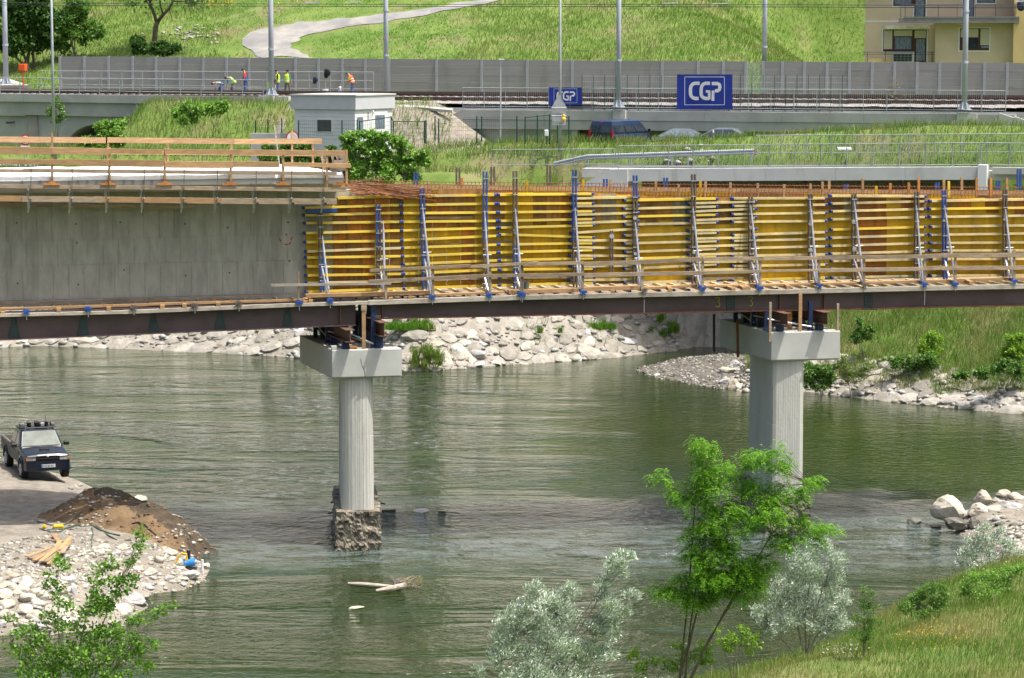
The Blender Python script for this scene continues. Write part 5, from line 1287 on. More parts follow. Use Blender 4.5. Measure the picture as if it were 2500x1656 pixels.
# noise barrier
nb_ = thing('noise_barrier', 'long grey noise barrier of horizontal planks between pale posts behind the railway', 'barrier', RW.at(0, 9, 14.6))
pu = [148, 207, 266, 325, 382, 440, 497, 554, 609, 664, 722, 778, 836, 892, 950, 1066, 1176, 1287, 1397, 1507, 1616, 1704, 1765, 1820, 1862, 1909, 1963, 2018, 2073, 2128, 2183, 2238, 2293, 2348, 2402, 2458, 2513]
top_z = lambda s: float(np.interp(s, [rs(148, 9), rs(300, 9), rs(1400, 9), rs(2500, 9)], [17.53, 17.52, 17.32, 17.22]))
for k, u in enumerate(pu):
    s = rs(u, 8.9); mb = MB(); mb.fbox(RW, s - .09, s + .09, 8.86, 9.06, 14.4, top_z(s) + .03); mb.build('barrier_post', M['barrier_post'], nb_)
for k in range(len(pu) - 1):
    a, b = rs(pu[k], 8.95) + .08, rs(pu[k + 1], 8.95) - .08
    zt = top_z((a + b) / 2)
    if pu[k] == 1820:
        mb = MB(); mb.fbox(RW, a, b, 8.94, 8.97, 14.5, zt - .04); mb.build('clear_panel', M['clear_pane'], nb_); continue
    for q in range(5):
        z1 = zt - .55 * q; mb = MB(); mb.fbox(RW, a, b, 8.92 + rnd.uniform(-.006, .006), 9.02, z1 - .543, z1 - .006); mb.build('barrier_plank', M['barrier'], nb_)

# masts, lamp posts, wires
def mast(label, u, v_base, t, r0, r1, frame=RW, zt=27.0, collar=None, flare=True, group='tall grey masts along the railway', name='catenary_mast', m='mast'):
    p = frame.px(u, v_base, t)
    f = thing(name, label, 'mast' if name == 'catenary_mast' else 'lamp post', p, group=group)
    mb = MB(); top = Vector((p.x, p.y, zt))
    mb.path([p, p.lerp(top, .45), top], [r0, (r0 * .55 + r1 * .45), r1], 12); mb.build('shaft', M[m], f, smooth=True)
    for v in collar or ():
        c = frame.px(u, v, t); mb = MB(); mb.tube(Vector((p.x, p.y, c.z)), Vector((p.x, p.y, c.z + .12)), r0 * 1.12, n=12); mb.build('collar', M[m], f)
    if flare:
        mb = MB(); mb.path([p - Vector((0, 0, .02)), p + Vector((0, 0, .04))], r0 * 2.6, 10); mb.build('base_plate', M[m], f)
        for k in range(6):
            a = k * math.pi / 3; d = Vector((math.cos(a), math.sin(a), 0))
            mb = MB(); mb.prism([p + d * r0 * .9, p + d * r0 * 2.3, p + d * r0 * .9 + Vector((0, 0, .5))], d.cross(Vector((0, 0, 1))) * .03); mb.build('base_fin', M[m], f)
    return f, p
mast('thick grey mast at the far left edge of the railway', 15, 205, 5.0, .20, .16, collar=(112,))
m2, _ = mast('grey railway mast standing among the workers', 663, 232, -4.4, .19, .15, collar=(123,))
mast('grey railway mast just right of the small white cabin', 943, 224, -3.2, .18, .14, collar=(138, 28), flare=False)
mast('grey railway mast between the two blue banners', 1510, 262, -5.2, .17, .14, collar=(150,))
mast('grey mast standing behind the noise barrier', 1866, 165, 9.8, .18, .16, collar=(117,), flare=False)
mast('grey railway mast in front of the cream house', 2354, 268, -5.2, .18, .15, collar=(155, 30))
CP = Frame(0, (0, 0))
def CPx(u, v, Y): return W(u, v, Y)
f, p = mast('thin pale lamp post in front of the underpass arch', 133, 398, 175, .115, .055, frame=CP, flare=False, group='thin lamp posts', name='lamp_post', m='galv')
f, p = mast('thin lamp post carrying the backs of road signs', 1367, 400, 167, .105, .05, frame=CP, flare=False, group='thin lamp posts', name='lamp_post', m='galv')
l3 = thing('lamp_post', 'short thin lamp post with a small white head before the retaining wall', 'lamp post', W(1222, 345, 172), group='thin lamp posts')
mb = MB(); mb.tube(W(1222, 348, 172), W(1222, 147, 172), .06, .04, 8); mb.build('shaft', M['galv'], l3)
mb = MB(); a = W(1221, 145, 172); mb.loft([[a + Vector((x, y, z)) for x, y in ((-.06, -.12), (.26, -.12), (.26, .12), (-.06, .12))] for z in (-.04, .03)] ); mb.build('lamp_head', M['white_paint'], l3)
for v, lab in ((10, 'upper overhead wire crossing the top of the hillside'), (15.5, 'lower overhead wire crossing the top of the hillside')):
    mb = MB(); mb.path([RW.px(u, v + q, -1.0) for u, q in ((-200, -4), (400, -1), (943, 1), (1510, 1), (2000, 2), (2354, 4), (2800, 5))], .022, 5)
    tag(mb.build('overhead_wire', M['iron']), lab, 'wire', 'overhead railway wires')
for u0, u1, v, lab in ((740, 778, 8, 'pale horizontal arm above the road bend'), (845, 880, 6, 'pale wire arm left of the second mast'), (1617, 1655, 8, 'pale wire arm above the meadow, left one'), (1738, 1780, 9, 'pale wire arm above the meadow, right one'), (2478, 2520, 3, 'pale wire arm in front of the house balcony')):
    f = thing('cantilever_arm', lab, 'arm', RW.px(u0, v, -2), group='overhead line arms')
    mb = MB(); mb.tube(RW.px(u0, v + 1, -2), RW.px(u1, v, -2), .03, n=6); mb.tube(RW.px(u1 - 3, v, -2), RW.px(u1 - 2, v - 14, -2), .03, n=6); mb.build('tube', M['galv'], f)
    mb = MB(); q = RW.px((u0 + u1) / 2, v + 2, -2); mb.tube(q, q - Vector((0, 0, .05)), .03, n=6); mb.build('clip', M['iron'], f)
bx = thing('signal_box', 'orange telephone box on a post beside the railway at the left', 'box', RW.px(57, 208, 6))
mb = MB(); mb.tube(RW.px(57, 210, 6), RW.px(57, 172, 6), .06, n=8); mb.build('post', M['orange_box'], bx)
mb = MB(); c = RW.px(56, 165, 6); mb.box(c, RW.e * .28, RW.n * .2, (0, 0, .27)); mb.build('housing', M['orange_box'], bx, bevel=.03)
mb = MB(); mb.box(c - RW.n * .21 + RW.e * .12, RW.e * .12, RW.n * .05, (0, 0, .22)); mb.build('door', M['orange_box'], bx)
mb = MB(); mb.prism([RW.px(-60, 208, 7), RW.px(70, 208, 7), RW.px(25, 194, 7.6), RW.px(-60, 190, 7.6)], RW.n * .8 - Vector((0, 0, .5))); tag(mb.build('concrete_ramp', M['conc_light']), 'pale concrete ramp behind the orange box', 'ramp')

# banners with the letters CGP
def banner(label, u0, v0, u1, v1, t, wave, bars):
    f = thing('banner', label, 'banner', RW.px((u0 + u1) / 2, v1, t), group='blue banners on the railing')
    a, b = RW.px(u0, v0, t), RW.px(u1, v0, t); c, d = RW.px(u0, v1, t), RW.px(u1, v1, t)
    n, m_ = 26, 12; vs = []
    def pos(x, y, off=0.0):
        p = a.lerp(b, x).lerp(c.lerp(d, x), y)
        return p - RW.n * (wave * (math.sin(x * 9 + y * 2) * .5 + math.sin(x * 23 + y * 7) * .25) * (.3 + y) + off)
    vs = [pos(i / n, j / m_) for j in range(m_ + 1) for i in range(n + 1)]
    fs = [(j * (n + 1) + i, j * (n + 1) + i + 1, (j + 1) * (n + 1) + i + 1, (j + 1) * (n + 1) + i) for j in range(m_) for i in range(n)]
    mb = MB(); mb.add(vs, [tuple(reversed(q)) for q in fs]); mb.build('banner_cloth', M['banner_blue'], f, smooth=True)
    asp = (b - a).length / (a - c).length
    def line(pts, w, name):
        """thick printed stroke; pts in banner units (x 0..1, y 0..1), w in banner heights"""
        q = []
        for (x0, y0), (x1, y1) in zip(pts[:-1], pts[1:]):
            k = max(1, int(math.hypot((x1 - x0) * asp, y1 - y0) / .05))
            q += [(x0 + (x1 - x0) * i / k, y0 + (y1 - y0) * i / k) for i in range(k)]
        q.append(pts[-1]); vs = []
        for i, (x, y) in enumerate(q):
            x0, y0 = q[max(0, i - 1)]; x1, y1 = q[min(len(q) - 1, i + 1)]
            dx, dy = (x1 - x0) * asp, y1 - y0; L = math.hypot(dx, dy); nx, ny = -dy / L / asp, dx / L
            vs += [pos(x + nx * w / 2, y + ny * w / 2, .012), pos(x - nx * w / 2, y - ny * w / 2, .012)]
        mb = MB(); mb.add(vs, [(2 * i, 2 * i + 1, 2 * i + 3, 2 * i + 2) for i in range(len(q) - 1)]); mb.build(name, M['banner_white'], f)
    def T(pts): return [((x - 10) / 375, (y - 507) / 236) for x, y in pts]
    X = lambda pts: [bars[0] + (bars[1] - bars[0]) * x for x in pts]
    def mapx(pts): return [(bars[0] + (bars[1] - bars[0]) * x, y) for x, y in T(pts)]
    fr = [(63, 524), (332, 524), (332, 713), (63, 713), (63, 524)]
    for i in range(4): line(mapx(fr[i:i + 2]), .016, 'logo_frame')
    line(mapx([(164, 567), (132, 567), (116, 573), (106, 586), (102, 604), (102, 640), (106, 654), (116, 664), (132, 670), (157, 670)]), .098, 'letter_c')
    line(mapx([(234, 567), (204, 567), (188, 573), (178, 586), (174, 604), (174, 640), (178, 654), (188, 664), (204, 670), (229, 670)]), .098, 'letter_g')
    line(mapx([(229, 676), (229, 622), (206, 622)]), .078, 'letter_g')
    line(mapx([(255, 686), (255, 616)]), .085, 'letter_p')
    line(mapx([(246, 569), (285, 569), (298, 576), (302, 592), (298, 610), (286, 618), (268, 618)]), .098, 'letter_p')
    for x in (0.03, .5, .97):
        mb = MB(); mb.tube(pos(x, -.01), pos(x, .02) + RW.n * .12, .02, n=5); mb.build('tie', M['iron'], f)
banner('small blue banner with white CGP lettering, half hidden by the lamp post', 1340, 214, 1420, 257, -5.0, .03, (.02, 1.0))
banner('large blue banner with white CGP lettering on the railing', 1653, 182, 1788, 267, -5.0, .05, (0.0, 1.0))
ms = thing('mesh_fence', 'fine green wire mesh fence panels standing behind the railing and banners', 'fence', RW.at(14, -4.4, z_t), group='green wire fences')
mb2 = MB()
for k in range(24):
    u = 1421 + k * 27.6; s = rs(u, -4.45)
    if 1640 < u < 1775: continue
    mb = MB(); mb.tube(RW.at(s, -4.45, z_t), RW.at(s, -4.45, RW.sz(u, 183, -4.45)[1]), .02, n=5); mb.build('fence_post', M['fence_green'], ms)
for k in range(7):
    z = z_t + .1 + k * .36; mb2.tube(RW.at(rs(1421, -4.45), -4.45, z), RW.at(rs(2068, -4.45), -4.45, z), .006, n=4)
for k in range(150):
    s = rs(1421, -4.45) + k * (rs(2068, -4.45) - rs(1421, -4.45)) / 150; mb2.tube(RW.at(s, -4.45, z_t + .05), RW.at(s, -4.45, z_t + 2.3), .004, n=3, cap=False)
tag(mb2.build('wire_mesh', M['galv'], ms), kind='stuff')

# white cabin
ca = R(28); CE = Vector((math.cos(ca), math.sin(ca), 0)); CN = Vector((-math.sin(ca), math.cos(ca), 0))
# front runs left and away from the near right corner; its side runs right and away
near = W(867, 364, 168)
FX = Vector((-math.cos(R(24)), math.sin(R(24)), 0)); SX = Vector((math.sin(R(28)), math.cos(R(28)), 0))
k_ = 168 / 6500
L1 = 147 * k_ / math.cos(R(24)) * 1.04; L2 = 76 * k_ / math.sin(R(28)) * 1.10
z0, z1, z2 = 11.6, W(867, 268, 168).z, W(867, 235, 168).z
cab = thing('site_cabin', 'small white cabin with a grey fascia and one dark square window', 'cabin', Vector((near.x, near.y, z0)))
B0 = Vector((near.x, near.y, 0))
def cpt(a, b, z): return B0 + FX * a + SX * b + Vector((0, 0, z))
def cbox(a0, a1, b0, b1, z0, z1): return MB().add([cpt(a, b, z) for z in (z0, z1) for b in (b0, b1) for a in (a0, a1)], [(0, 2, 3, 1), (4, 5, 7, 6), (0, 1, 5, 4), (2, 6, 7, 3), (0, 4, 6, 2), (1, 3, 7, 5)])
nb6 = 12; hz = (z1 - z0) / nb6
for k in range(nb6):
    mb = cbox(0 + .004 * (k % 2), L1, 0 + .004 * (k % 2), L2, z0 + k * hz, z0 + (k + 1) * hz - .008); mb.build('wall_board', M['cabin_white'], cab)
cbox(-.12, L1 + .18, -.12, L2 + .15, z1, z2).build('fascia', M['cabin_grey'], cab)
cbox(-.18, L1 + .24, -.18, L2 + .21, z2 + .002, z2 + .09).build('roof_edge', M['conc_light'], cab)
wf = cbox(L1 * .36, L1 * .64, -.03, .02, W(0, 325, 168).z, W(0, 291, 168).z).build('window', M['white_paint'], cab)
cbox(L1 * .385, L1 * .615, -.045, -.02, W(0, 322, 168).z, W(0, 294, 168).z).build('pane', M['glass'], wf)
df = cbox(-.04, .02, L2 * .42, L2 * .86, z0, W(0, 274, 168).z).build('door', M['white_paint'], cab)
cbox(-.055, -.03, L2 * .52, L2 * .78, W(0, 318, 168).z, W(0, 284, 168).z).build('pane', M['curtain'], df)
wf = cbox(-.04, .02, L2 * .06, L2 * .2, W(0, 330, 168).z, W(0, 287, 168).z).build('window', M['curtain'], cab)
mb = MB(); mb.ball(cpt(-.1, L2 * .45, z1 - .2), (.06, .06, .12)); mb.build('wall_lamp', M['white_paint'], cab)
mb = MB(); mb.tube(cpt(-.03, L2 * .34, z1 - .2), cpt(-.03, L2 * .34, z1 - .7), .02, n=5); mb.build('conduit', M['iron'], cab)
cbk = thing('concrete_block_wall', 'low wall of grey concrete blocks left of the white cabin', 'wall', W(665, 368, 170))
for k in range(4):
    a, b = W(612 + k * 26, 370, 170), W(638 + k * 26 - .6, 326, 170)
    mb = MB(); mb.abox(a.x, a.y, a.z - .6, b.x, a.y + .6, b.z); mb.build('block', M['conc_rail'], cbk)
# green fences near the cabin
def wire_fence(label, posts, Y, mesh=True, top_rail=False):
    f = thing('wire_fence', label, 'fence', W(posts[0][0], posts[0][2], Y), group='green wire fences')
    mb2 = MB()
    for i, (u, v0, v1) in enumerate(posts):
        mb = MB(); mb.tube(W(u, v1, Y), W(u, v0, Y), .045, n=6); mb.build('fence_post', M['fence_green'], f)
        if i:
            q = posts[i - 1]; a0, a1, b0, b1 = W(q[0], q[1] + 2, Y), W(q[0], q[2], Y), W(u, v0 + 2, Y), W(u, v1, Y)
            n = max(2, int((b0 - a0).length / .12))
            for k in range(1, n): mb2.tube(a0.lerp(b0, k / n), a1.lerp(b1, k / n), .0045, n=3, cap=False)
            for k in range(6): mb2.tube(a0.lerp(a1, k / 6), b0.lerp(b1, k / 6), .006, n=3, cap=False)
            if top_rail:
                mb = MB(); mb.tube(a0, b0, .03, n=6); mb.build('top_rail', M['fence_green'], f)
    tag(mb2.build('wire_mesh', M['fence_green'], f), kind='stuff')
wire_fence('dark green wire fence left of the cabin, on the grass slope', [(624, 294, 326), (654, 292, 328), (688, 289, 330)], 172.5)
wire_fence('dark green wire fence running in front of the cabin', [(729, 294, 345), (835, 294, 350), (872, 292, 360)], 164.5)
wire_fence('dark green double gate right of the cabin above the bush', [(878, 295, 362), (955, 284, 345), (960, 295, 345), (1036, 295, 350), (1040, 294, 352)], 165, True, True)
wire_fence('dark green wire fence across the gravel slope and retaining wall', [(1062, 284, 345), (1071, 290, 350), (1164, 284, 350), (1176, 285, 346), (1262, 283, 348)], 169)
wire_fence('dark green wire gate with crossbars behind the sign post', [(1282, 285, 352), (1312, 282, 350), (1342, 279, 352), (1361, 283, 350), (1389, 284, 350)], 168.5, True, True)
mtr = thing('meter_box', 'small white meter box on a post at the green gate', 'box', W(1334, 345, 168.2))
mb = MB(); c = W(1334, 325, 168.2); mb.box(c, (.13, 0, 0), (0, .1, 0), (0, 0, .2)); mb.build('housing', M['white_paint'], mtr, bevel=.03)
mb = MB(); mb.tube(W(1335, 352, 168.2), W(1335, 331, 168.2), .04, n=6); mb.build('post', M['iron'], mtr)

# road signs
def disc(mb, c, r, n=24, nrm=Vector((0, -1, 0)), th=.02):
    x = Vector((1, 0, 0)); z = Vector((0, 0, 1))
    mb.prism([c + x * r * math.cos(2 * math.pi * k / n) + z * r * math.sin(2 * math.pi * k / n) for k in range(n)], -nrm * th)
sg = thing('round_road_sign', 'round white road sign with a red rim behind the deck guard rail', 'road sign', W(62, 398, 177), group='round road signs')
c = W(62, 342, 177)
mb = MB(); disc(mb, c, .36); mb.build('sign_rim', M['sign_red'], sg)
mb = MB(); disc(mb, c - Vector((0, .012, 0)), .27); mb.build('sign_face', M['sign_white'], sg)
for dx, dz in ((-.08, -.15), (.07, -.15), (0, .16)):
    mb = MB(); disc(mb, c + Vector((dx, -.02, dz)), .06, 10); mb.build('sign_symbol', M['sign_red'], sg)
mb = MB(); mb.tube(W(62, 400, 177.06), W(62, 330, 177.06), .035, n=6); mb.build('pole', M['galv'], sg)
mb = MB(); q = W(62, 358, 177); mb.box(q, (.3, 0, 0), (0, .015, 0), (0, 0, .06)); mb.build('lower_plate', M['sign_white'], sg)
sg = thing('round_road_sign', 'round red rimmed sign half hidden by a timber post before the cabin', 'road sign', W(716, 380, 166), group='round road signs')
c = W(714, 336, 166)
mb = MB(); disc(mb, c, .40); mb.build('sign_rim', M['sign_red'], sg)
mb = MB(); disc(mb, c - Vector((0, .012, 0)), .33); mb.build('sign_face', M['sign_white'], sg)
mb = MB(); mb.tube(W(714, 395, 166.06), W(714, 322, 166.06), .035, n=6); mb.build('pole', M['galv'], sg)
tg = thing('triangular_road_sign', 'bare metal back of a triangular sign with yellow lamp on the lamp post', 'road sign', W(1367, 306, 166.8))
a, b, c = W(1365, 229, 166.7), W(1345, 266, 166.7), W(1385, 266, 166.7)
mb = MB(); mb.prism([b, c, a], (0, .02, 0)); mb.build('triangle_back', M['sign_back'], tg)
for v0, v1 in ((263, 282), (285, 306)):
    a, b = W(1348, v1, 166.68), W(1382, v0, 166.68); mb = MB(); mb.abox(a.x, a.y, a.z, b.x, a.y + .02, b.z); mb.build('plate_back', M['sign_back'], tg)
for v in (263, 283):
    mb = MB(); mb.tube(W(1347, v, 166.6), W(1383, v, 166.6), .02, n=5); mb.build('clamp_bar', M['galv'], tg)
mb = MB(); c = W(1376, 291, 166.5); mb.ball(c, (.13, .1, .15)); mb.ball(c + Vector((0, 0, .22)), (.07, .07, .1)); mb.build('warning_lamp', M['yellow_plastic'], tg)

# small road bridge over the side stream, its road running slantwise towards the camera on the right
TA, TB = -20.2, -16.6
def RQ(u, v, t): return RW.px(u, v, t)
sb = thing('small_road_bridge', 'small concrete road bridge over the side stream behind the formwork', 'bridge', RQ(1960, 440, TA))
su = lambda u: RW.sz(u, 410, TA)[0]
zt_ = lambda s: float(np.interp(s, [su(1532), su(2388)], [RW.sz(1532, 413, TA)[1], RW.sz(2388, 407.5, TA)[1]]))
dz_ = .74
def slab(name, s0, s1, t0, t1, d0, d1, m, parent=None):
    mb = MB(); mb.prism([RW.at(s0, t0, zt_(s0) + d0), RW.at(s1, t0, zt_(s1) + d0), RW.at(s1, t0, zt_(s1) + d1), RW.at(s0, t0, zt_(s0) + d1)], RW.n * (t1 - t0)); return mb.build(name, M[m], parent or sb)
xs_ = [su(u) for u in (1532, 1700, 1870, 2040, 2210, 2388)]
for a, b in zip(xs_[:-1], xs_[1:]): slab('edge_beam', a, b - .012, TA, TA + .5, -dz_, 0, 'girder_pale')
slab('deck', xs_[0] - 3, xs_[-1] + 24, TA + .503, TA + 5.3, -.55, -.03, 'conc_light')
slab('carriageway', xs_[0] - 3, xs_[-1] + 24, TA + 1.5, TA + 4.4, -.028, .012, 'asphalt_dark')
slab('edge_beam', xs_[-1] + .8, xs_[-1] + 24, TA, TA + .5, -.4, -.02, 'conc_light')
slab('abutment', su(2389), su(2411), TA - .3, TA + .5, -3.2, .12, 'white_paint')
wp = [(1532, 413), (1486, 414), (1440, 440), (1400, 458), (1400, 500), (1532, 500)]
mb = MB(); mb.prism([RQ(u, v, TA - .1) for u, v in reversed(wp)], RW.n * .5); mb.build('wing_wall', M['girder_pale'], sb)
slab('abutment_shelf', xs_[0], xs_[-1], TA + 3.2, TA + 5.3, -3.0, -.76, 'gravel')
for u in (1963, 2195): slab('shoring_post', su(u - 4), su(u + 4), TA + .2, TA + .45, -1.6, -dz_ - .004, 'rail_steel')
def zg(s, t=0): return RW.at(s, t, zt_(s))
r4 = thing('railing', 'grey steel railing with thin bars along the near edge of the small road bridge', 'railing', zg(su(1960), TA + .3), group='steel railings on the far bank')
pl_ = RQ(1200, 406, TA - .5); pm_ = RQ(1503, 404, TA + .3)
railing(r4, [pl_, pm_], .98, (.98, .08), 2.2, .13)
railing(r4, [zg(su(1507), TA + .3), zg(xs_[-1], TA + .3)], 1.36, (1.36, .12), 1.5, .13)
railing(r4, [zg(xs_[-1] + .1, TA + .3), zg(xs_[-1] + 5, TA + .3)], 1.36, (1.36, .12), 1.5, .13)
r5 = thing('railing', 'grey steel railing along the far side of the road at the right', 'railing', RQ(2200, 385, TB), group='steel railings on the far bank')
railing(r5, [RQ(1845, 384, TB), RQ(2540, 381, TB)], 1.30, (1.30, .25), 1.6, .14)
gr5 = thing('road_guard_rail', 'galvanised crash barrier beside the road with a red striped end plate', 'crash barrier', RQ(1600, 400, TB - .6))
TG = TB - .5
def wbeam(pts, parent, nrm=None):
    nrm = nrm or RW.n
    for (a, b) in zip(pts[:-1], pts[1:]):
        prof = [(-.16, 0), (-.11, -.06), (-.05, -.06), (0, 0), (.05, -.06), (.11, -.06), (.16, 0)]
        mb = MB(); mb.loft([[p + nrm * y + Vector((0, 0, z)) for z, y in prof] for p in (Vector(a), Vector(b))], cap=False, closed=False); mb.build('beam', M['galv'], parent)
wbeam([RQ(1352, 402, TG), RQ(1432, 384, TG), RQ(1640, 377, TG), RQ(1842, 370, TG)], gr5)
for u, v in ((1435, 385), (1540, 381), (1640, 378), (1680, 377), (1835, 371)):
    mb = MB(); mb.bar(RQ(u, v + 26, TG + .1), RQ(u, v - 2, TG + .1), .1, .06, up=RW.n); mb.build('post', M['galv'], gr5)
a, b = RW.sz(1845, 381, TG - .1), RW.sz(1849, 363, TG - .1); mb = MB(); mb.fbox(RW, a[0], b[0], TG - .1, TG - .07, a[1], b[1]); e_ = mb.build('end_plate', M['sign_white'], gr5)
for k in range(3):
    z = a[1] + (b[1] - a[1]) * (k + .3) / 3; mb = MB(); mb.prism([RW.at(a[0], TG - .108, z), RW.at(b[0], TG - .108, z + .06), RW.at(b[0], TG - .108, z + .13), RW.at(a[0], TG - .108, z + .07)], RW.n * .006); mb.build('red_stripe', M['sign_red'], e_)
gl5 = thing('road_guard_rail', 'strip of galvanised crash barrier at the far left behind the deck', 'crash barrier', W(60, 410, 177))
wbeam([W(-60, 407, 177), W(40, 408, 177), W(137, 409, 177)], gl5)
for u in (-20, 62, 130):
    mb = MB(); mb.bar(W(u, 425, 177.1), W(u, 404, 177.1), .1, .06, up=(0, 1, 0)); mb.build('post', M['galv'], gl5)
wt = thing('white_slab', 'small white slab lying in the grass behind the road railing', 'slab', RQ(2062, 364, -14.4))
mb = MB(); c = RQ(2062, 363, -14.4); mb.box(c, (.42, 0, 0), (0, .25, .03), (0, 0, .05)); mb.build('slab', M['white_paint'], wt)

# house
hy = 205.0
h0 = W(2112, 140, hy)
HF = Frame(-11, (h0.x, h0.y))
def zh(x, y): return 2100 + x / 5.918, y / 5.918
house = thing('cream_house', 'cream stuccoed house with brown windows and a grey balcony at the right edge', 'house', Vector((h0.x + 5, h0.y + 2, 14)))
def hsz(x, y, t=0.0): return HF.sz(*zh(x, y), t)
def hpan(x0, y0, x1, y1, t0, t1, name, m, parent=house):
    a, b = hsz(x0, y1, t0), hsz(x1, y0, t0)
    mb = MB(); mb.fbox(HF, a[0], b[0], t0, t1, a[1], b[1]); return mb.build(name, M[m], parent)
sA, sM, sB = hsz(70, 500)[0], hsz(1085, 500, -.9)[0], hsz(2215, 500, -.9)[0]
mb = MB(); mb.fbox(HF, sA, sM - .0, 0, 9, 13.5, 24.5); mb.build('wall', M['stucco'], house)
mb = MB(); mb.fbox(HF, sM, sB, -.9, 9, 13.5, hsz(1500, 300, -.9)[1]); mb.build('wall', M['stucco'], house)
mb = MB(); mb.fbox(HF, sM + .004, sB, 0.003, 9, hsz(1500, 300, -.9)[1] + .003, 24.5); mb.build('wall', M['stucco'], house)
mb = MB(); mb.fbox(HF, sM - .02, sM - .002, -.88, 0, 13.5, hsz(1500, 310, -.9)[1]); mb.build('return_wall', M['stucco_y'], house)
mb = MB(); mb.fbox(HF, sB + .003, sB + 6, -2.0, 9, 13.5, 24.5); mb.build('side_wing', M['stucco_y'], house)
mb = MB(); mb.prism([HF.at(sA - .6, -1.4, 24.5), HF.at(sA - .6, 9.6, 24.5), HF.at(sA - .6, 4, 28)], HF.e * (sB - sA + 7.2)); mb.build('roof', M['girder_edge'], house)
hpan(70, 300, 560, 318, -.02, .02, 'string_course', 'white_paint')
sl = hpan(555, 262, 2300, 335, -2.1, -.901, 'balcony_slab', 'balcony')
hpan(630, 240, 2300, 266, -2.12, -2.0, 'balcony_kerb', 'balcony', sl)
for k, x in enumerate((585, 650, 1130, 1400, 1660, 1955, 2235)):
    a = hsz(x, 255, -2.06); mb = MB(); mb.tube(HF.at(a[0], -2.06, a[1]), HF.at(a[0], -2.06, hsz(x, 75, -2.06)[1]), .022, n=5); mb.build('balustrade_post', M['iron'], sl)
for y in (70, 105):
    a, b = hsz(585, y, -2.06), hsz(2300, y, -2.06); mb = MB(); mb.tube(HF.at(a[0], -2.06, a[1]), HF.at(b[0], -2.06, a[1]), .022, n=5); mb.build('balustrade_rail', M['iron'], sl)
def win(x0, y0, x1, y1, t, frame=True, name='window'):
    w = hpan(x0 - 18, y0 - 18, x1 + 18, y1 + (18 if y1 < 800 else 0), t - .03, t + .01, name, 'white_paint')
    hpan(x0, y0, x1, y1, t - .05, t - .025, 'frame', 'brown_frame', w); return w
def wpart(w, x0, y0, x1, y1, t, m, name): hpan(x0, y0, x1, y1, t - .075, t - .052, name, m, w)
w = win(330, 430, 962, 745, -.0)
wpart(w, 340, 440, 466, 712, 0, 'shutter', 'roller_blind'); wpart(w, 488, 440, 752, 525, 0, 'shutter', 'roller_blind'); wpart(w, 500, 540, 740, 715, 0, 'curtain', 'pane')
w = win(780, 430, 962, 900, -.004, name='balcony_door')
wpart(w, 785, 440, 952, 552, -.004, 'shutter', 'roller_blind'); wpart(w, 806, 568, 938, 880, -.004, 'curtain', 'pane')
w = win(1435, 410, 1868, 730, -.9)
wpart(w, 1450, 418, 1708, 540, -.9, 'shutter', 'roller_blind'); wpart(w, 1735, 418, 1865, 655, -.9, 'shutter', 'roller_blind'); wpart(w, 1500, 555, 1700, 700, -.9, 'glass', 'pane'); wpart(w, 1748, 668, 1858, 695, -.9, 'curtain', 'pane')
w = win(478, -180, 790, 90, 0.0)
wpart(w, 500, -160, 740, 60, 0, 'curtain', 'pane')
w = win(780, -180, 950, 262, -.004, name='balcony_door')
wpart(w, 800, -160, 928, 250, -.004, 'curtain', 'pane')
w = win(1690, -180, 1955, 42, 0.0)
wpart(w, 1705, -160, 1940, 32, 0, 'curtain', 'pane')
w = win(1480, -180, 1655, 262, -.004, name='balcony_door')
wpart(w, 1530, -160, 1640, 250, -.004, 'curtain', 'pane')
aw = hpan(345, 365, 1010, 420, -.5, -.03, 'awning', 'awning')
for x in (105, 365, 1035, 1050):
    a = hsz(x, 900, -1.2); mb = MB(); mb.tube(HF.at(a[0], -1.2, a[1] - .5), HF.at(a[0], -1.2, hsz(x, 745, -1.2)[1]), .022, n=5); mb.build('terrace_post', M['iron'], house)
for y in (755, 785):
    a, b = hsz(30, y, -1.2), hsz(1080, y, -1.2); mb = MB(); mb.tube(HF.at(a[0], -1.2, a[1]), HF.at(b[0], -1.2, a[1]), .02, n=5); mb.build('terrace_rail', M['iron'], house)
hpan(110, 850, 440, 900, -1.0, -.8, 'terrace_parapet', 'stucco_y')
sp = thing('solar_panel', 'dark framed panel leaning on the terrace of the cream house', 'panel', HF.at(hsz(620, 880, -.5)[0], -.5, hsz(620, 880, -.5)[1]))
a, b = hsz(470, 900, -.6), hsz(760, 770, -.6)
mb = MB(); mb.fbox(HF, a[0], b[0], -.62, -.56, a[1], b[1]); mb.build('frame', M['galv'], sp)
for i in range(5):
    for j in range(3):
        w_, h_ = (b[0] - a[0] - .1) / 5, (b[1] - a[1] - .1) / 3
        mb = MB(); mb.fbox(HF, a[0] + .05 + i * w_ + .01, a[0] + .05 + (i + 1) * w_ - .01, -.64, -.625, a[1] + .05 + j * h_ + .01, a[1] + .05 + (j + 1) * h_ - .01); mb.build('cell', M['iron'], sp)
sd = thing('street_lamp_head', 'dark hanging lamp at the top right corner before the house', 'lamp', W(2493, 28, 182))
mb = MB(); c = W(2493, 14, 182); mb.loft([[c + Vector((math.cos(a) * r, math.sin(a) * r, z)) for a in [2 * math.pi * k / 10 for k in range(10)]] for r, z in ((.06, .5), (.28, .15), (.30, -.05), (.2, -.3), (.05, -.38))]); mb.build('shade', M['cl_navy'], sd, smooth=True)
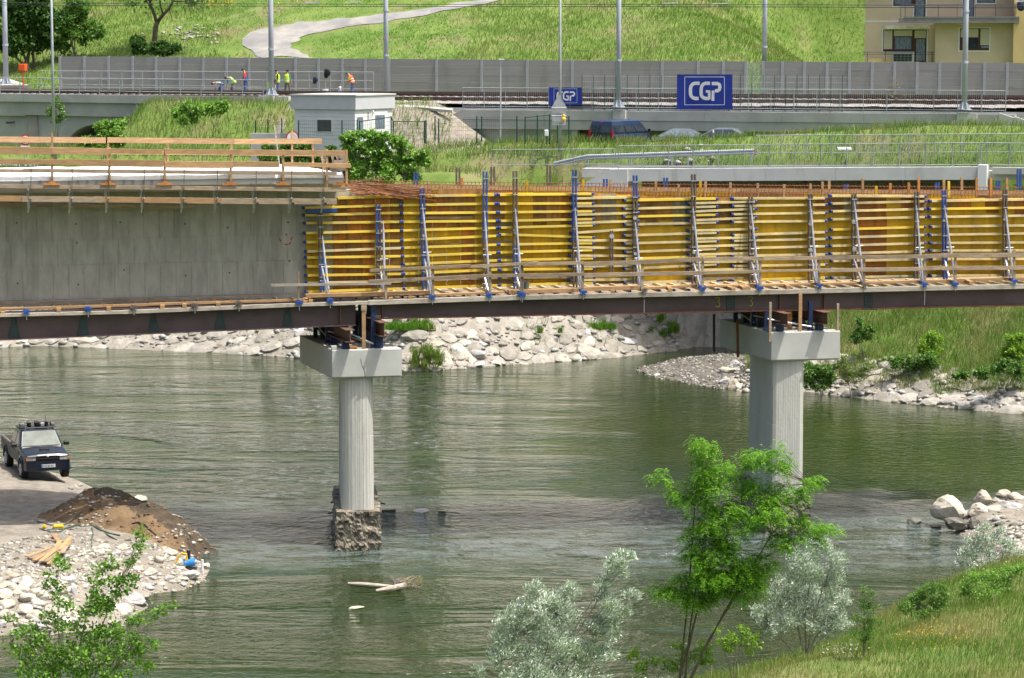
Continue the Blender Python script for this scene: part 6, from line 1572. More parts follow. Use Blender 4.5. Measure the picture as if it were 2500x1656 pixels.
# ------------------------------------------------------------------ vegetation
def perp(a):
    """unit vectors across a (n,3), random about it"""
    r = rng.normal(size=a.shape); r -= (r * a).sum(1)[:, None] * a
    return r / (np.linalg.norm(r, axis=1)[:, None] + 1e-9)
def unit(a): return a / (np.linalg.norm(a, axis=1)[:, None] + 1e-9)
def leaf_quads(p, a, l, w, b=None):
    """diamond leaves: base p, long axis a, length l, width w"""
    n = len(p); l = np.broadcast_to(np.asarray(l, float), (n,))[:, None]; w = np.broadcast_to(np.asarray(w, float), (n,))[:, None]
    b = perp(a) if b is None else b
    v = np.empty((n, 4, 3)); v[:, 0] = p; v[:, 1] = p + a * l * .45 + b * w * .5; v[:, 2] = p + a * l; v[:, 3] = p + a * l * .45 - b * w * .5
    return v.reshape(-1, 3), np.arange(4 * n).reshape(n, 4)
def blades(p, h, w, lean=0.35, wind=(0.15, 0.0)):
    """grass blades: one bent tapering strip each (quad + tip)"""
    n = len(p); h = np.broadcast_to(np.asarray(h, float), (n,))[:, None]; w = np.broadcast_to(np.asarray(w, float), (n,))[:, None]
    th = rng.uniform(0, 2 * np.pi, n); b = np.stack([np.cos(th), np.sin(th), 0 * th], 1)
    d = rng.normal(size=(n, 3)) * lean; d[:, 2] = 0; d[:, 0] += wind[0]; d[:, 1] += wind[1]
    up = np.array([0, 0, 1.0])
    m = p + up * h * .55 + d * h * .35; t = p + up * h * .95 + d * h * 1.0
    v = np.empty((n, 5, 3)); v[:, 0] = p - b * w * .5; v[:, 1] = p + b * w * .5; v[:, 2] = m + b * w * .38; v[:, 3] = m - b * w * .38; v[:, 4] = t
    i = np.arange(n)[:, None] * 5
    return v.reshape(-1, 3), [np.hstack([i, i + 1, i + 2, i + 3]), np.hstack([i + 3, i + 2, i + 4])]
def grass(name, zf, x, y, h, w, m, lean=.35, sink=.03):
    z = zf(x, y)
    v, f = blades(np.stack([x, y, z - sink], 1), h, w, lean)
    return tag(np_obj(name, v, f, [M[m]]), kind='stuff')
def seen(x, y, z, pad=60):
    """inside the photograph's frame (with a margin)"""
    fw = y * math.cos(PITCH) - (z - CAM_H) * math.sin(PITCH); up = y * math.sin(PITCH) + (z - CAM_H) * math.cos(PITCH)
    u = 1250 + 6500 * x / fw; v = 828 - 6500 * up / fw
    return (u > -pad) & (u < 2500 + pad) & (v > -pad * 2) & (v < 1656 + pad * 2), u, v

def plant(name, label, cat, zf, sc, blobs, Y, n, m, leaf, base=None, style='round', group=None, stem_m='bark_grey', stems=5, r_stem=.03, jit=.22, clumps=12, depth=.9, twigs=True, ground=z_far, parent=None):
    """foliage in blobs measured on the photograph (zoom coordinates, radii), set at depth Y"""
    k = Y / 6500
    C = []; Rr = []
    for x, y, rx, ry in blobs:
        c = W(*zf(x, y), Y); r = (rx + ry) / 2 / sc * k
        C.append((c.x, c.y + rnd.uniform(-.6, .6) * r * depth, c.z)); Rr.append((rx / sc * k, r * depth, ry / sc * k))
    C = np.array(C); Rr = np.array(Rr)
    if base is None: bx, by = float(C[:, 0].mean()), Y
    else: p = W(base[0], base[1], Y); bx, by = p.x, p.y
    bz = float(ground(np.array([bx]), np.array([by]))[0])
    root = thing(name, label, cat, (bx, by, bz), group=group)
    wgt = Rr[:, 0] * Rr[:, 2]; wgt = wgt / wgt.sum()
    cl = np.repeat(np.arange(len(C)), clumps)
    d = unit(rng.normal(size=(len(cl), 3)))
    cc = C[cl] + d * Rr[cl] * (rng.uniform(0, 1, len(cl)) ** .45)[:, None]
    wc = wgt[cl] / clumps; wc /= wc.sum()
    pick = rng.choice(len(cl), n, p=wc)
    sig = Rr[cl[pick]].mean(1)[:, None] * jit
    p = cc[pick] + rng.normal(size=(n, 3)) * sig * np.array([1, 1, .8])
    p[:, 2] = np.maximum(p[:, 2], bz + .02)
    out = unit(p - C[cl[pick]] + 1e-6)
    if style == 'round':
        a = unit(out * .6 + rng.normal(size=(n, 3)) * .7 + np.array([0, 0, -.15]))
        v, f = leaf_quads(p, a, rng.uniform(.7, 1.2, n) * leaf[0], rng.uniform(.8, 1.2, n) * leaf[1])
    elif style == 'willow':
        cd = unit(d * .5 + np.array([.35, 0, .75]) + rng.normal(size=d.shape) * .35)
        a = unit(cd[pick] + rng.normal(size=(n, 3)) * .38 + np.array([.15, 0, 0]))
        v, f = leaf_quads(p, a, rng.uniform(.7, 1.25, n) * leaf[0], leaf[1] * rng.uniform(.8, 1.3, n))
    elif style == 'blade':
        v, f = blades(p - np.array([0, 0, leaf[0] * .5]), rng.uniform(.6, 1.3, n) * leaf[0], leaf[1], .3)
    elif style == 'frond':
        L = leaf[0] * rng.uniform(.75, 1.25, n)
        az = unit(out * np.array([1, 1, .3]) + rng.normal(size=(n, 3)) * .5); az[:, 2] = az[:, 2] * .4 + .18; az = unit(az)
        side = unit(np.cross(az, np.array([0, 0, 1.0])) + rng.normal(size=(n, 3)) * .25)
        P_, A_, S_ = [], [], []
        for j in range(7):
            t = (j + .5) / 7; q = p + az * (L * t)[:, None] - np.array([0, 0, 1.0]) * (L * t * t * .75)[:, None]
            for sg in (-1, 1):
                P_.append(q); A_.append(unit(side * sg + az * .25 + np.array([0, 0, -.35]) + rng.normal(size=(n, 3)) * .15))
        P_ = np.concatenate(P_); A_ = np.concatenate(A_); nn = len(P_)
        bn = unit(np.cross(A_, np.tile(np.array([0, 0, 1.0]), (nn, 1)) + rng.normal(size=(nn, 3)) * .4))
        v, f = leaf_quads(P_, A_, leaf[1] * rng.uniform(.8, 1.2, nn), leaf[2], bn)
    np_obj('foliage', v, f, [M[m]], root)
    if stems:
        b0 = Vector((bx, by, bz - .05)); order = np.argsort(-C[:, 2])[:]
        main = [order[int(i)] for i in np.linspace(0, len(order) - 1, min(stems, len(order)))]
        mids = []
        for i in main:
            t = Vector(C[i]); dv = t - b0
            m1 = b0 + Vector((dv.x * .34, dv.y * .34, dv.z * .42)) + Vector((rnd.uniform(-1, 1), rnd.uniform(-1, 1), 0)) * r_stem * 2
            m2 = b0 + Vector((dv.x * .70, dv.y * .70, dv.z * .76))
            j0 = b0 + Vector((rnd.uniform(-1, 1), rnd.uniform(-1, 1), 0)) * r_stem * 4
            mb = MB(); mb.path([j0, m1, m2, t], [r_stem, r_stem * .75, r_stem * .5, r_stem * .2], 6); mb.build('stem', M[stem_m], root)
            mids += [m1, m2, t]
        if twigs:
            mb = MB()
            for q in cc[rng.choice(len(cc), min(len(cc), 160), replace=False)]:
                q = Vector(q); lo = [mm for mm in mids if mm.z < q.z + .1] or mids
                s_ = min(lo, key=lambda mm: (mm - q).length); mb.path([s_, s_.lerp(q, .5) + Vector((0, 0, -.03)), q], [r_stem * .28, r_stem * .2, r_stem * .1], 4, False)
            tag(mb.build('twig', M[stem_m], root), kind='stuff')
    return root
zz = lambda ox, oy, sc: (lambda x, y: (ox + x / sc, oy + y / sc))
N3 = zz(1100, 1050, 2.367); N5 = zz(1900, 1050, 2.5867); N1 = zz(0, 1000, 2.39)
B4 = zz(600, 200, 5.918); B5 = zz(0, 200, 5.918); B1 = zz(0, 0, 2.785); B9 = zz(1900, 700, 3.92); B6 = zz(900, 740, 2.63)

# --- grass, nearest first
def rect(n, x0, x1, y0, y1): return rng.uniform(x0, x1, n), rng.uniform(y0, y1, n)
x, y = rect(190000, -8, 22, 54, 92); z = z_near(x, y); ok, u, v = seen(x, y, z, 80)
dn = poly_sdist(x, y, PN); ok &= (dn > .6) & ~((y > 88) & (x > 12)); x, y = x[ok], y[ok]
pat = vnoise(x * .35, y * .35, 71, 3)
hh = (.26 + .16 * pat + .10 * rng.uniform(-1, 1, len(x))).clip(.1, .7) * np.where(rng.random(len(x)) < .10, 1.6, 1)
near_grass = grass('meadow_grass', z_near, x, y, hh, rng.uniform(.010, .020, len(x)), 'l_near', .34)
def flowers(name, m, zf, px, n, Y0, size, h=.45, spread=(.5, .7)):
    """small blossoms on the grass, as one mass"""
    cs = []
    for u, v in px:
        c = grid_ground(zf, u, v, Y0, Y0 + 120)
        cs.append(np.stack([rng.normal(c.x, spread[0], n), rng.normal(c.y, spread[1], n)], 1))
    q = np.concatenate(cs); z = zf(q[:, 0], q[:, 1]) + h * rng.uniform(.6, 1.2, len(q))
    p = np.stack([q[:, 0], q[:, 1], z], 1); p = np.repeat(p, 3, 0)
    a = unit(rng.normal(size=(len(p), 3)) + np.array([0, -.4, .4]))
    vv, ff = leaf_quads(p, a, size, size)
    return tag(np_obj(name, vv, ff, [M[m]]), kind='stuff')
flowers('yellow_wildflowers', 'flower_y', z_near, [N5(940, 1350), N5(1000, 1340), N5(880, 1400), N5(1040, 1400)], 34, 52, .028)
flowers('white_wildflowers', 'flower_w', z_near, [N5(380, 1470), N5(450, 1460)], 40, 52, .028, .4, (.25, .3))
# far bank flats and slopes
x, y = rect(300000, -48, 46, 132, 190); z = z_far(x, y); ok, u, v = seen(x, y, z, 30)
s2, t2 = rw_coords(x, y); dl = poly_sdist(x, y, PL); dr = poly_sdist(x, y, PR); n_ = vnoise(x * .4, y * .4, 33, 3)
gravel = (s2 > -14) & (s2 < -1.5) & (t2 > -12) & (n_ < .25)
soft = (s2 > -27) & (s2 < -3)
ok &= (z > 9.5) & (t2 < np.where(soft, -5.0, -5.4)) & ~(gravel & (rng.random(len(x)) < .4)) & ~((t2 > -18.8) & (t2 < -15.6) & (s2 > -6)) & (t2 < np.where(x > -4, -9.6, 0))
# keep clear of the cabin
lx, ly = x - near.x, y - near.y
den = FX.x * SX.y - FX.y * SX.x; ca_ = (lx * SX.y - ly * SX.x) / den; cb_ = (FX.x * ly - FX.y * lx) / den
ok &= ~((ca_ > -.2) & (ca_ < L1 + .2) & (cb_ > -.2) & (cb_ < L2 + .2))
x, y = x[ok], y[ok]; pat = vnoise(x * .3, y * .3, 55, 3)
grass('rough_grass', z_far, x, y, (.50 + .3 * pat + .15 * rng.uniform(-1, 1, len(x))).clip(.15, 1.0), rng.uniform(.022, .045, len(x)), 'l_rough', .3)
# vegetated slope of the right bank
x, y = rect(150000, 8, 34, 131, 162); z = z_far(x, y); ok, u, v = seen(x, y, z, 30); dr = poly_sdist(x, y, PR); dl = poly_sdist(x, y, PL)
pat = vnoise(x * .55, y * .55, 77, 3)
ok &= (dr > 1.0 + pat * 0.8) & (z < 6.2) & (dl < -2) & ~((u < 2010) & (v < 790) & (rng.random(len(x)) < .8)); x, y, pat = x[ok], y[ok], pat[ok]
grass('bank_grass', z_far, x, y, (.50 + .35 * pat + .15 * rng.uniform(-1, 1, len(x))).clip(.15, 1.0), rng.uniform(.018, .036, len(x)), 'l_rough', .35)
x, y = rect(60000, -46, 12, 146, 170); z = z_far(x, y); dl = poly_sdist(x, y, PL); pat = vnoise(x * .7, y * .7, 19, 3)
ok = (dl > .9) & (z < 6) & (pat > .22 - .02 * dl); x, y, pat = x[ok], y[ok], pat[ok]
grass('bank_grass', z_far, x, y, (.25 + .3 * pat + .1 * rng.uniform(-1, 1, len(x))).clip(.1, .6), rng.uniform(.018, .032, len(x)), 'l_rough', .35)
# hillside meadow above the barrier
ROAD_L = [(640, 144), (612, 128), (592, 112), (590, 98), (614, 80), (668, 66), (760, 53), (870, 44), (975, 31), (1090, 14), (1200, -6)]
ROAD_R = [(760, 144), (733, 133), (716, 118), (717, 105), (735, 92), (790, 78), (860, 66), (950, 54), (1040, 38), (1130, 20), (1260, -6)]
rl = [grid_ground(z_far, u, v, 196, 300) for u, v in ROAD_L]; rr = [grid_ground(z_far, u, v, 196, 300) for u, v in ROAD_R]
road_poly = [(p.x, p.y) for p in rl] + [(p.x, p.y) for p in reversed(rr)]
x, y = rect(430000, -62, 62, 192, 262); z = z_far(x, y); ok, u, v = seen(x, y, z, 40); s2, t2 = rw_coords(x, y)
ok &= (t2 > 10) & (poly_sdist(x, y, road_poly) < -.3) & ~((x > 26.5) & (y < 222)); x, y, u = x[ok], y[ok], u[ok]
n_ = vnoise(x * .25, y * .25, 91, 4); dd_ = poly_sdist(x, y, road_poly)
scree = ((u > 380) & (u < 640) & (n_ > .18)) | ((dd_ > -2.2) & (u < 1150) & (n_ > -.15) & (u > 480) & (y > 206) & (x < -9 + (y - 200) * .05))
keep = ~(scree & (rng.random(len(x)) < .75)); x, y, u = x[keep], y[keep], u[keep]
fresh = (u < 1120 + 120 * vnoise(x * .2, y * .2, 3, 2)) & (u > 560)
pat = vnoise(x * .3, y * .3, 61, 3)
hgt = (.34 + .16 * pat).clip(.15, 1) * np.where(fresh, .55, 1.1)
wd = rng.uniform(.025, .055, len(x))
grass('hill_grass', z_far, x[~fresh], y[~fresh], hgt[~fresh], wd[~fresh], 'l_hill', .35)
grass('mown_hill_grass', z_far, x[fresh], y[fresh], hgt[fresh], wd[fresh], 'l_hill_fresh', .4)
# the road on the hill, a strip draped on the slope
nr = 9
pl = []
for k in range(len(rl) - 1):
    for j in range(8):
        f_ = j / 8; pl.append((rl[k].lerp(rl[k + 1], f_), rr[k].lerp(rr[k + 1], f_)))
vs = []; fs = []
for a, b in pl:
    w_ = .05 * math.sin(a.x * 1.7 + a.y * .9) + .04 * math.sin(a.x * 4.1); a, b = a.lerp(b, w_), b.lerp(a, .06 * math.sin(b.x * 1.3 + b.y * 1.9) + .03 * math.sin(b.y * 5))
    q = [a.lerp(b, t / 8) for t in range(9)]
    zz_ = z_far(np.array([c.x for c in q]), np.array([c.y for c in q]))
    vs += [(c.x, c.y, float(h) + .055) for c, h in zip(q, zz_)]
for i in range(len(pl) - 1):
    for j in range(8): fs.append((i * 9 + j, i * 9 + j + 1, (i + 1) * 9 + j + 1, (i + 1) * 9 + j))
hr = np_obj('hill_road', np.array(vs), np.array(fs), [M['asphalt']], smooth=True); tag(hr, kind='structure')
flowers('yellow_hill_flowers', 'flower_y', z_far, [B1(1550, 20), B1(1490, 80), B1(1600, 15), B1(1900, 60), B1(1460, 70)], 26, 200, .10, .8, (.8, .8))
# stones on the scree beside the bend
for k in range(70):
    u, v = B1(rnd.gauss(1270, 120), rnd.gauss(240, 26))
    if v > 130: continue
    p = grid_ground(z_far, u, v, 196, 300); s = rnd.uniform(.06, .20)
    put_rock('stone', STONES['bank_stone'][k % 9], p + Vector((0, 0, .05)), (s * 1.4, s, s * .6), parent=far_land)

# --- foreground trees and shrubs
loc = plant('locust_tree', 'bright green young locust tree with feathery leaves before the right pier', 'tree', N3, 2.367,
    [(1480, 110, 80, 75), (1445, 70, 35, 40), (1460, 250, 80, 90), (1215, 285, 60, 40), (1330, 350, 90, 55), (1420, 420, 100, 90), (1570, 250, 85, 100), (1560, 430, 150, 120), (1760, 160, 85, 80), (1890, 170, 75, 90), (1800, 320, 110, 100), (2080, 310, 85, 45), (1960, 370, 90, 60), (1830, 470, 140, 110), (2000, 600, 130, 85), (2165, 565, 70, 32), (1480, 560, 105, 90), (1640, 600, 120, 120), (1390, 750, 80, 55), (1520, 760, 120, 100), (1680, 790, 100, 100), (1810, 745, 85, 55), (1340, 850, 55, 60), (1330, 945, 100, 45), (1205, 915, 50, 26), (1440, 965, 75, 45), (1570, 900, 120, 80), (1680, 920, 95, 80), (1900, 650, 95, 70), (1470, 860, 120, 80), (1600, 830, 120, 90), (1730, 850, 95, 80), (1280, 930, 90, 42), (1400, 960, 100, 50), (1560, 700, 120, 90), (1430, 640, 90, 70)],
    66.0, 7000, 'l_locust', (.25, .060, .026), base=(1662, 1600), style='frond', stem_m='bark', stems=6, r_stem=.030, ground=z_near, clumps=9, jit=.26)
WL = [(490, 920, 60, 60), (560, 1000, 130, 70), (700, 930, 55, 55), (420, 1040, 80, 70), (330, 1090, 80, 55), (620, 1080, 120, 100), (300, 1190, 85, 80), (450, 1180, 150, 100), (650, 1220, 140, 100), (300, 1330, 95, 90), (500, 1340, 160, 100), (750, 1300, 140, 100), (900, 1000, 75, 110), (960, 800, 75, 80), (1040, 730, 45, 35), (890, 880, 55, 45), (1050, 950, 50, 45), (850, 1130, 110, 80), (920, 1150, 75, 75), (880, 1290, 90, 80), (1000, 1050, 55, 45), (165, 1390, 45, 35), (600, 1440, 300, 70), (980, 740, 60, 50)]
plant('silver_willow', 'large silver leaved willow bush at the bottom centre of the water', 'shrub', N3, 2.367, WL, 62.5, 36000, 'l_willow', (.085, .020), base=(1290, 1720), style='willow', group='silver willows', stems=7, r_stem=.03, ground=z_near, clumps=16, jit=.2)
plant('silver_willow', 'silver leaved willow bush close behind the bright green locust tree', 'shrub', N3, 2.367,
    [(2100, 690, 90, 65), (2200, 760, 85, 65), (2000, 740, 80, 60), (2050, 850, 130, 90), (2230, 880, 85, 80), (1950, 900, 90, 70), (2130, 980, 140, 90), (2280, 990, 50, 70), (1900, 980, 80, 70), (1830, 1060, 90, 75), (1980, 1080, 140, 90), (2150, 1110, 140, 90), (1860, 1160, 90, 60), (2250, 1100, 70, 70), (1790, 1100, 50, 55)],
    73.0, 24000, 'l_willow', (.085, .020), base=(1960, 1560), style='willow', group='silver willows', stems=6, r_stem=.03, ground=z_near, clumps=16, jit=.2)
plant('silver_willow', 'sparse silver willow shrub on the stones below the boulder pile', 'shrub', N5, 2.5867,
    [(1290, 630, 60, 45), (1250, 710, 70, 55), (1340, 690, 80, 50), (1200, 790, 60, 55), (1300, 800, 100, 60), (1430, 740, 80, 50), (1450, 830, 90, 45), (1510, 780, 50, 45), (1150, 850, 40, 40), (1400, 640, 40, 35)],
    88.0, 5200, 'l_willow', (.10, .026), style='willow', group='silver willows', stems=5, r_stem=.015, ground=z_near, clumps=14, jit=.25)
plant('sapling', 'small dark green conical sapling in the grass right of the willow', 'sapling', N5, 2.5867,
    [(545, 1010, 30, 40), (590, 1030, 35, 30), (540, 1090, 60, 45), (600, 1130, 50, 40), (530, 1180, 80, 50), (590, 1230, 65, 50), (500, 1270, 80, 45), (540, 1310, 60, 30)],
    69.5, 3800, 'l_shrub', (.05, .022), base=N5(540, 1330), stems=3, r_stem=.015, ground=z_near, stem_m='bark')
plant('poplar_sapling', 'leafy poplar sapling in the bottom left corner before the white rocks', 'sapling', N1, 2.39,
    [(820, 730, 40, 50), (810, 820, 50, 40), (760, 880, 45, 30), (650, 900, 45, 40), (560, 960, 50, 60), (700, 1000, 60, 45), (770, 990, 35, 45), (350, 920, 55, 60), (290, 1000, 40, 50), (330, 1060, 45, 45), (580, 1080, 60, 80), (700, 1050, 55, 50), (640, 1120, 60, 50), (370, 1130, 50, 50), (530, 1180, 70, 80), (280, 1210, 50, 50), (150, 1290, 80, 45), (50, 1220, 40, 30), (240, 1320, 60, 50), (400, 1300, 85, 60), (560, 1290, 85, 70), (700, 1290, 85, 50), (800, 1230, 80, 40), (920, 1175, 70, 28), (1000, 1140, 30, 22), (900, 1365, 45, 24), (800, 1350, 85, 40), (120, 1400, 90, 60), (300, 1420, 105, 70), (480, 1400, 105, 80), (640, 1400, 95, 70), (780, 1440, 75, 55), (850, 1490, 50, 30), (200, 1510, 150, 60), (420, 1530, 140, 60), (640, 1530, 120, 60)],
    60.0, 6800, 'l_poplar', (.082, .070), base=(150, 1820), stems=8, r_stem=.022, ground=z_near, clumps=9, jit=.3)
plant('lime_green_shrub', 'low lime green leafy shrub at the water edge left of the locust trunks', 'shrub', N3, 2.367,
    [(1050, 1300, 35, 35), (1100, 1370, 55, 35), (1180, 1340, 55, 25), (1320, 1255, 40, 30), (1380, 1310, 65, 45), (1270, 1355, 55, 45), (1470, 1250, 50, 45), (1470, 1320, 55, 45)], 66.8, 1500, 'l_lime', (.075, .055), stems=4, r_stem=.012, group='lime green shrubs', ground=z_near)
plant('lime_green_shrub', 'lime green leafy shrub behind and right of the locust trunks', 'shrub', N3, 2.367,
    [(1540, 1160, 25, 25), (1640, 1230, 55, 55), (1740, 1230, 45, 65), (1690, 1160, 35, 35), (1590, 1250, 45, 45)], 67.4, 1100, 'l_lime', (.07, .05), stems=4, r_stem=.012, group='lime green shrubs', ground=z_near)
plant('weed_clump', 'rounded green weed clump on the crest of the near bank, middle one', 'weed', N5, 2.5867, [(960, 980, 50, 40), (1030, 1010, 40, 40), (900, 1030, 60, 50), (1000, 1080, 90, 60), (860, 1090, 70, 50), (930, 1150, 80, 60), (800, 1110, 60, 50)], 77, 5200, 'l_shrub', (.08, .03), stems=3, r_stem=.01, ground=z_near, group='green clumps on the near bank')
plant('weed_clump', 'large green weed clump at the right end of the near bank crest', 'weed', N5, 2.5867, [(1250, 950, 90, 50), (1350, 930, 90, 45), (1180, 1010, 60, 50), (1300, 1030, 110, 60), (1480, 900, 80, 50), (1420, 1000, 90, 50), (1540, 880, 60, 40)], 78.5, 7000, 'l_bush', (.08, .03), stems=3, r_stem=.01, ground=z_near, group='green clumps on the near bank')

# --- far bank shrubs
plant('leafy_bush', 'large bright green bush in front of the white cabin', 'bush', B4, 5.918,
    [(1430, 800, 70, 50), (1600, 780, 110, 70), (1800, 770, 120, 80), (2000, 780, 110, 70), (2200, 850, 130, 70), (1480, 950, 110, 110), (1750, 950, 160, 130), (2000, 1000, 160, 130), (2300, 1000, 130, 110), (1600, 1150, 130, 120), (1900, 1200, 180, 130), (2200, 1200, 170, 120), (2430, 1100, 110, 100), (2560, 1010, 110, 45), (2560, 1160, 90, 90), (1650, 1300, 160, 120), (2000, 1350, 200, 120), (2350, 1330, 170, 110)],
    163.5, 12500, 'l_bush', (.22, .13), stems=6, r_stem=.05, clumps=14, jit=.2)
plant('leafy_bush', 'green bush in front of the arched underpass at the left', 'bush', B5, 5.918,
    [(1450, 670, 110, 90), (1700, 620, 90, 80), (1780, 560, 40, 30), (1600, 740, 170, 90), (1220, 870, 120, 60), (1430, 880, 180, 60), (1700, 850, 130, 70), (1500, 600, 60, 40)], 173, 5200, 'l_bush', (.20, .12), stems=5, r_stem=.04, clumps=12)
for lab, bl in (('dark leafy shrub behind the guard rail under the small sign', [(300, 1080, 110, 60), (430, 1100, 120, 70), (560, 1090, 90, 60), (420, 1230, 200, 60)]), ('dark leafy shrub in front of the cabin wall', [(720, 1120, 60, 60), (830, 1100, 100, 90), (900, 930, 60, 50), (780, 930, 70, 40), (860, 1230, 120, 50)]), ('small dark shrub left of the end barrier', [(1020, 1110, 50, 90), (1060, 1250, 60, 50), (1230, 970, 60, 25)]), ('leafy shrub behind the deck guard rail posts at the cabin corner', [(280, 940, 40, 20), (510, 945, 80, 35), (620, 920, 50, 40), (350, 960, 80, 20)])):
    plant('dark_shrub', lab, 'shrub', B4, 5.918, bl, 168, 2600, 'l_shrub', (.19, .11), stems=3, r_stem=.02, group='dark shrubs behind the finished deck')
plant('dark_shrub', 'low lime green shrub showing below the guard boards of the deck', 'shrub', B5, 5.918, [(900, 1230, 90, 25), (1050, 1235, 110, 25), (1250, 1240, 130, 22), (1500, 1245, 150, 20), (1750, 1250, 150, 20), (2000, 1250, 120, 20), (2250, 1255, 120, 15)], 172, 2600, 'l_lime', (.18, .11), stems=3, r_stem=.02, group='dark shrubs behind the finished deck')
plant('slope_bush', 'green bush growing on the railway embankment left of the cabin', 'bush', B1, 2.785, [(1230, 770, 55, 45), (1320, 735, 90, 45), (1430, 735, 70, 38), (1280, 810, 70, 35), (1500, 720, 50, 40)], 172, 4200, 'l_bush', (.22, .11), stems=4, r_stem=.03)
plant('slim_young_tree', 'slim young tree with a narrow crown beside the thin lamp post', 'tree', B5, 5.918, [(830, 250, 25, 60), (780, 340, 55, 70), (860, 360, 50, 60), (740, 450, 60, 60), (900, 480, 60, 50), (780, 530, 70, 50), (860, 560, 40, 40)], 176, 900, 'l_shrub', (.15, .09), base=B5(790, 1000), stems=4, r_stem=.035, jit=.3)
plant('dry_sapling', 'thin yellowish sapling standing before the retaining wall at the right', 'sapling', zz(1650, 0, 2.785), 2.785, [(1500, 560, 25, 35), (1450, 590, 20, 25), (1470, 640, 25, 30), (1390, 700, 25, 20), (1540, 660, 25, 12), (1480, 720, 20, 20), (1420, 780, 30, 50), (1480, 820, 25, 50), (1440, 860, 30, 30)], 171, 330, 'l_dry', (.16, .04), base=(2160, 340), stems=5, r_stem=.02, jit=.35, stem_m='bark')
# hillside trees
plant('dark_hillside_tree', 'big dark leafy tree mass in the top left corner of the hillside', 'tree', B1, 2.785, [(40, 60, 90, 80), (150, 40, 90, 70), (280, 60, 90, 80), (60, 190, 80, 80), (180, 160, 110, 90), (320, 180, 80, 90), (110, 290, 110, 70), (260, 290, 90, 60), (380, 110, 50, 60), (200, -60, 160, 60), (40, 330, 50, 40)], 216, 9000, 'l_dark', (.36, .22), stems=5, r_stem=.14, stem_m='bark', clumps=16)
plant('hillside_bush', 'mid green bush right of the dark tree at the top left', 'bush', B1, 2.785, [(430, 130, 70, 70), (520, 120, 70, 60), (600, 180, 70, 50), (470, 220, 80, 60), (660, 220, 60, 40), (560, 250, 80, 40), (420, 300, 60, 50), (500, 40, 90, 50)], 217, 5200, 'l_shrub', (.30, .18), stems=4, r_stem=.06, clumps=14, group='bushes on the hillside')
plant('hillside_bush', 'dark low bushes round the foot of the bare trunk', 'bush', B1, 2.785, [(960, 320, 60, 40), (1080, 330, 70, 35), (1170, 330, 60, 35), (930, 280, 40, 30)], 213, 2600, 'l_dark', (.28, .16), stems=3, r_stem=.04, group='bushes on the hillside')
plant('hillside_bush', 'dark bush at the top of the meadow left of the house', 'bush', zz(1650, 0, 2.785), 2.785, [(1080, 20, 90, 45), (1170, 40, 80, 50), (1240, 30, 60, 60), (1000, 0, 60, 25), (700, -5, 70, 25)], 236, 3600, 'l_dark', (.34, .2), stems=3, r_stem=.05, group='bushes on the hillside')
plant('hillside_bush', 'small dark bush beside the upper road', 'bush', B1, 2.785, [(2130, 30, 60, 40), (2080, 70, 60, 35), (2280, 10, 70, 20)], 238, 1800, 'l_shrub', (.30, .18), stems=3, r_stem=.05, group='bushes on the hillside')
# the bare tree
t0 = grid_ground(z_far, *B1(1046, 372), 196, 300); Yt = t0.y
bt = thing('forked_tree', 'dark forked tree trunk with bare lower limbs on the hillside', 'tree', t0)
def limb(pts, r0, r1, nm='limb'):
    q = [W(*B1(a, b), Yt + c) for a, b, c in pts]; mb = MB(); mb.path(q, list(np.linspace(r0, r1, len(q))), 8); return mb.build(nm, M['bark'], bt, smooth=True)
limb([(1046, 385, 0), (1048, 300, 0), (1058, 200, 0), (1068, 150, 0)], .23, .18, 'trunk')
limb([(1066, 160, 0), (1050, 100, .2), (1025, 40, .4), (1010, -40, .5), (1000, -160, .6)], .14, .07)
limb([(1068, 155, 0), (1110, 100, -.3), (1150, 60, -.5), (1180, 0, -.6), (1230, -120, -.7)], .15, .07)
limb([(1110, 100, -.2), (1090, 40, 0), (1080, -60, .2)], .08, .05)
limb([(1150, 60, -.4), (1165, 110, -.6), (1175, 150, -.7)], .05, .015)
limb([(1030, 60, .3), (990, 0, .6), (960, -60, .8)], .06, .03)
limb([(1180, 10, -.5), (1260, 10, -.8), (1330, 50, -1), (1390, 90, -1.1)], .05, .012)
limb([(1260, 10, -.8), (1300, -10, -.8), (1360, 30, -.9)], .03, .01)
k = 0
tw = MB()
for j in range(60):
    a = (rnd.uniform(1260, 1400), rnd.uniform(-20, 90)); tw.path([W(*B1(1290 + rnd.uniform(-30, 40), 20), Yt - .8), W(*B1(*a), Yt - 1 + rnd.uniform(-.5, .5))], .012, 3, False)
tag(tw.build('twig', M['bark'], bt), kind='stuff')
C_ = np.array([W(*B1(a, b), Yt + c) for a, b, c in ((1000, -160, .5), (1100, -170, 0), (1230, -150, -.6), (1050, -260, 0), (1180, -270, 0), (950, -90, .7), (1310, -90, -.8))])
p = C_[rng.integers(len(C_), size=4200)] + rng.normal(size=(4200, 3)) * np.array([1.0, 1.0, .8]) * .9
v, f = leaf_quads(p, unit(rng.normal(size=p.shape)), .3, .2); np_obj('foliage', v, f, [M['l_shrub']], bt)
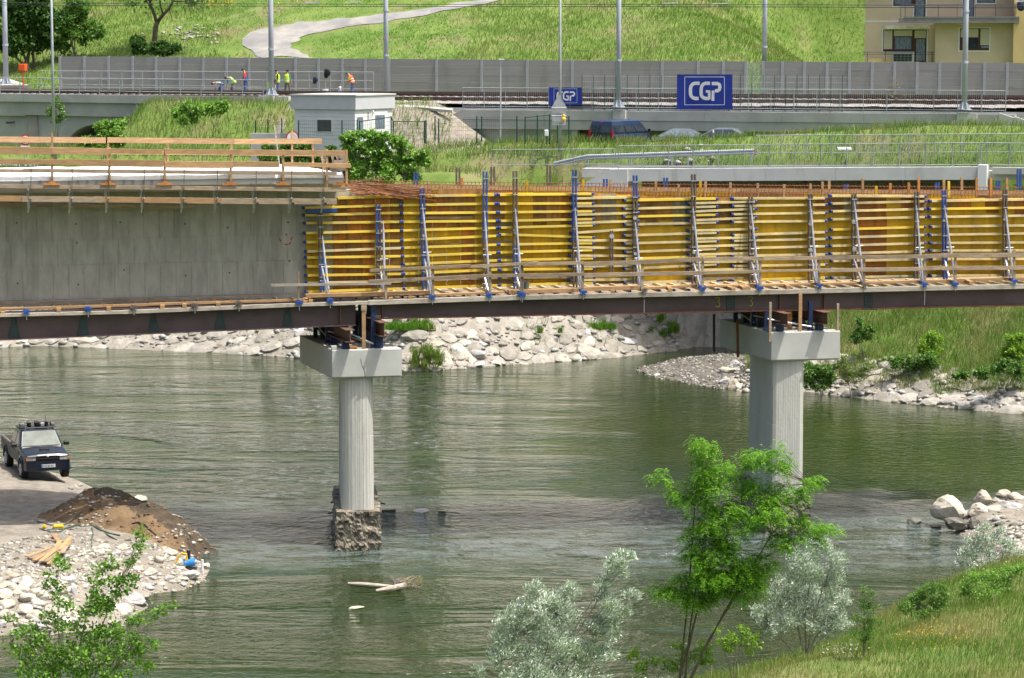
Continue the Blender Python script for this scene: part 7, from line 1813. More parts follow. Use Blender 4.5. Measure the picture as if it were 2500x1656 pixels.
# right bank shrubs
for lab, bl, Y, n, m in (('dark green shrub at the water edge beside the right pier column', [(330, 800, 90, 80), (430, 850, 110, 90), (300, 900, 60, 80), (420, 930, 110, 50), (480, 780, 60, 50)], 139.5, 4200, 'l_shrub'),
    ('grey green shrub overhanging the right bank stones', [(640, 800, 90, 60), (760, 820, 90, 60), (690, 900, 90, 45), (870, 760, 80, 50), (620, 720, 60, 50)], 139, 3600, 'l_rough'),
    ('tall dark weed stalk on the right bank near the pier cap', [(780, 330, 25, 40), (790, 420, 50, 60), (760, 490, 60, 50), (900, 400, 45, 45), (860, 480, 40, 40)], 142, 2000, 'l_shrub'),
    ('lime green leafy shrub in the middle of the right bank', [(1480, 520, 85, 75), (1420, 590, 70, 60), (1500, 620, 70, 50)], 140, 2600, 'l_lime'),
    ('dark green leafy shrub below the lime green one on the right bank', [(1400, 700, 120, 70), (1280, 740, 90, 50), (1150, 720, 90, 50), (1500, 740, 70, 50), (1380, 770, 80, 35)], 138.8, 3800, 'l_shrub'),
    ('lime green shrub at the right edge of the right bank', [(2250, 520, 70, 60), (2280, 600, 90, 70), (2200, 640, 60, 45), (2330, 480, 40, 50)], 137, 2600, 'l_lime'),
    ('dark green shrub low on the right bank near the right edge', [(2200, 740, 110, 60), (1950, 820, 90, 45), (2080, 800, 70, 45), (1760, 850, 80, 45), (2300, 820, 70, 60)], 134.5, 4200, 'l_shrub'),
    ('dark bush at the foot of the far bridge bank', [(1880, 230, 45, 60), (1930, 270, 35, 30), (1830, 420, 70, 60), (1780, 450, 50, 35)], 146, 2400, 'l_dark')):
    plant('bank_shrub', lab, 'shrub', B9, 3.92, bl, Y, n, m, (.15, .08) if m != 'l_rough' else (.13, .035), stems=3, r_stem=.02, group='shrubs on the right bank')
for lab, bl, Y, n in (('tall grass clump beside the left pier cap, at the water edge', [(300, 320, 50, 50), (380, 310, 70, 60), (440, 340, 40, 60), (340, 370, 80, 30)], 150.5, 1500), ('broad grass patch under the girder right of the left pier', [(200, 190, 90, 70), (300, 160, 70, 70), (240, 240, 90, 35), (370, 200, 50, 50), (350, 130, 60, 30)], 153.5, 2600), ('reddish green weed on the stone bank', [(540, 200, 40, 50), (520, 140, 60, 40), (560, 130, 40, 30)], 156, 900),
    ('grass patch in the upper middle of the stone bank', [(1400, 120, 50, 35), (1450, 170, 80, 40), (1540, 190, 70, 25), (1500, 130, 40, 25)], 159.5, 1300), ('small grass tuft on the stone bank left of the right pier', [(1790, 185, 35, 35), (1870, 90, 40, 25), (1950, 150, 45, 40), (1900, 190, 35, 20)], 161.5, 1000), ('single small tuft low on the stone bank', [(955, 262, 18, 16), (1100, 265, 18, 25), (1230, 290, 14, 25), (610, 235, 25, 14)], 156.5, 420)):
    plant('grass_clump', lab, 'grass clump', B6, 2.63, bl, Y, n, 'l_hill_fresh' if 'redd' not in lab else 'l_dry', (.38, .035), style='blade', stems=0, group='grass clumps on the stone bank', twigs=False)
# ------------------------------------------------------------------ boulders, driftwood and things on the spit
S3 = zz(0, 1150, 3.825); P2 = zz(600, 750, 2.24)
def zero(x, y): return np.zeros(np.shape(x))
def rock_at(zf_px, sc, q, ground, m, parent=None, name='stone', y0=78, label=None, group=None, big=True, cat='boulder', squash=1.0, sink=.25):
    x, y, rx, ry = q
    u, v = zf_px(x, y + ry * .55)
    p = G(u, v, 0) if ground is zero else grid_ground(ground, u, v, y0, y0 + 90) if not isinstance(ground, float) else W(u, v, ground)
    if parent is spit and rnd.random() < .85 and int(_old_spit_mat(np.array([p.x]), np.array([p.y]), 0)[0]) == 1: return None
    k = p.y / 6500 / sc
    a, c = rx * k, ry * k
    me = (ROCKS if big else STONES)[m][rnd.randrange(6)]
    s = (a * 1.12, max(a, c) * .95, max(c, a * .35) * 1.12 * squash)
    o = put_rock(name, me, p + Vector((0, max(a, c) * .3, s[2] * (.55 - sink))), s, (rnd.uniform(-.15, .15), rnd.uniform(-.2, .2), rnd.uniform(0, 6.3) if a < 1.6 * c else rnd.choice((0.0, 3.14)) + rnd.uniform(-.2, .2)), parent)
    if label: tag(o, label, cat, group)
    return o
# the boulder pile on the right
pile = 'boulders piled at the right edge of the river'
for q, m, lab in (((1090, 470, 118, 95), 'rock', 'biggest pale boulder, at the left end of the boulder pile'), ((1290, 410, 62, 50), 'rock', 'pale upright boulder right of the biggest one'), ((1270, 490, 75, 42), 'rock', 'pale boulder lying in front of the upright one'), ((1120, 575, 78, 38), 'rock_wet', 'dark wet boulder at the foot of the biggest one'),
                  ((1240, 570, 52, 36), 'rock_wet', 'dark boulder at the waterline below the pile middle'), ((1370, 495, 60, 35), 'rock', 'flat pale boulder in the middle of the pile'), ((1420, 390, 45, 26), 'rock', 'highest small pale boulder at the back of the pile'), ((1395, 430, 48, 30), 'rock', 'pale boulder under the highest one'), ((1490, 415, 52, 36), 'rock', 'pale boulder near the frame edge at the back of the pile'), ((1500, 480, 78, 42), 'rock_grey', 'large grey brown boulder at the right end of the pile'),
                  ((866, 573, 48, 22), 'rock_wet', 'lone dark wet rock standing in the water left of the pile'), ((998, 612, 42, 14), 'rock_wet', 'low dark wet rock just left of the pile')):
    rock_at(N5, 2.5867, q, zero if q[0] < 1010 else 100.2 if q[1] > 540 else 102.6 if q[1] < 440 else 101.4, m, name='boulder', label=lab, group=pile, y0=90, sink=.5 if q[0] > 1010 else .25)
for q, m in (((1450, 515, 25, 28), 'rock'), ((1350, 560, 45, 28), 'rock_grey'), ((1405, 550, 40, 30), 'rock'), ((1500, 560, 55, 32), 'rock_wet'), ((1540, 430, 30, 36), 'rock'), ((1530, 610, 48, 28), 'rock_grey'), ((1470, 620, 40, 26), 'rock'), ((1310, 600, 40, 20), 'rock_wet'), ((1180, 530, 40, 26), 'rock_grey'), ((1330, 450, 30, 22), 'rock_grey'), ((1220, 520, 40, 30), 'rock_grey'), ((1440, 470, 50, 34), 'rock_grey'), ((1530, 530, 50, 34), 'rock'), ((1420, 600, 50, 30), 'rock_grey'), ((1380, 450, 44, 30), 'rock')):
    rock_at(N5, 2.5867, q, 100.4 if q[1] > 540 else 102.8 if q[1] < 460 else 101.8, m, near_land, y0=90, sink=.5)
for k in range(60):
    rock_at(N5, 2.5867, (rnd.uniform(1330, 1570), rnd.uniform(610, 800), rnd.uniform(10, 26), rnd.uniform(7, 16)), z_near, rnd.choice(('rock', 'rock', 'rock_grey')), near_land, y0=84, big=False)
# rocks of the spit
for q, m, lab in (((1120, 1300, 100, 78), 'rock', 'big white rock at the waterline on the near side of the spit'), ((1255, 1195, 130, 58), 'rock_grey', 'long grey slab of rock at the water edge behind the big white rock'), ((630, 1030, 92, 52), 'rock_grey', 'dark grey rounded rock among the white rocks of the spit'), ((1305, 262, 75, 36), 'rock', 'single white rock standing in the water beyond the spit'),
                  ((1750, 975, 112, 30), 'rock_grey', 'flat tilted stone slab at the tip of the spit'), ((1700, 1060, 38, 26), 'rock_grey', 'small grey rock in the water below the flat slab'), ((80, 975, 95, 58), 'rock', 'large pale rock at the left edge of the spit'), ((1480, 830, 58, 52), 'rock', 'tan rock on the spit behind the blue pump'), ((1905, 885, 66, 34), 'rock', 'pale rock at the outermost tip of the spit')):
    rock_at(S3, 3.825, q, zero if q[1] < 300 else z_spit, m, name='boulder', label=lab, group='loose rocks of the gravel spit', y0=82)
spit_rocks = [(60, 1070, 90, 40), (230, 1035, 95, 60), (200, 1120, 60, 36), (50, 1150, 85, 55), (60, 1250, 90, 55), (250, 1185, 85, 55), (340, 1130, 65, 52), (200, 1300, 105, 52), (345, 1240, 75, 52), (100, 1345, 70, 36), (330, 1350, 95, 50), (200, 1420, 85, 42), (570, 1225, 85, 55), (640, 1310, 90, 58), (600, 1400, 75, 42), (690, 1400, 60, 42), (460, 1290, 60, 46), (470, 1390, 65, 40), (30, 1350, 50, 40), (420, 1180, 50, 40), (930, 765, 58, 38), (1150, 705, 66, 28), (965, 705, 76, 24), (850, 785, 38, 26), (1570, 760, 86, 30), (1400, 935, 78, 32), (1290, 915, 60, 30), (700, 150, 40, 24), (1060, 1420, 70, 22), (1700, 465, 34, 32), (1650, 500, 46, 22), (1790, 520, 56, 34), (1850, 545, 56, 26), (1520, 505, 26, 20), (1580, 512, 26, 20), (1950, 560, 40, 10)]
for q in spit_rocks: rock_at(S3, 3.825, q, z_spit, 'rock', spit, y0=82)
for q in ((1080, 770, 58, 44), (1190, 775, 48, 32), (690, 1125, 50, 52), (1810, 775, 66, 30), (1430, 1000, 38, 26), (1580, 1005, 56, 34), (1360, 1080, 76, 30), (1760, 580, 66, 46), (1250, 1080, 50, 26), (740, 135, 34, 22), (660, 160, 28, 22), (1660, 620, 60, 30), (1850, 650, 50, 24)):
    rock_at(S3, 3.825, q, z_spit, 'rock_grey', spit, y0=82)
cnt = 0
while cnt < 200:
    x, y = rnd.uniform(560, 1850), rnd.uniform(690, 1180)
    f_ = (x - 560) / 1290
    if y > 1150 - abs(f_ - .2) * 180 or y < 690 + 120 * f_ - (60 if f_ > .7 else 0): continue
    s = rnd.choice((8, 11, 14, 18, 24, 30)); rock_at(S3, 3.825, (x, y, s * rnd.uniform(1, 1.5), s * rnd.uniform(.6, .9)), z_spit, rnd.choice(('rock', 'rock', 'rock_grey')), spit, y0=82, big=False); cnt += 1
for k in range(70):
    s = rnd.choice((24, 30, 38, 46, 54)); rock_at(S3, 3.825, (rnd.uniform(-20, 720), rnd.uniform(980, 1460), s * rnd.uniform(1, 1.4), s * rnd.uniform(.6, .85)), z_spit, rnd.choice(('rock', 'rock', 'rock', 'rock_grey')), spit, y0=82)
for k in range(60):
    s = rnd.choice((8, 10, 14, 20)); rock_at(S3, 3.825, (rnd.uniform(20, 620), rnd.uniform(840, 1080), s * 1.3, s * .7), z_spit, rnd.choice(('rock', 'rock_grey')), spit, y0=82, big=False)
# stones in the water and along the far shore
for q, zf_, sc, m, lab in (((1075, 1110, 28, 14), P2, 2.24, 'rock', 'small pale rock in the water right of the left pier'), ((945, 1114, 55, 11), P2, 2.24, 'rock_grey', 'flat brownish rock awash right of the left pier'), ((478, 1163, 26, 10), P2, 2.24, 'rock_wet', 'dark rock awash left of the left pier foundation'), ((866, 1482, 20, 5), zz(0, 0, 1), 1.0, 'rock', 'flat pale rock awash below the driftwood'),
                       ((2275, 598, 62, 22), B6, 2.63, 'rock', 'pale rock at the water edge left of the right pier column'), ((1855, 452, 28, 18), B6, 2.63, 'rock_grey', 'grey rock on the edge of the gravel bar'), ((1702, 412, 14, 16), B6, 2.63, 'rock', 'small rock at the tip of the gravel bar')):
    rock_at(zf_, sc, q, zero if zf_ is not B6 else z_far, m, name='boulder', label=lab, group='rocks in the river', y0=90 if zf_ is not B6 else 128, squash=.32, sink=.42)
for q in ((2350, 530, 55, 55), (2300, 435, 60, 34), (2355, 390, 45, 28), (2290, 500, 40, 26), (580, 320, 72, 74), (700, 330, 58, 42), (240, 365, 28, 32), (310, 408, 40, 24), (240, 420, 34, 22), (500, 355, 36, 50), (700, 400, 60, 16), (620, 258, 48, 22), (720, 268, 44, 24), (440, 262, 50, 18), (1310, 410, 26, 7), (1215, 406, 20, 7), (1010, 410, 55, 7), (925, 405, 22, 8), (1572, 447, 14, 8), (820, 385, 50, 16), (1250, 350, 40, 18)):
    rock_at(B6, 2.63, q, z_far, rnd.choice(('rock', 'rock', 'rock_grey')), far_land, y0=128)
for k in range(90):
    x = rnd.uniform(200, 1100) if k < 45 else rnd.uniform(1750, 2250); y = (415 + rnd.uniform(-22, 30) - max(0, x - 700) * .03) if k < 45 else rnd.uniform(340, 520)
    rock_at(B6, 2.63, (x, y, rnd.uniform(6, 15), rnd.uniform(4, 9)), z_far, rnd.choice(('rock', 'rock_grey')), far_land, y0=128, big=False)

# driftwood below the left pier
dw = thing('driftwood', 'bleached driftwood log with a tangle of roots lying in shallow water', 'driftwood', G(930, 1425, 0))
def wp(x, y, z=0.06): return G(*P2(x, y), z)
mb = MB(); mb.path([wp(560, 1512), wp(640, 1517), wp(720, 1524), wp(800, 1528)], [.05, .08, .08, .05], 8); mb.build('log', M['driftwood'], dw)
mb = MB(); mb.path([wp(712, 1552, .04), wp(790, 1540, .08), wp(872, 1524, .12)], [.05, .10, .11], 8); mb.build('log', M['driftwood'], dw)
mb = MB()
for k in range(80):
    a = wp(rnd.uniform(800, 890), rnd.uniform(1515, 1535), .05); b = wp(rnd.uniform(790, 970), rnd.uniform(1465, 1540), rnd.uniform(.05, .25))
    mb.path([a, a.lerp(b, .5) + Vector((0, 0, rnd.uniform(0, .12))), b], [.014, .009, .004], 4, False)
mb.build('root', M['bark_grey'], dw)
p = np.array([wp(rnd.uniform(860, 970), rnd.uniform(1475, 1530), rnd.uniform(.05, .3)) for k in range(260)])
v, f = leaf_quads(p, unit(rng.normal(size=p.shape) + np.array([0, 0, .6])), .12, .02); np_obj('dry_leaf', v, f, [M['l_dry']], dw)
for lab, pts in (('dark steel bar sticking out left of the left pier foundation', [(465, 1068, .5), (500, 1062, .55), (522, 1074, .45)]), ('dark steel bar sticking out right of the left pier foundation', [(705, 1066, .6), (735, 1072, .5), (760, 1076, .45)]), ('dark board lying on the water right of the left pier', [(735, 1114, .03), (820, 1110, .03)]), ('dark board lying on the water left of the left pier', [(450, 1128, .06), (505, 1116, .1)])):
    mb = MB(); mb.path([wp(x, y, z) for x, y, z in pts], .04, 6); tag(mb.build('flotsam_bar', M['iron']), lab, 'bar', 'bars and boards at the left pier')

# planks, hoses and the pump on the spit
def sp(x, y, dz=.05):
    p = grid_ground(z_spit, *S3(x, y), 80, 120); return p + Vector((0, 0, dz))
pp = thing('plank_pile', 'heap of loose tan planks dumped on the gravel spit', 'planks', sp(480, 800))
for k, (a, b) in enumerate((((400, 660), (640, 690)), ((500, 620), (560, 700)), ((250, 830), (480, 750)), ((290, 850), (560, 760)), ((320, 870), (600, 720)), ((460, 905), (560, 700)), ((430, 890), (640, 715)), ((500, 860), (650, 730)), ((380, 890), (520, 800)), ((580, 820), (620, 770)), ((560, 790), (660, 690)))):
    mb = MB(); mb.bar(sp(*a, .08 + .012 * k), sp(*b, .10 + .018 * k), .16, .035); mb.build('plank', M['wood' if k % 3 else 'wood_old'], pp)
for lab, pts, r, m in (('grey green hose trailing over the earth mound, upper one', [(350, 480), (480, 515), (600, 510), (700, 440), (760, 390)], .03, 'rope_green'), ('grey green hose trailing over the earth mound, middle one', [(440, 560), (600, 550), (700, 515), (850, 510), (940, 560), (1020, 590), (1120, 610)], .035, 'rope_green'), ('grey green hose hanging down the front of the earth mound', [(860, 540), (868, 600), (855, 650), (858, 720)], .03, 'rope_green'), ('dark hose lying over the shaded end of the mound', [(1230, 500), (1290, 488), (1350, 510), (1400, 560), (1460, 610)], .03, 'cable'), ('thin hose on the gravel left of the mound', [(370, 545), (470, 575), (560, 575), (640, 530), (900, 520), (1000, 600), (1090, 650)], .025, 'rope_green')):
    mb = MB(); mb.path([sp(x, y, r) for x, y in pts], r, 6); tag(mb.build('hose', M[m]), lab, 'hose', 'hoses on the earth mound')
for lab, x, y, L in (('yellow plastic canister lying on the gravel by the mound', 545, 540, .4), ('small yellow cap on the gravel left of the canister', 415, 540, .14)):
    mb = MB(); c = sp(x, y, .08); mb.path([c - Vector((L / 2, 0, 0)), c - Vector((L / 2 - .05, 0, 0)), c + Vector((L / 2 - .08, .05, 0)), c + Vector((L / 2, .05, 0))], [.04, .09, .09, .03], 8); tag(mb.build('canister', M['yellow_plastic']), lab, 'canister')
pu_ = thing('water_pump', 'bright blue water pump on the tip of the spit', 'pump', sp(1770, 920))
c = sp(1770, 915, .20)
mb = MB(); mb.tube(c + Vector((-.20, 0, .0)), c + Vector((.19, .0, .05)), .145, n=14); mb.build('pump_body', M['pump_blue'], pu_)
mb = MB(); mb.tube(c + Vector((-.05, 0, .10)), c + Vector((-.02, 0, .46)), .08, .07, 10); mb.build('motor', M['cl_navy'], pu_)
mb = MB(); mb.bar(c + Vector((-.26, 0, -.17)), c + Vector((.26, 0, -.17)), .3, .05); mb.build('base_frame', M['iron'], pu_)
mb = MB(); mb.tube(c + Vector((.19, 0, .05)), c + Vector((.27, 0, .05)), .07, n=10); mb.build('flange', M['galv'], pu_)
for lab, pts in (('yellow hose arching from the blue pump over the stones', [(1555, 915, .05), (1610, 930, .06), (1640, 860, .3), (1665, 800, .7), (1700, 770, 1.0), (1740, 775, .9), (1745, 830, .4)]), ('short yellow hose standing in front of the blue pump', [(1705, 940, .05), (1725, 900, .2), (1735, 850, .45), (1740, 820, .5)])):
    q = [sp(x, y + dz * 20, .05) * 1.0 for x, y, dz in pts]; base = [grid_ground(z_spit, *S3(x, 935), 80, 120) for x, y, dz in pts]
    q = [W(*S3(x, y), c.y - .1) for x, y, dz in pts]
    mb = MB(); mb.path(q, .035, 8); tag(mb.build('hose', M['yellow_plastic']), lab, 'hose', 'yellow hoses at the pump')
mb = MB(); p = sp(1890, 960, .2); mb.tube(p - Vector((0, 0, .2)), p + Vector((0, 0, .3)), .05, n=8); tag(mb.build('bottle', M['sign_white']), 'small white and dark post at the water edge beside the pump', 'post')

# ------------------------------------------------------------------ vehicles
def ring_xz(pts, y): return [Vector((x, y, z)) for x, z in pts]
def wheel(root, c, r, w, m='tyre'):
    c = Vector(c); ax = Vector((1, 0, 0))
    rings = []
    for dx, rr in ((-w / 2, r * .62), (-w / 2, r * .93), (-w * .3, r), (w * .3, r), (w / 2, r * .93), (w / 2, r * .62)):
        rings.append([c + ax * dx + Vector((0, math.cos(a) * rr, math.sin(a) * rr)) for a in [2 * math.pi * k / 20 for k in range(20)]])
    mb = MB(); mb.loft(rings); t = mb.build('wheel', M[m], root, local=True)
    mb = MB()
    mb.loft([[c + ax * dx + Vector((0, math.cos(a) * rr, math.sin(a) * rr)) for a in [2 * math.pi * k / 16 for k in range(16)]] for dx, rr in ((-w * .51, r * .6), (w * .51, r * .6))])
    for sg in (-1, 1):
        for k in range(5):
            a = 2 * math.pi * k / 5; d = Vector((0, math.cos(a), math.sin(a))); q = c + ax * sg * w * .52
            mb.bar(q + d * r * .1, q + d * r * .55, .05, .03, up=ax)
    mb.build('rim', M['galv'], t, local=True)
K = 1.1
tp = grid_ground(z_spit, 118, 1176, 95, 118)
truck = thing('pickup_truck', 'dusty dark navy pickup truck with a loaded roof rack parked on the gravel spit', 'pickup truck', tp, R(20.5))
truck.scale = (K, K, K)
def tb(mb, name, m, parent=truck, **kw): return mb.build(name, M[m], parent, local=True, **kw)
def sect(hw, zb, zs, zt, crown=.03):
    """body cross-section: floor, sill, shoulder, top"""
    return [(-hw * .86, zb), (-hw * .97, zb + .08), (-hw, (zb + zs) / 2), (-hw * .985, zs), (-hw * .90, zt - .015), (-hw * .45, zt + crown * .7), (0, zt + crown), (hw * .45, zt + crown * .7), (hw * .90, zt - .015), (hw * .985, zs), (hw, (zb + zs) / 2), (hw * .97, zb + .08), (hw * .86, zb)]
mb = MB()
mb.loft([ring_xz(sect(*q), y) for y, q in ((.06, (.78, .60, .84, .94)), (.10, (.83, .58, .86, .985)), (.35, (.85, .56, .90, 1.03)), (1.28, (.86, .52, .98, 1.11)), (1.30, (.86, .48, .98, 1.11)), (3.12, (.86, .48, .98, 1.10)))])
tb(mb, 'body', 'navy_paint', smooth=False)
# cab above the beltline
def cabring(z, hw, y0, y1, r=.06): return [Vector((-hw, y0 + r, z)), Vector((-hw + r * 1.5, y0, z)), Vector((hw - r * 1.5, y0, z)), Vector((hw, y0 + r, z)), Vector((hw, y1 - r, z)), Vector((hw - r, y1, z)), Vector((-hw + r, y1, z)), Vector((-hw, y1 - r, z))]
mb = MB(); mb.loft([cabring(1.085, .82, 1.22, 3.10), cabring(1.22, .80, 1.36, 3.08), cabring(1.62, .675, 1.80, 2.98), cabring(1.695, .62, 1.92, 2.90), cabring(1.71, .40, 2.1, 2.7)]); tb(mb, 'cab', 'navy_paint')
def pane(pts, off, name, m, parent=truck):
    pts = [Vector(p) for p in pts]; n = (pts[1] - pts[0]).cross(pts[2] - pts[0]).normalized()
    mb = MB(); mb.prism([p + n * off for p in pts], n * .012); return mb.build(name, M[m], parent, local=True)
fr = pane([(-.735, 1.305, 1.135), (.735, 1.305, 1.135), (.605, 1.79, 1.635), (-.605, 1.79, 1.635)], .012, 'windscreen_frame', 'sign_back')
pane([(-.718, 1.311, 1.147), (.718, 1.311, 1.147), (.592, 1.779, 1.623), (-.592, 1.779, 1.623)], .03, 'windscreen', 'windscreen')
for sg in (-1, 1):
    for y0, y1, y2, y3 in ((1.55, 2.18, 2.18, 1.92), (2.26, 2.98, 2.90, 2.26)):
        a = [(sg * .803, y0, 1.19), (sg * .803, y1, 1.19), (sg * .69, y2, 1.57), (sg * .69, y3, 1.57)]
        pane(a if sg > 0 else a[::-1], .006, 'side_window', 'glass')
    mb = MB(); mb.box((sg * .98, 1.48, 1.20), (.10, 0, 0), (0, .06, .01), (0, 0, .075)); mb.bar((sg * .82, 1.5, 1.15), (sg * .95, 1.5, 1.17), .05, .04); tb(mb, 'mirror', 'black_plastic', bevel=.02)
    hl = MB(); hl.prism([(sg * .44, .025, .80), (sg * .80, .045, .80), (sg * .81, .045, .935), (sg * .45, .025, .93)][::sg], (0, .06, 0)); h_ = tb(hl, 'headlight', 'lamp')
    mb = MB(); mb.box((sg * .77, .038, .86), (.03, 0, 0), (0, .012, 0), (0, 0, .05)); tb(mb, 'indicator', 'amber', h_)
    mb = MB(); mb.bar((sg * .43, .02, .94), (sg * .81, .04, .945), .03, .012); tb(mb, 'trim', 'chrome', h_)
    mb = MB(); mb.bar((sg * .43, .02, .79), (sg * .81, .04, .79), .03, .014); tb(mb, 'trim', 'chrome', h_)
    # cargo bed sides, wheel arches
    mb = MB(); mb.loft([[Vector((sg * x, y, z)) for x, z in ((.80, .52), (.86, .60), (.86, 1.06), (.83, 1.10), (.78, 1.10), (.78, .55))] for y in (3.15, 5.02)]); tb(mb, 'bed_side', 'dusty_paint')
    for yc in (.82, 3.95):
        mb = MB(); mb.path([(sg * .865, yc + math.cos(a) * .46, .40 + math.sin(a) * .46) for a in np.linspace(-.1, math.pi + .1, 13)], .045, 6); tb(mb, 'wheel_arch', 'navy_paint' if yc < 1 else 'black_plastic')
        mb = MB(); mb.box((sg * .80, yc, .72), (.05, 0, 0), (0, .42, 0), (0, 0, .14)); tb(mb, 'arch_panel', 'dusty_paint')
        wheel(truck, (sg * .76, yc, .375), .375, .25)
    mb = MB(); mb.box((sg * .855, 2.2, .78), (.012, 0, 0), (0, .85, 0), (0, 0, .22)); d_ = tb(mb, 'door_skin', 'dusty_paint')
    mb = MB(); mb.box((sg * .875, 2.0, .98), (.012, 0, 0), (0, .08, 0), (0, 0, .018)); tb(mb, 'door_handle', 'black_plastic', d_)
mb = MB(); mb.abox(-.78, 3.15, .55, .78, 5.0, .62); mb.abox(-.78, 4.97, .55, .78, 5.03, 1.08); mb.abox(-.78, 3.14, .55, .78, 3.18, 1.08); tb(mb, 'cargo_bed', 'dusty_paint')
mb = MB(); mb.loft([[Vector((x, y, z)) for x, y in ((-.86, .22), (-.80, .02), (-.4, -.06), (.4, -.06), (.80, .02), (.86, .22), (.84, .5), (-.84, .5))] for z in (.42, .50, .72, .765)]); tb(mb, 'bumper', 'navy_paint')
mb = MB(); mb.box((0, .055, .865), (.42, 0, 0), (0, .03, 0), (0, 0, .075)); g_ = tb(mb, 'grille', 'black_plastic')
for z in (.945, .86):
    mb = MB(); mb.bar((-.42, .02, z), (.42, .02, z), .02, .012); tb(mb, 'grille_bar', 'chrome', g_)
mb = MB(); mb.ball((0, .015, .945), (.06, .02, .03)); tb(mb, 'badge', 'chrome', g_)
mb = MB(); mb.box((0, -.075, .60), (.26, 0, 0), (0, .012, 0), (0, 0, .06)); pl_ = tb(mb, 'number_plate', 'plate')
mb = MB(); mb.box((-.235, -.089, .60), (.025, 0, 0), (0, .004, 0), (0, 0, .06)); tb(mb, 'plate_band', 'plate_blue', pl_)
for k, x in enumerate((-.17, -.12, -.07, .0, .05, .12, .17)):
    mb = MB(); mb.box((x, -.089, .60), (.014, 0, 0), (0, .003, 0), (0, 0, .034)); tb(mb, 'plate_character', 'cl_grey', pl_)
mb = MB(); mb.loft([[Vector((x, .68 + y, 1.07 + z)) for x, y, z in ((-.20, 0, .0), (.20, 0, .0), (.18, .0, .055), (-.18, 0, .055))], [Vector((x, 1.05, 1.095 + z)) for x, z in ((-.16, 0), (.16, 0), (.15, .02), (-.15, .02))]]); sc_ = tb(mb, 'hood_scoop', 'navy_paint')
mb = MB(); mb.ball((0, .68, 1.092), (.17, .015, .032)); tb(mb, 'scoop_opening', 'black_plastic', sc_)
for x0, x1 in ((-.62, -.05), (.05, .62)):
    mb = MB(); mb.bar((x1, 1.27, 1.13), (x0, 1.30, 1.155), .02, .02); tb(mb, 'wiper', 'black_plastic')
mb = MB(); mb.box((.56, 1.74, 1.585), (.05, 0, 0), (0, .012, .012), (0, -.02, .02)); tb(mb, 'sticker', 'sign_white')
for x, z in ((-.45, .47), (.45, .47)):
    mb = MB(); mb.tube((x, -.03, z), (x, .05, z), .05, n=10); tb(mb, 'fog_lamp', 'lamp')
rk = MB()
for y in (1.98, 2.85): rk.tube((-.66, y, 1.74), (.66, y, 1.74), .022, n=6)
for x in (-.66, .66): rk.tube((x, 1.98, 1.74), (x, 2.85, 1.74), .022, n=6)
rk.path([(-.52, 2.0, 1.74), (-.50, 2.0, 1.92), (-.42, 2.0, 1.95), (.42, 2.0, 1.95), (.50, 2.0, 1.92), (.52, 2.0, 1.74)], .018, 6)
for x in (-.25, .0, .28): rk.tube((x, 2.0, 1.74), (x, 2.0, 1.95), .014, n=5)
tb(rk, 'roof_rack', 'black_plastic')
for x, y, w, h, m in ((-.56, 2.1, .10, .16, 'cl_grey'), (-.30, 2.2, .05, .2, 'cl_black'), (.02, 2.2, .09, .2, 'cl_black'), (.22, 2.25, .08, .14, 'cl_lightgrey'), (.36, 2.15, .05, .2, 'cl_black'), (.60, 2.2, .07, .12, 'cl_grey')):
    mb = MB(); mb.box((x, y, 1.76 + h / 2), (w, 0, 0), (0, .15, 0), (0, 0, h / 2)); o = tb(mb, 'rack_load', m, bevel=.02)
mb = MB(); mb.tube((.42, 2.6, 1.70), (.42, 2.62, 2.10), .01, n=5); tb(mb, 'aerial', 'black_plastic')

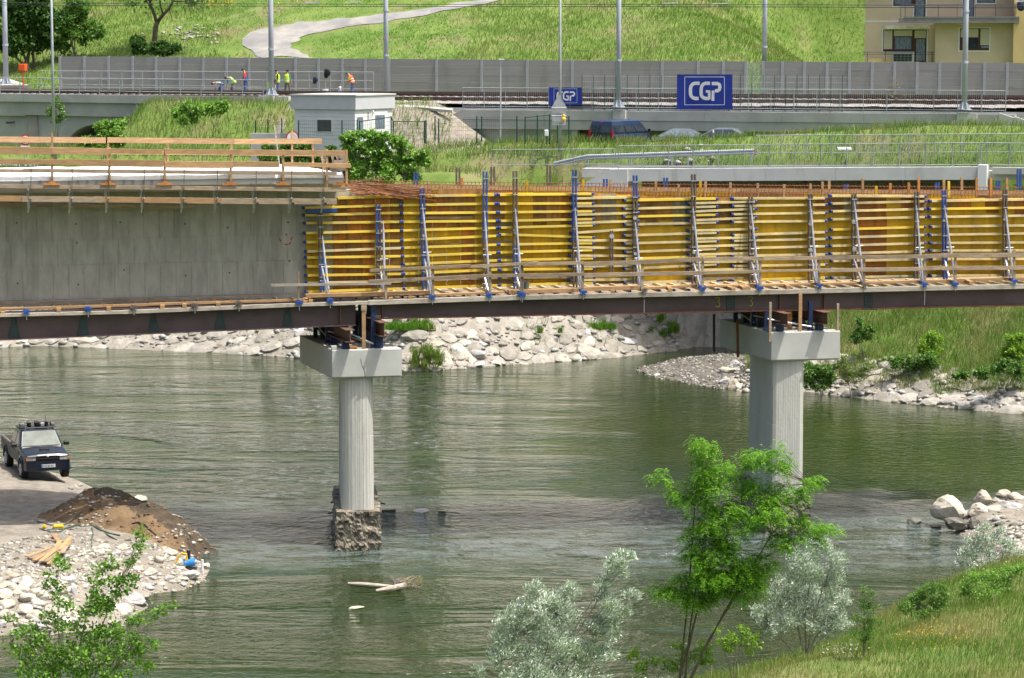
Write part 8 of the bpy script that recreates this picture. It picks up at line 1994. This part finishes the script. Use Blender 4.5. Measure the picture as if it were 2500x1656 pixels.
def box_vehicle(label, name, cat, loc, rz, L, w, h, belt, hood, paint, glass_m, van=False, group=None):
    """simple closed body: nose at +y"""
    v = thing(name, label, cat, loc, rz, group)
    def B(mb, nm, m, parent=v, **k): return mb.build(nm, M[m], parent, local=True, **k)
    hw = w / 2
    def s(hw, zb, zs, zt): return [(-hw * .9, zb), (-hw, zb + .12), (-hw, zs), (-hw * .93, zt), (0, zt + .02), (hw * .93, zt), (hw, zs), (hw, zb + .12), (hw * .9, zb)]
    mb = MB(); mb.loft([ring_xz(s(*q), y) for y, q in ((-L / 2, (hw * .94, .35, belt * .8, belt)), (-L / 2 + .12, (hw, .25, belt * .85, belt)), (L / 2 - hood, (hw, .22, belt * .85, belt)), (L / 2 - .35, (hw * .96, .25, belt * .62, belt * .72)), (L / 2, (hw * .85, .35, belt * .5, belt * .58)))]); B(mb, 'body', paint)
    r0, r1 = (-L / 2 + .02, L / 2 - hood - .05)
    if van: lv = ((belt - .01, hw * .985, -L / 2 + .02, L / 2 - hood + .05), (h * .82, hw * .93, -L / 2 + .08, L / 2 - hood - .55), (h * .95, hw * .86, -L / 2 + .15, L / 2 - hood - .85), (h, hw * .6, -L / 2 + .4, L / 2 - hood - 1.1))
    else: lv = ((belt - .01, hw * .93, -L / 2 + .25, L / 2 - hood + .1), (belt + (h - belt) * .55, hw * .82, -L / 2 + .65, L / 2 - hood - .45), (h - .05, hw * .72, -L / 2 + 1.05, L / 2 - hood - .85), (h, hw * .5, -L / 2 + 1.3, L / 2 - hood - 1.05))
    mb = MB(); mb.loft([cabring(*q) for q in lv]); cb = B(mb, 'cabin', paint)
    (z0, w0, a0, b0), (z1, w1, a1, b1) = lv[0], lv[1]
    zt, wt_, at, bt_ = lv[2] if not van else lv[1]
    for sg in (-1, 1):
        n = 3 if van else 2
        for i in range(n):
            f0, f1 = i / n + .02, (i + 1) / n - .02
            q = [Vector((sg * w0, a0 + .12 + (b0 - .3 - a0) * f, z0 + .05)) for f in (f0, f1)] + [Vector((sg * (wt_ + .01), at + .08 + (bt_ - .12 - at) * f, zt - .05)) for f in (f1, f0)]
            nn = Vector((sg, 0, .15)).normalized(); mb = MB(); mb.prism([p + nn * .006 for p in q], nn * .012); B(mb, 'side_window', glass_m)
        mb = MB(); mb.box((sg * (hw + .1), L / 2 - hood - .05, belt + .08), (.09, 0, 0), (0, .04, 0), (0, 0, .1)); B(mb, 'mirror', 'black_plastic')
        for yc in (-L / 2 + .85, L / 2 - .85): wheel(v, (sg * (hw - .1), yc, .32), .32, .2)
        mb = MB(); mb.box((sg * hw * .9, -L / 2 - .005, belt * (.95 if van else .8)), (.06, 0, 0), (0, .03, 0), (0, 0, .26 if van else .09)); B(mb, 'tail_lamp', 'red_lamp')
        mb = MB(); mb.box((sg * hw * .68, L / 2 - .06, belt * .58), (.14, 0, 0), (0, .06, 0), (0, 0, .07)); B(mb, 'headlight', 'lamp')
    q = [Vector((-w0 * .9, a0 - .004, z0 + .04)), Vector((w0 * .9, a0 - .004, z0 + .04)), Vector((wt_ * .9, at - .004, zt - .04)), Vector((-wt_ * .9, at - .004, zt - .04))]
    if van:
        for sg in (0, 1):
            m0, m1 = q[0].lerp(q[1], .5), q[3].lerp(q[2], .5)
            r_ = [q[0], m0 - Vector((.03, 0, 0)), m1 - Vector((.03, 0, 0)), q[3]] if sg == 0 else [m0 + Vector((.03, 0, 0)), q[1], q[2], m1 + Vector((.03, 0, 0))]
            mb = MB(); mb.prism(r_, (0, -.012, 0)); B(mb, 'rear_window', glass_m)
        mb = MB(); mb.box((0, -L / 2 + .05, h * .93), (.06, 0, 0), (0, .03, 0), (0, 0, .04)); B(mb, 'brake_lamp', 'red_lamp')
    else:
        mb = MB(); mb.prism(q, (0, -.012, 0)); B(mb, 'rear_window', glass_m)
    q = [Vector((-w0 * .86, b0 + .004, z0 + .04)), Vector((w0 * .86, b0 + .004, z0 + .04)), Vector((wt_ * .86, bt_ + .004, zt - .04)), Vector((-wt_ * .86, bt_ + .004, zt - .04))]
    mb = MB(); mb.prism(q[::-1], (0, .012, 0)); B(mb, 'windscreen', glass_m)
    return v
vp = W(1518, 291, 171)
van = box_vehicle('dark blue van with tinted windows parked under the railway wall', 'parked_van', 'van', Vector((vp.x, vp.y, vp.z - 1.97)), R(-36), 4.8, 1.92, 1.97, 1.15, .75, 'van_blue', 'glass', True)
vp = W(1648, 314, 170.6)
car1 = box_vehicle('silver blue car roof showing above the grass beside the van', 'parked_car', 'car', Vector((vp.x, vp.y, vp.z - 1.46)), R(80), 4.2, 1.75, 1.46, .92, 1.0, 'silver_paint', 'curtain', group='cars parked below the railway wall')
vp = W(1755, 312, 169.4)
car2 = box_vehicle('grey car roof showing above the grass, right of the silver one', 'parked_car', 'car', Vector((vp.x, vp.y, vp.z - 1.5)), R(76), 4.2, 1.75, 1.5, .92, 1.0, 'silver_paint', 'glass', group='cars parked below the railway wall')
mk = thing('marker_post', 'white blue and orange striped marker post in the grass by the cars', 'post', W(1741, 345, 168))
for v0, v1, m in ((346, 331, 'orange_box'), (331, 325, 'cl_blue'), (325, 317, 'sign_white')):
    mb = MB(); mb.tube(W(1741, v0, 168), W(1741, v1, 168), .06, n=8); mb.build('stripe', M[m], mk)

# ------------------------------------------------------------------ track workers
DG = None
def person(label, loc, yaw, bend=0.0, hands=((.12, .24, .88), (.12, -.24, .88)), knees=(.02, .02), feet=((0, .12), (0, -.12)), head=0.0, shirt='cl_grey', sleeve=None, trouser='cl_blue', vest=None, hair='hair', cap=None, hip=.95, scale=1.0, bib=None):
    """one continuous body grown by a skin modifier over a skeleton; x is the way the person faces, y their left"""
    root = thing('person', label, 'person', loc, yaw)
    pel = Vector((-bend * .12, 0, hip))
    def rot(p, ang):
        c, s = math.cos(ang), math.sin(ang); return Vector((p[0] * c + p[2] * s, p[1], -p[0] * s + p[2] * c))
    def up(p, extra=0.0):
        if extra: return pel + rot((0, 0, .55), bend) + rot((p[0], p[1], p[2] - .55), bend + extra)
        return pel + rot(p, bend)
    V = []; E_ = []; RR = []; B_ = []
    def nv(p, r, bone, par=None):
        V.append(Vector(p)); RR.append(r); B_.append(bone)
        if par is not None: E_.append((par, len(V) - 1))
        return len(V) - 1
    a = nv(pel, (.155, .12), 'trouser'); b = nv(up((0, 0, .22)), (.15, .115), 'shirt', a); c = nv(up((0, 0, .42)), (.175, .125), 'shirt', b)
    nk = nv(up((.0, 0, .55)), (.06, .06), 'skin', c); h0 = nv(up((.03, 0, .64), head * .5), (.085, .08), 'skin', nk); h1 = nv(up((.035, 0, .75), head), (.088, .085), 'skin', h0); nv(up((.03, 0, .82), head), (.06, .06), 'skin', h1)
    H = []
    for sg, hd in ((1, hands[0]), (-1, hands[1])):
        sh = nv(up((0, sg * .20, .45)), (.068, .068), 'shirt', c)
        S_ = V[sh]; Hd = Vector(hd); mid = S_.lerp(Hd, .5); L = (Hd - S_).length; off = max(0, .30 ** 2 - (L / 2) ** 2) ** .5
        el = mid + Vector((-.75, sg * .5, -.2)).normalized() * off
        e1 = nv(el, (.048, .048), 'sleeve', sh); w_ = nv(Hd, (.034, .034), 'skin', e1); d = (Hd - el).normalized(); nv(Hd + d * .07, (.040, .024), 'skin', w_)
        H.append((Hd + d * .07, d))
        hp = nv(pel + Vector((0, sg * .10, -.06)), (.098, .098), 'trouser', a)
        ft = feet[0] if sg > 0 else feet[1]; kx = knees[0] if sg > 0 else knees[1]
        kn = nv((ft[0] * .5 + kx + pel.x * .4, ft[1], .50 * hip / .95), (.072, .072), 'trouser', hp); an = nv((ft[0], ft[1], .09), (.052, .052), 'trouser', kn); nv((ft[0] + .13, ft[1] + sg * .02, .04), (.045, .035), 'boot', an)
    me = bpy.data.meshes.new('skeleton'); me.from_pydata([tuple(v) for v in V], E_, [])
    o = bpy.data.objects.new('skeleton', me); COL.objects.link(o)
    md = o.modifiers.new('skin', 'SKIN'); md.use_smooth_shade = True
    sv = me.skin_vertices[0].data
    for i, r in enumerate(RR): sv[i].radius = r
    sv[0].use_root = True
    o.modifiers.new('sub', 'SUBSURF').levels = 1
    dg = bpy.context.evaluated_depsgraph_get(); dg.update()
    ev = bpy.data.meshes.new_from_object(o.evaluated_get(dg))
    bpy.data.objects.remove(o)
    bm = bmesh.new(); bm.from_mesh(ev)
    for Hp, d in H:                                     # five unequal fingers
        side = d.cross(Vector((0, 1, 0))); side = side.normalized() if side.length > .01 else Vector((1, 0, 0))
        for k, (o_, L_) in enumerate(((-.030, .055), (-.010, .075), (.010, .080), (.028, .068), (.045, .045))):
            b0 = Hp + side * o_ - d * (.0 if k < 4 else .035); dd = (d + side * (.1 * (k - 1.5) if k < 4 else .9)).normalized()
            r_ = bmesh.ops.create_cone(bm, segments=5, radius1=.010, radius2=.007, depth=L_, cap_ends=True, matrix=Matrix.Translation(b0 + dd * L_ / 2) @ dd.to_track_quat('Z', 'Y').to_matrix().to_4x4())
    hd = (V[h0] + V[h1]) / 2; fw = (up((1, 0, 0), head) - up((0, 0, 0), head)).normalized(); upv = (V[h1] - V[h0]).normalized()
    for q, r in ((hd + fw * .10, .018), (hd + fw * .03 + Vector((0, .088, 0)), .022), (hd + fw * .03 - Vector((0, .088, 0)), .022)):
        bmesh.ops.create_icosphere(bm, subdivisions=1, radius=r, matrix=Matrix.Translation(q))
    ev2 = bpy.data.meshes.new('body'); bm.to_mesh(ev2); bm.free(); bpy.data.meshes.remove(ev)
    names = ['skin', shirt, sleeve or shirt, trouser, 'cl_black']
    for nm in names: ev2.materials.append(M[nm])
    idx = {'skin': 0, 'shirt': 1, 'sleeve': 2, 'trouser': 3, 'boot': 4}
    segs = [(V[i], V[j], B_[j], RR[j][0]) for i, j in E_]
    for pg in ev2.polygons:
        p = pg.center; best = None
        for A, Bq, bn, r in segs:
            ab = Bq - A; t = max(0, min(1, (p - A).dot(ab) / max(ab.length_squared, 1e-9))); dd = (p - A - ab * t).length - r * .6
            if best is None or dd < best[0]: best = (dd, bn)
        pg.material_index = idx[best[1]]
    ob = link(bpy.data.objects.new('body', ev2), root)
    # hair or cap
    mb = MB(); top = V[h1]
    fx = fw; sx_ = Vector((0, 1, 0))
    rings = []
    for t, r in ((-.035, .100), (.02, .102), (.06, .090), (.095, .055), (.11, .015)):
        rings.append([top + upv * t - fx * .012 + fx * math.cos(a) * r + sx_ * math.sin(a) * r * .95 for a in [2 * math.pi * k / 12 for k in range(12)]])
    mb.loft(rings); mb.build('cap' if cap else 'hair', M[cap or hair], root, local=True, smooth=True)
    if cap:
        mb = MB(); q = top + fx * .10 - upv * .01; mb.box(q + fx * .03, fx * .06, sx_ * .07, upv * .008); mb.build('cap_peak', M[cap], root, local=True)
    if vest:
        axis = up((0, 0, 1)) - up((0, 0, 0)); ux = up((1, 0, 0)) - up((0, 0, 0))
        def rg(z, rx, ry, n=14): return [pel + axis * z + ux * math.cos(a) * rx + sx_ * math.sin(a) * ry for a in [2 * math.pi * k / n for k in range(n)]]
        mb = MB(); mb.loft([rg(-.08, .17, .215), rg(.10, .165, .21), rg(.30, .175, .225), rg(.44, .165, .215), rg(.52, .10, .15)], cap=False); vs_ = mb.build('hi_vis_vest', M[vest], root, local=True, smooth=True)
        for z in (.03, .20):
            mb = MB(); mb.loft([rg(z, .176, .222), rg(z + .05, .174, .220)], cap=False); mb.build('reflective_band', M['reflective'], vs_, local=True)
    if bib:
        axis = up((0, 0, 1)) - up((0, 0, 0)); ux = up((1, 0, 0)) - up((0, 0, 0))
        def rg(z, rx, ry, n=14): return [pel + axis * z + ux * math.cos(a) * rx + sx_ * math.sin(a) * ry for a in [2 * math.pi * k / n for k in range(n)]]
        mb = MB(); mb.loft([rg(-.05, .175, .20), rg(.12, .17, .195), rg(.22, .172, .198)], cap=False); mb.build('bib_overall', M[bib], root, local=True, smooth=True)
    root.scale = (scale, scale, scale)
    return root
WK = zz(500, 140, 5.918)
TW = 3.9
def wpos(x, y, t=TW): 
    p = RW.px(*WK(x, y), t); return Vector((p.x, p.y, 14.86))
LEFT = math.pi + RW.rz
person('bent over worker in a grey shirt and blue trousers, leftmost of the crew', wpos(225, 470), LEFT + .4, bend=1.5, hip=.80, hands=((.48, .12, .16), (.42, -.14, .20)), feet=((-.05, .18), (.1, -.18)), knees=(.12, .12), shirt='cl_lightgrey', trouser='cl_blue', head=.3)
person('stooping worker with a yellow vest over a light blue shirt', wpos(400, 470), LEFT + .9, bend=.95, hip=.88, hands=((.42, .16, .55), (.40, -.16, .52)), knees=(.08, .08), shirt='cl_cyan', trouser='cl_grey', vest='hivis_y', head=.5)
person('standing worker in a red shirt and blue bib overalls looking down', wpos(585, 478), LEFT + .35, bend=.06, hands=((.16, .24, .84), (.14, -.24, .86)), shirt='cl_red', trouser='cl_blue', bib='cl_blue', head=.45, scale=1.06)
person('crouching worker in lime trousers half hidden behind the grey mast', wpos(945, 490, 3.0), LEFT + 2.6, bend=1.15, hip=.82, hands=((.45, .15, .45), (.45, -.15, .42)), knees=(.14, .14), shirt='hivis_y', sleeve='cl_navy', trouser='hivis_y', head=.3)
person('standing worker in a yellow vest with black sleeves and jeans, right of the mast', wpos(1055, 480), LEFT + .5, bend=.05, hands=((.20, .20, .86), (.2, -.2, .84)), shirt='cl_black', trouser='cl_jeans', vest='hivis_y', head=.25)
person('standing worker in a yellow vest and grey trousers seen from behind', wpos(1190, 480), LEFT - 1.9, bend=.04, hands=((.18, .24, .86), (.20, -.26, .80)), shirt='cl_green', trouser='cl_grey', vest='hivis_y', feet=((-.12, .13), (.14, -.13)))
person('worker in an orange and lime jacket, jeans and teal cap, rightmost of the crew', wpos(2125, 490), LEFT + .15, bend=.42, hip=.92, hands=((.38, .10, .82), (.36, -.14, .84)), shirt='hivis_o', sleeve='hivis_y', trouser='cl_jeans', vest='hivis_o', cap='cap_teal', head=.3)
sh = thing('shovel', 'long handled shovel held by the worker seen from behind', 'shovel', wpos(1255, 490))
mb = MB(); p0 = wpos(1245, 480) + Vector((0, 0, .05)); mb.tube(p0, p0 + Vector((-.12, -.05, 1.0)), .018, n=6); mb.build('handle', M['wood_old'], sh)
mb = MB(); mb.box(p0 + Vector((.03, 0, .03)), (.10, 0, .02), (0, .12, 0), (0, 0, .012)); mb.build('blade', M['dark_steel'], sh)
def drape(label, x0, y0, x1, y1, name, cat, m):
    a, b = RW.px(*WK(x0, y0), 5.55), RW.px(*WK(x1, y1), 5.55)
    f = thing(name, label, cat, Vector(((a.x + b.x) / 2, (a.y + b.y) / 2, b.z)))
    w, h = (b - a).dot(RW.e) / 2, (a.z - b.z)
    c = Vector(((a.x + b.x) / 2, (a.y + b.y) / 2, 0)); rings = []
    for k in range(9):
        t = k / 8; z = a.z - h * t; s_ = w * (.35 + .75 * math.sin(math.pi * min(1, .2 + t * .75))) * (1 if t < .95 else .6); off = RW.e * w * .25 * math.sin(t * 4)
        rings.append([c + off + RW.e * math.cos(q) * s_ * (1 + .12 * math.sin(3 * q + t * 5)) + RW.n * math.sin(q) * s_ * .45 + Vector((0, 0, z)) for q in [2 * math.pi * j / 14 for j in range(14)]])
    mb = MB(); mb.loft(rings); mb.build('cloth', M[m], f, smooth=True)
    mb = MB(); mb.tube(c + Vector((0, 0, a.z)), c + Vector((0, 0, a.z + .06)), .02, n=5); mb.build('loop', M[m], f); return f
drape('black jacket hanging on the rear handrail near the white bucket', 1718, 172, 1800, 305, 'jacket', 'jacket', 'cl_black')
drape('dark navy bag hanging on the rear handrail left of the black jacket', 1558, 288, 1622, 388, 'bag', 'bag', 'cl_navy')
bq = wpos(1745, 462)
bk2 = thing('bucket', 'white bucket with a lid standing beside the track', 'bucket', bq, group='containers beside the track')
mb = MB(); mb.loft([[bq + Vector((math.cos(a) * r, math.sin(a) * r, z)) for a in [2 * math.pi * k / 14 for k in range(14)]] for r, z in ((.17, 0), (.20, .34), (.215, .345), (.215, .38), (.19, .39))]); mb.build('bucket_body', M['sign_white'], bk2)
mb = MB(); mb.tube(bq + Vector((0, 0, .39)), bq + Vector((.01, 0, .95)), .012, n=5); mb.build('stirring_rod', M['galv'], bk2)
jq = wpos(1778, 466); mb = MB(); mb.loft([[jq + Vector((math.cos(a) * r, math.sin(a) * r, z)) for a in [2 * math.pi * k / 12 for k in range(12)]] for r, z in ((.11, 0), (.12, .2), (.08, .24))]); tag(mb.build('tub', M['sign_white']), 'small white tub in front of the white bucket', 'tub', 'containers beside the track')
jq = wpos(1682, 462); mb = MB(); mb.box(jq + Vector((0, 0, .14)), (.12, 0, 0), (0, .1, 0), (0, 0, .14)); tag(mb.build('tool_box', M['cl_lightgrey'], bevel=.02), 'light grey box left of the white bucket', 'box', 'containers beside the track')
gq = wpos(1955, 485)
gb = thing('gas_cylinder', 'grey metal gas cylinder standing beside the track', 'gas cylinder', gq)
mb = MB(); mb.loft([[gq + Vector((math.cos(a) * r, math.sin(a) * r, z)) for a in [2 * math.pi * k / 14 for k in range(14)]] for r, z in ((.14, 0), (.15, .03), (.15, .52), (.13, .58), (.07, .63))]); mb.build('cylinder_body', M['galv'], gb, smooth=True)
mb = MB(); mb.loft([[gq + Vector((math.cos(a) * r, math.sin(a) * r, z)) for a in [2 * math.pi * k / 12 for k in range(12)]] for r, z in ((.10, .62), (.10, .74), (.085, .74), (.085, .63))], cap=False); mb.tube(gq + Vector((0, 0, .6)), gq + Vector((0, 0, .72)), .025, n=6); mb.build('valve_guard', M['wood_old'], gb)
for x, y, L in ((1600, 460, .3), (1840, 465, .25), (1890, 480, .12)):
    mb = MB(); q = wpos(x, y); mb.box(q + Vector((0, 0, .06)), RW.e * L / 2, RW.n * .12, (0, 0, .06)); tag(mb.build('packing_piece', M['wood_old'], bevel=.01), {1600: 'brown timber offcut left of the grey box', 1840: 'brown timber offcut between the tub and the gas cylinder', 1890: 'small brown timber offcut at the foot of the gas cylinder'}[x], 'offcut', 'timber offcuts beside the track')
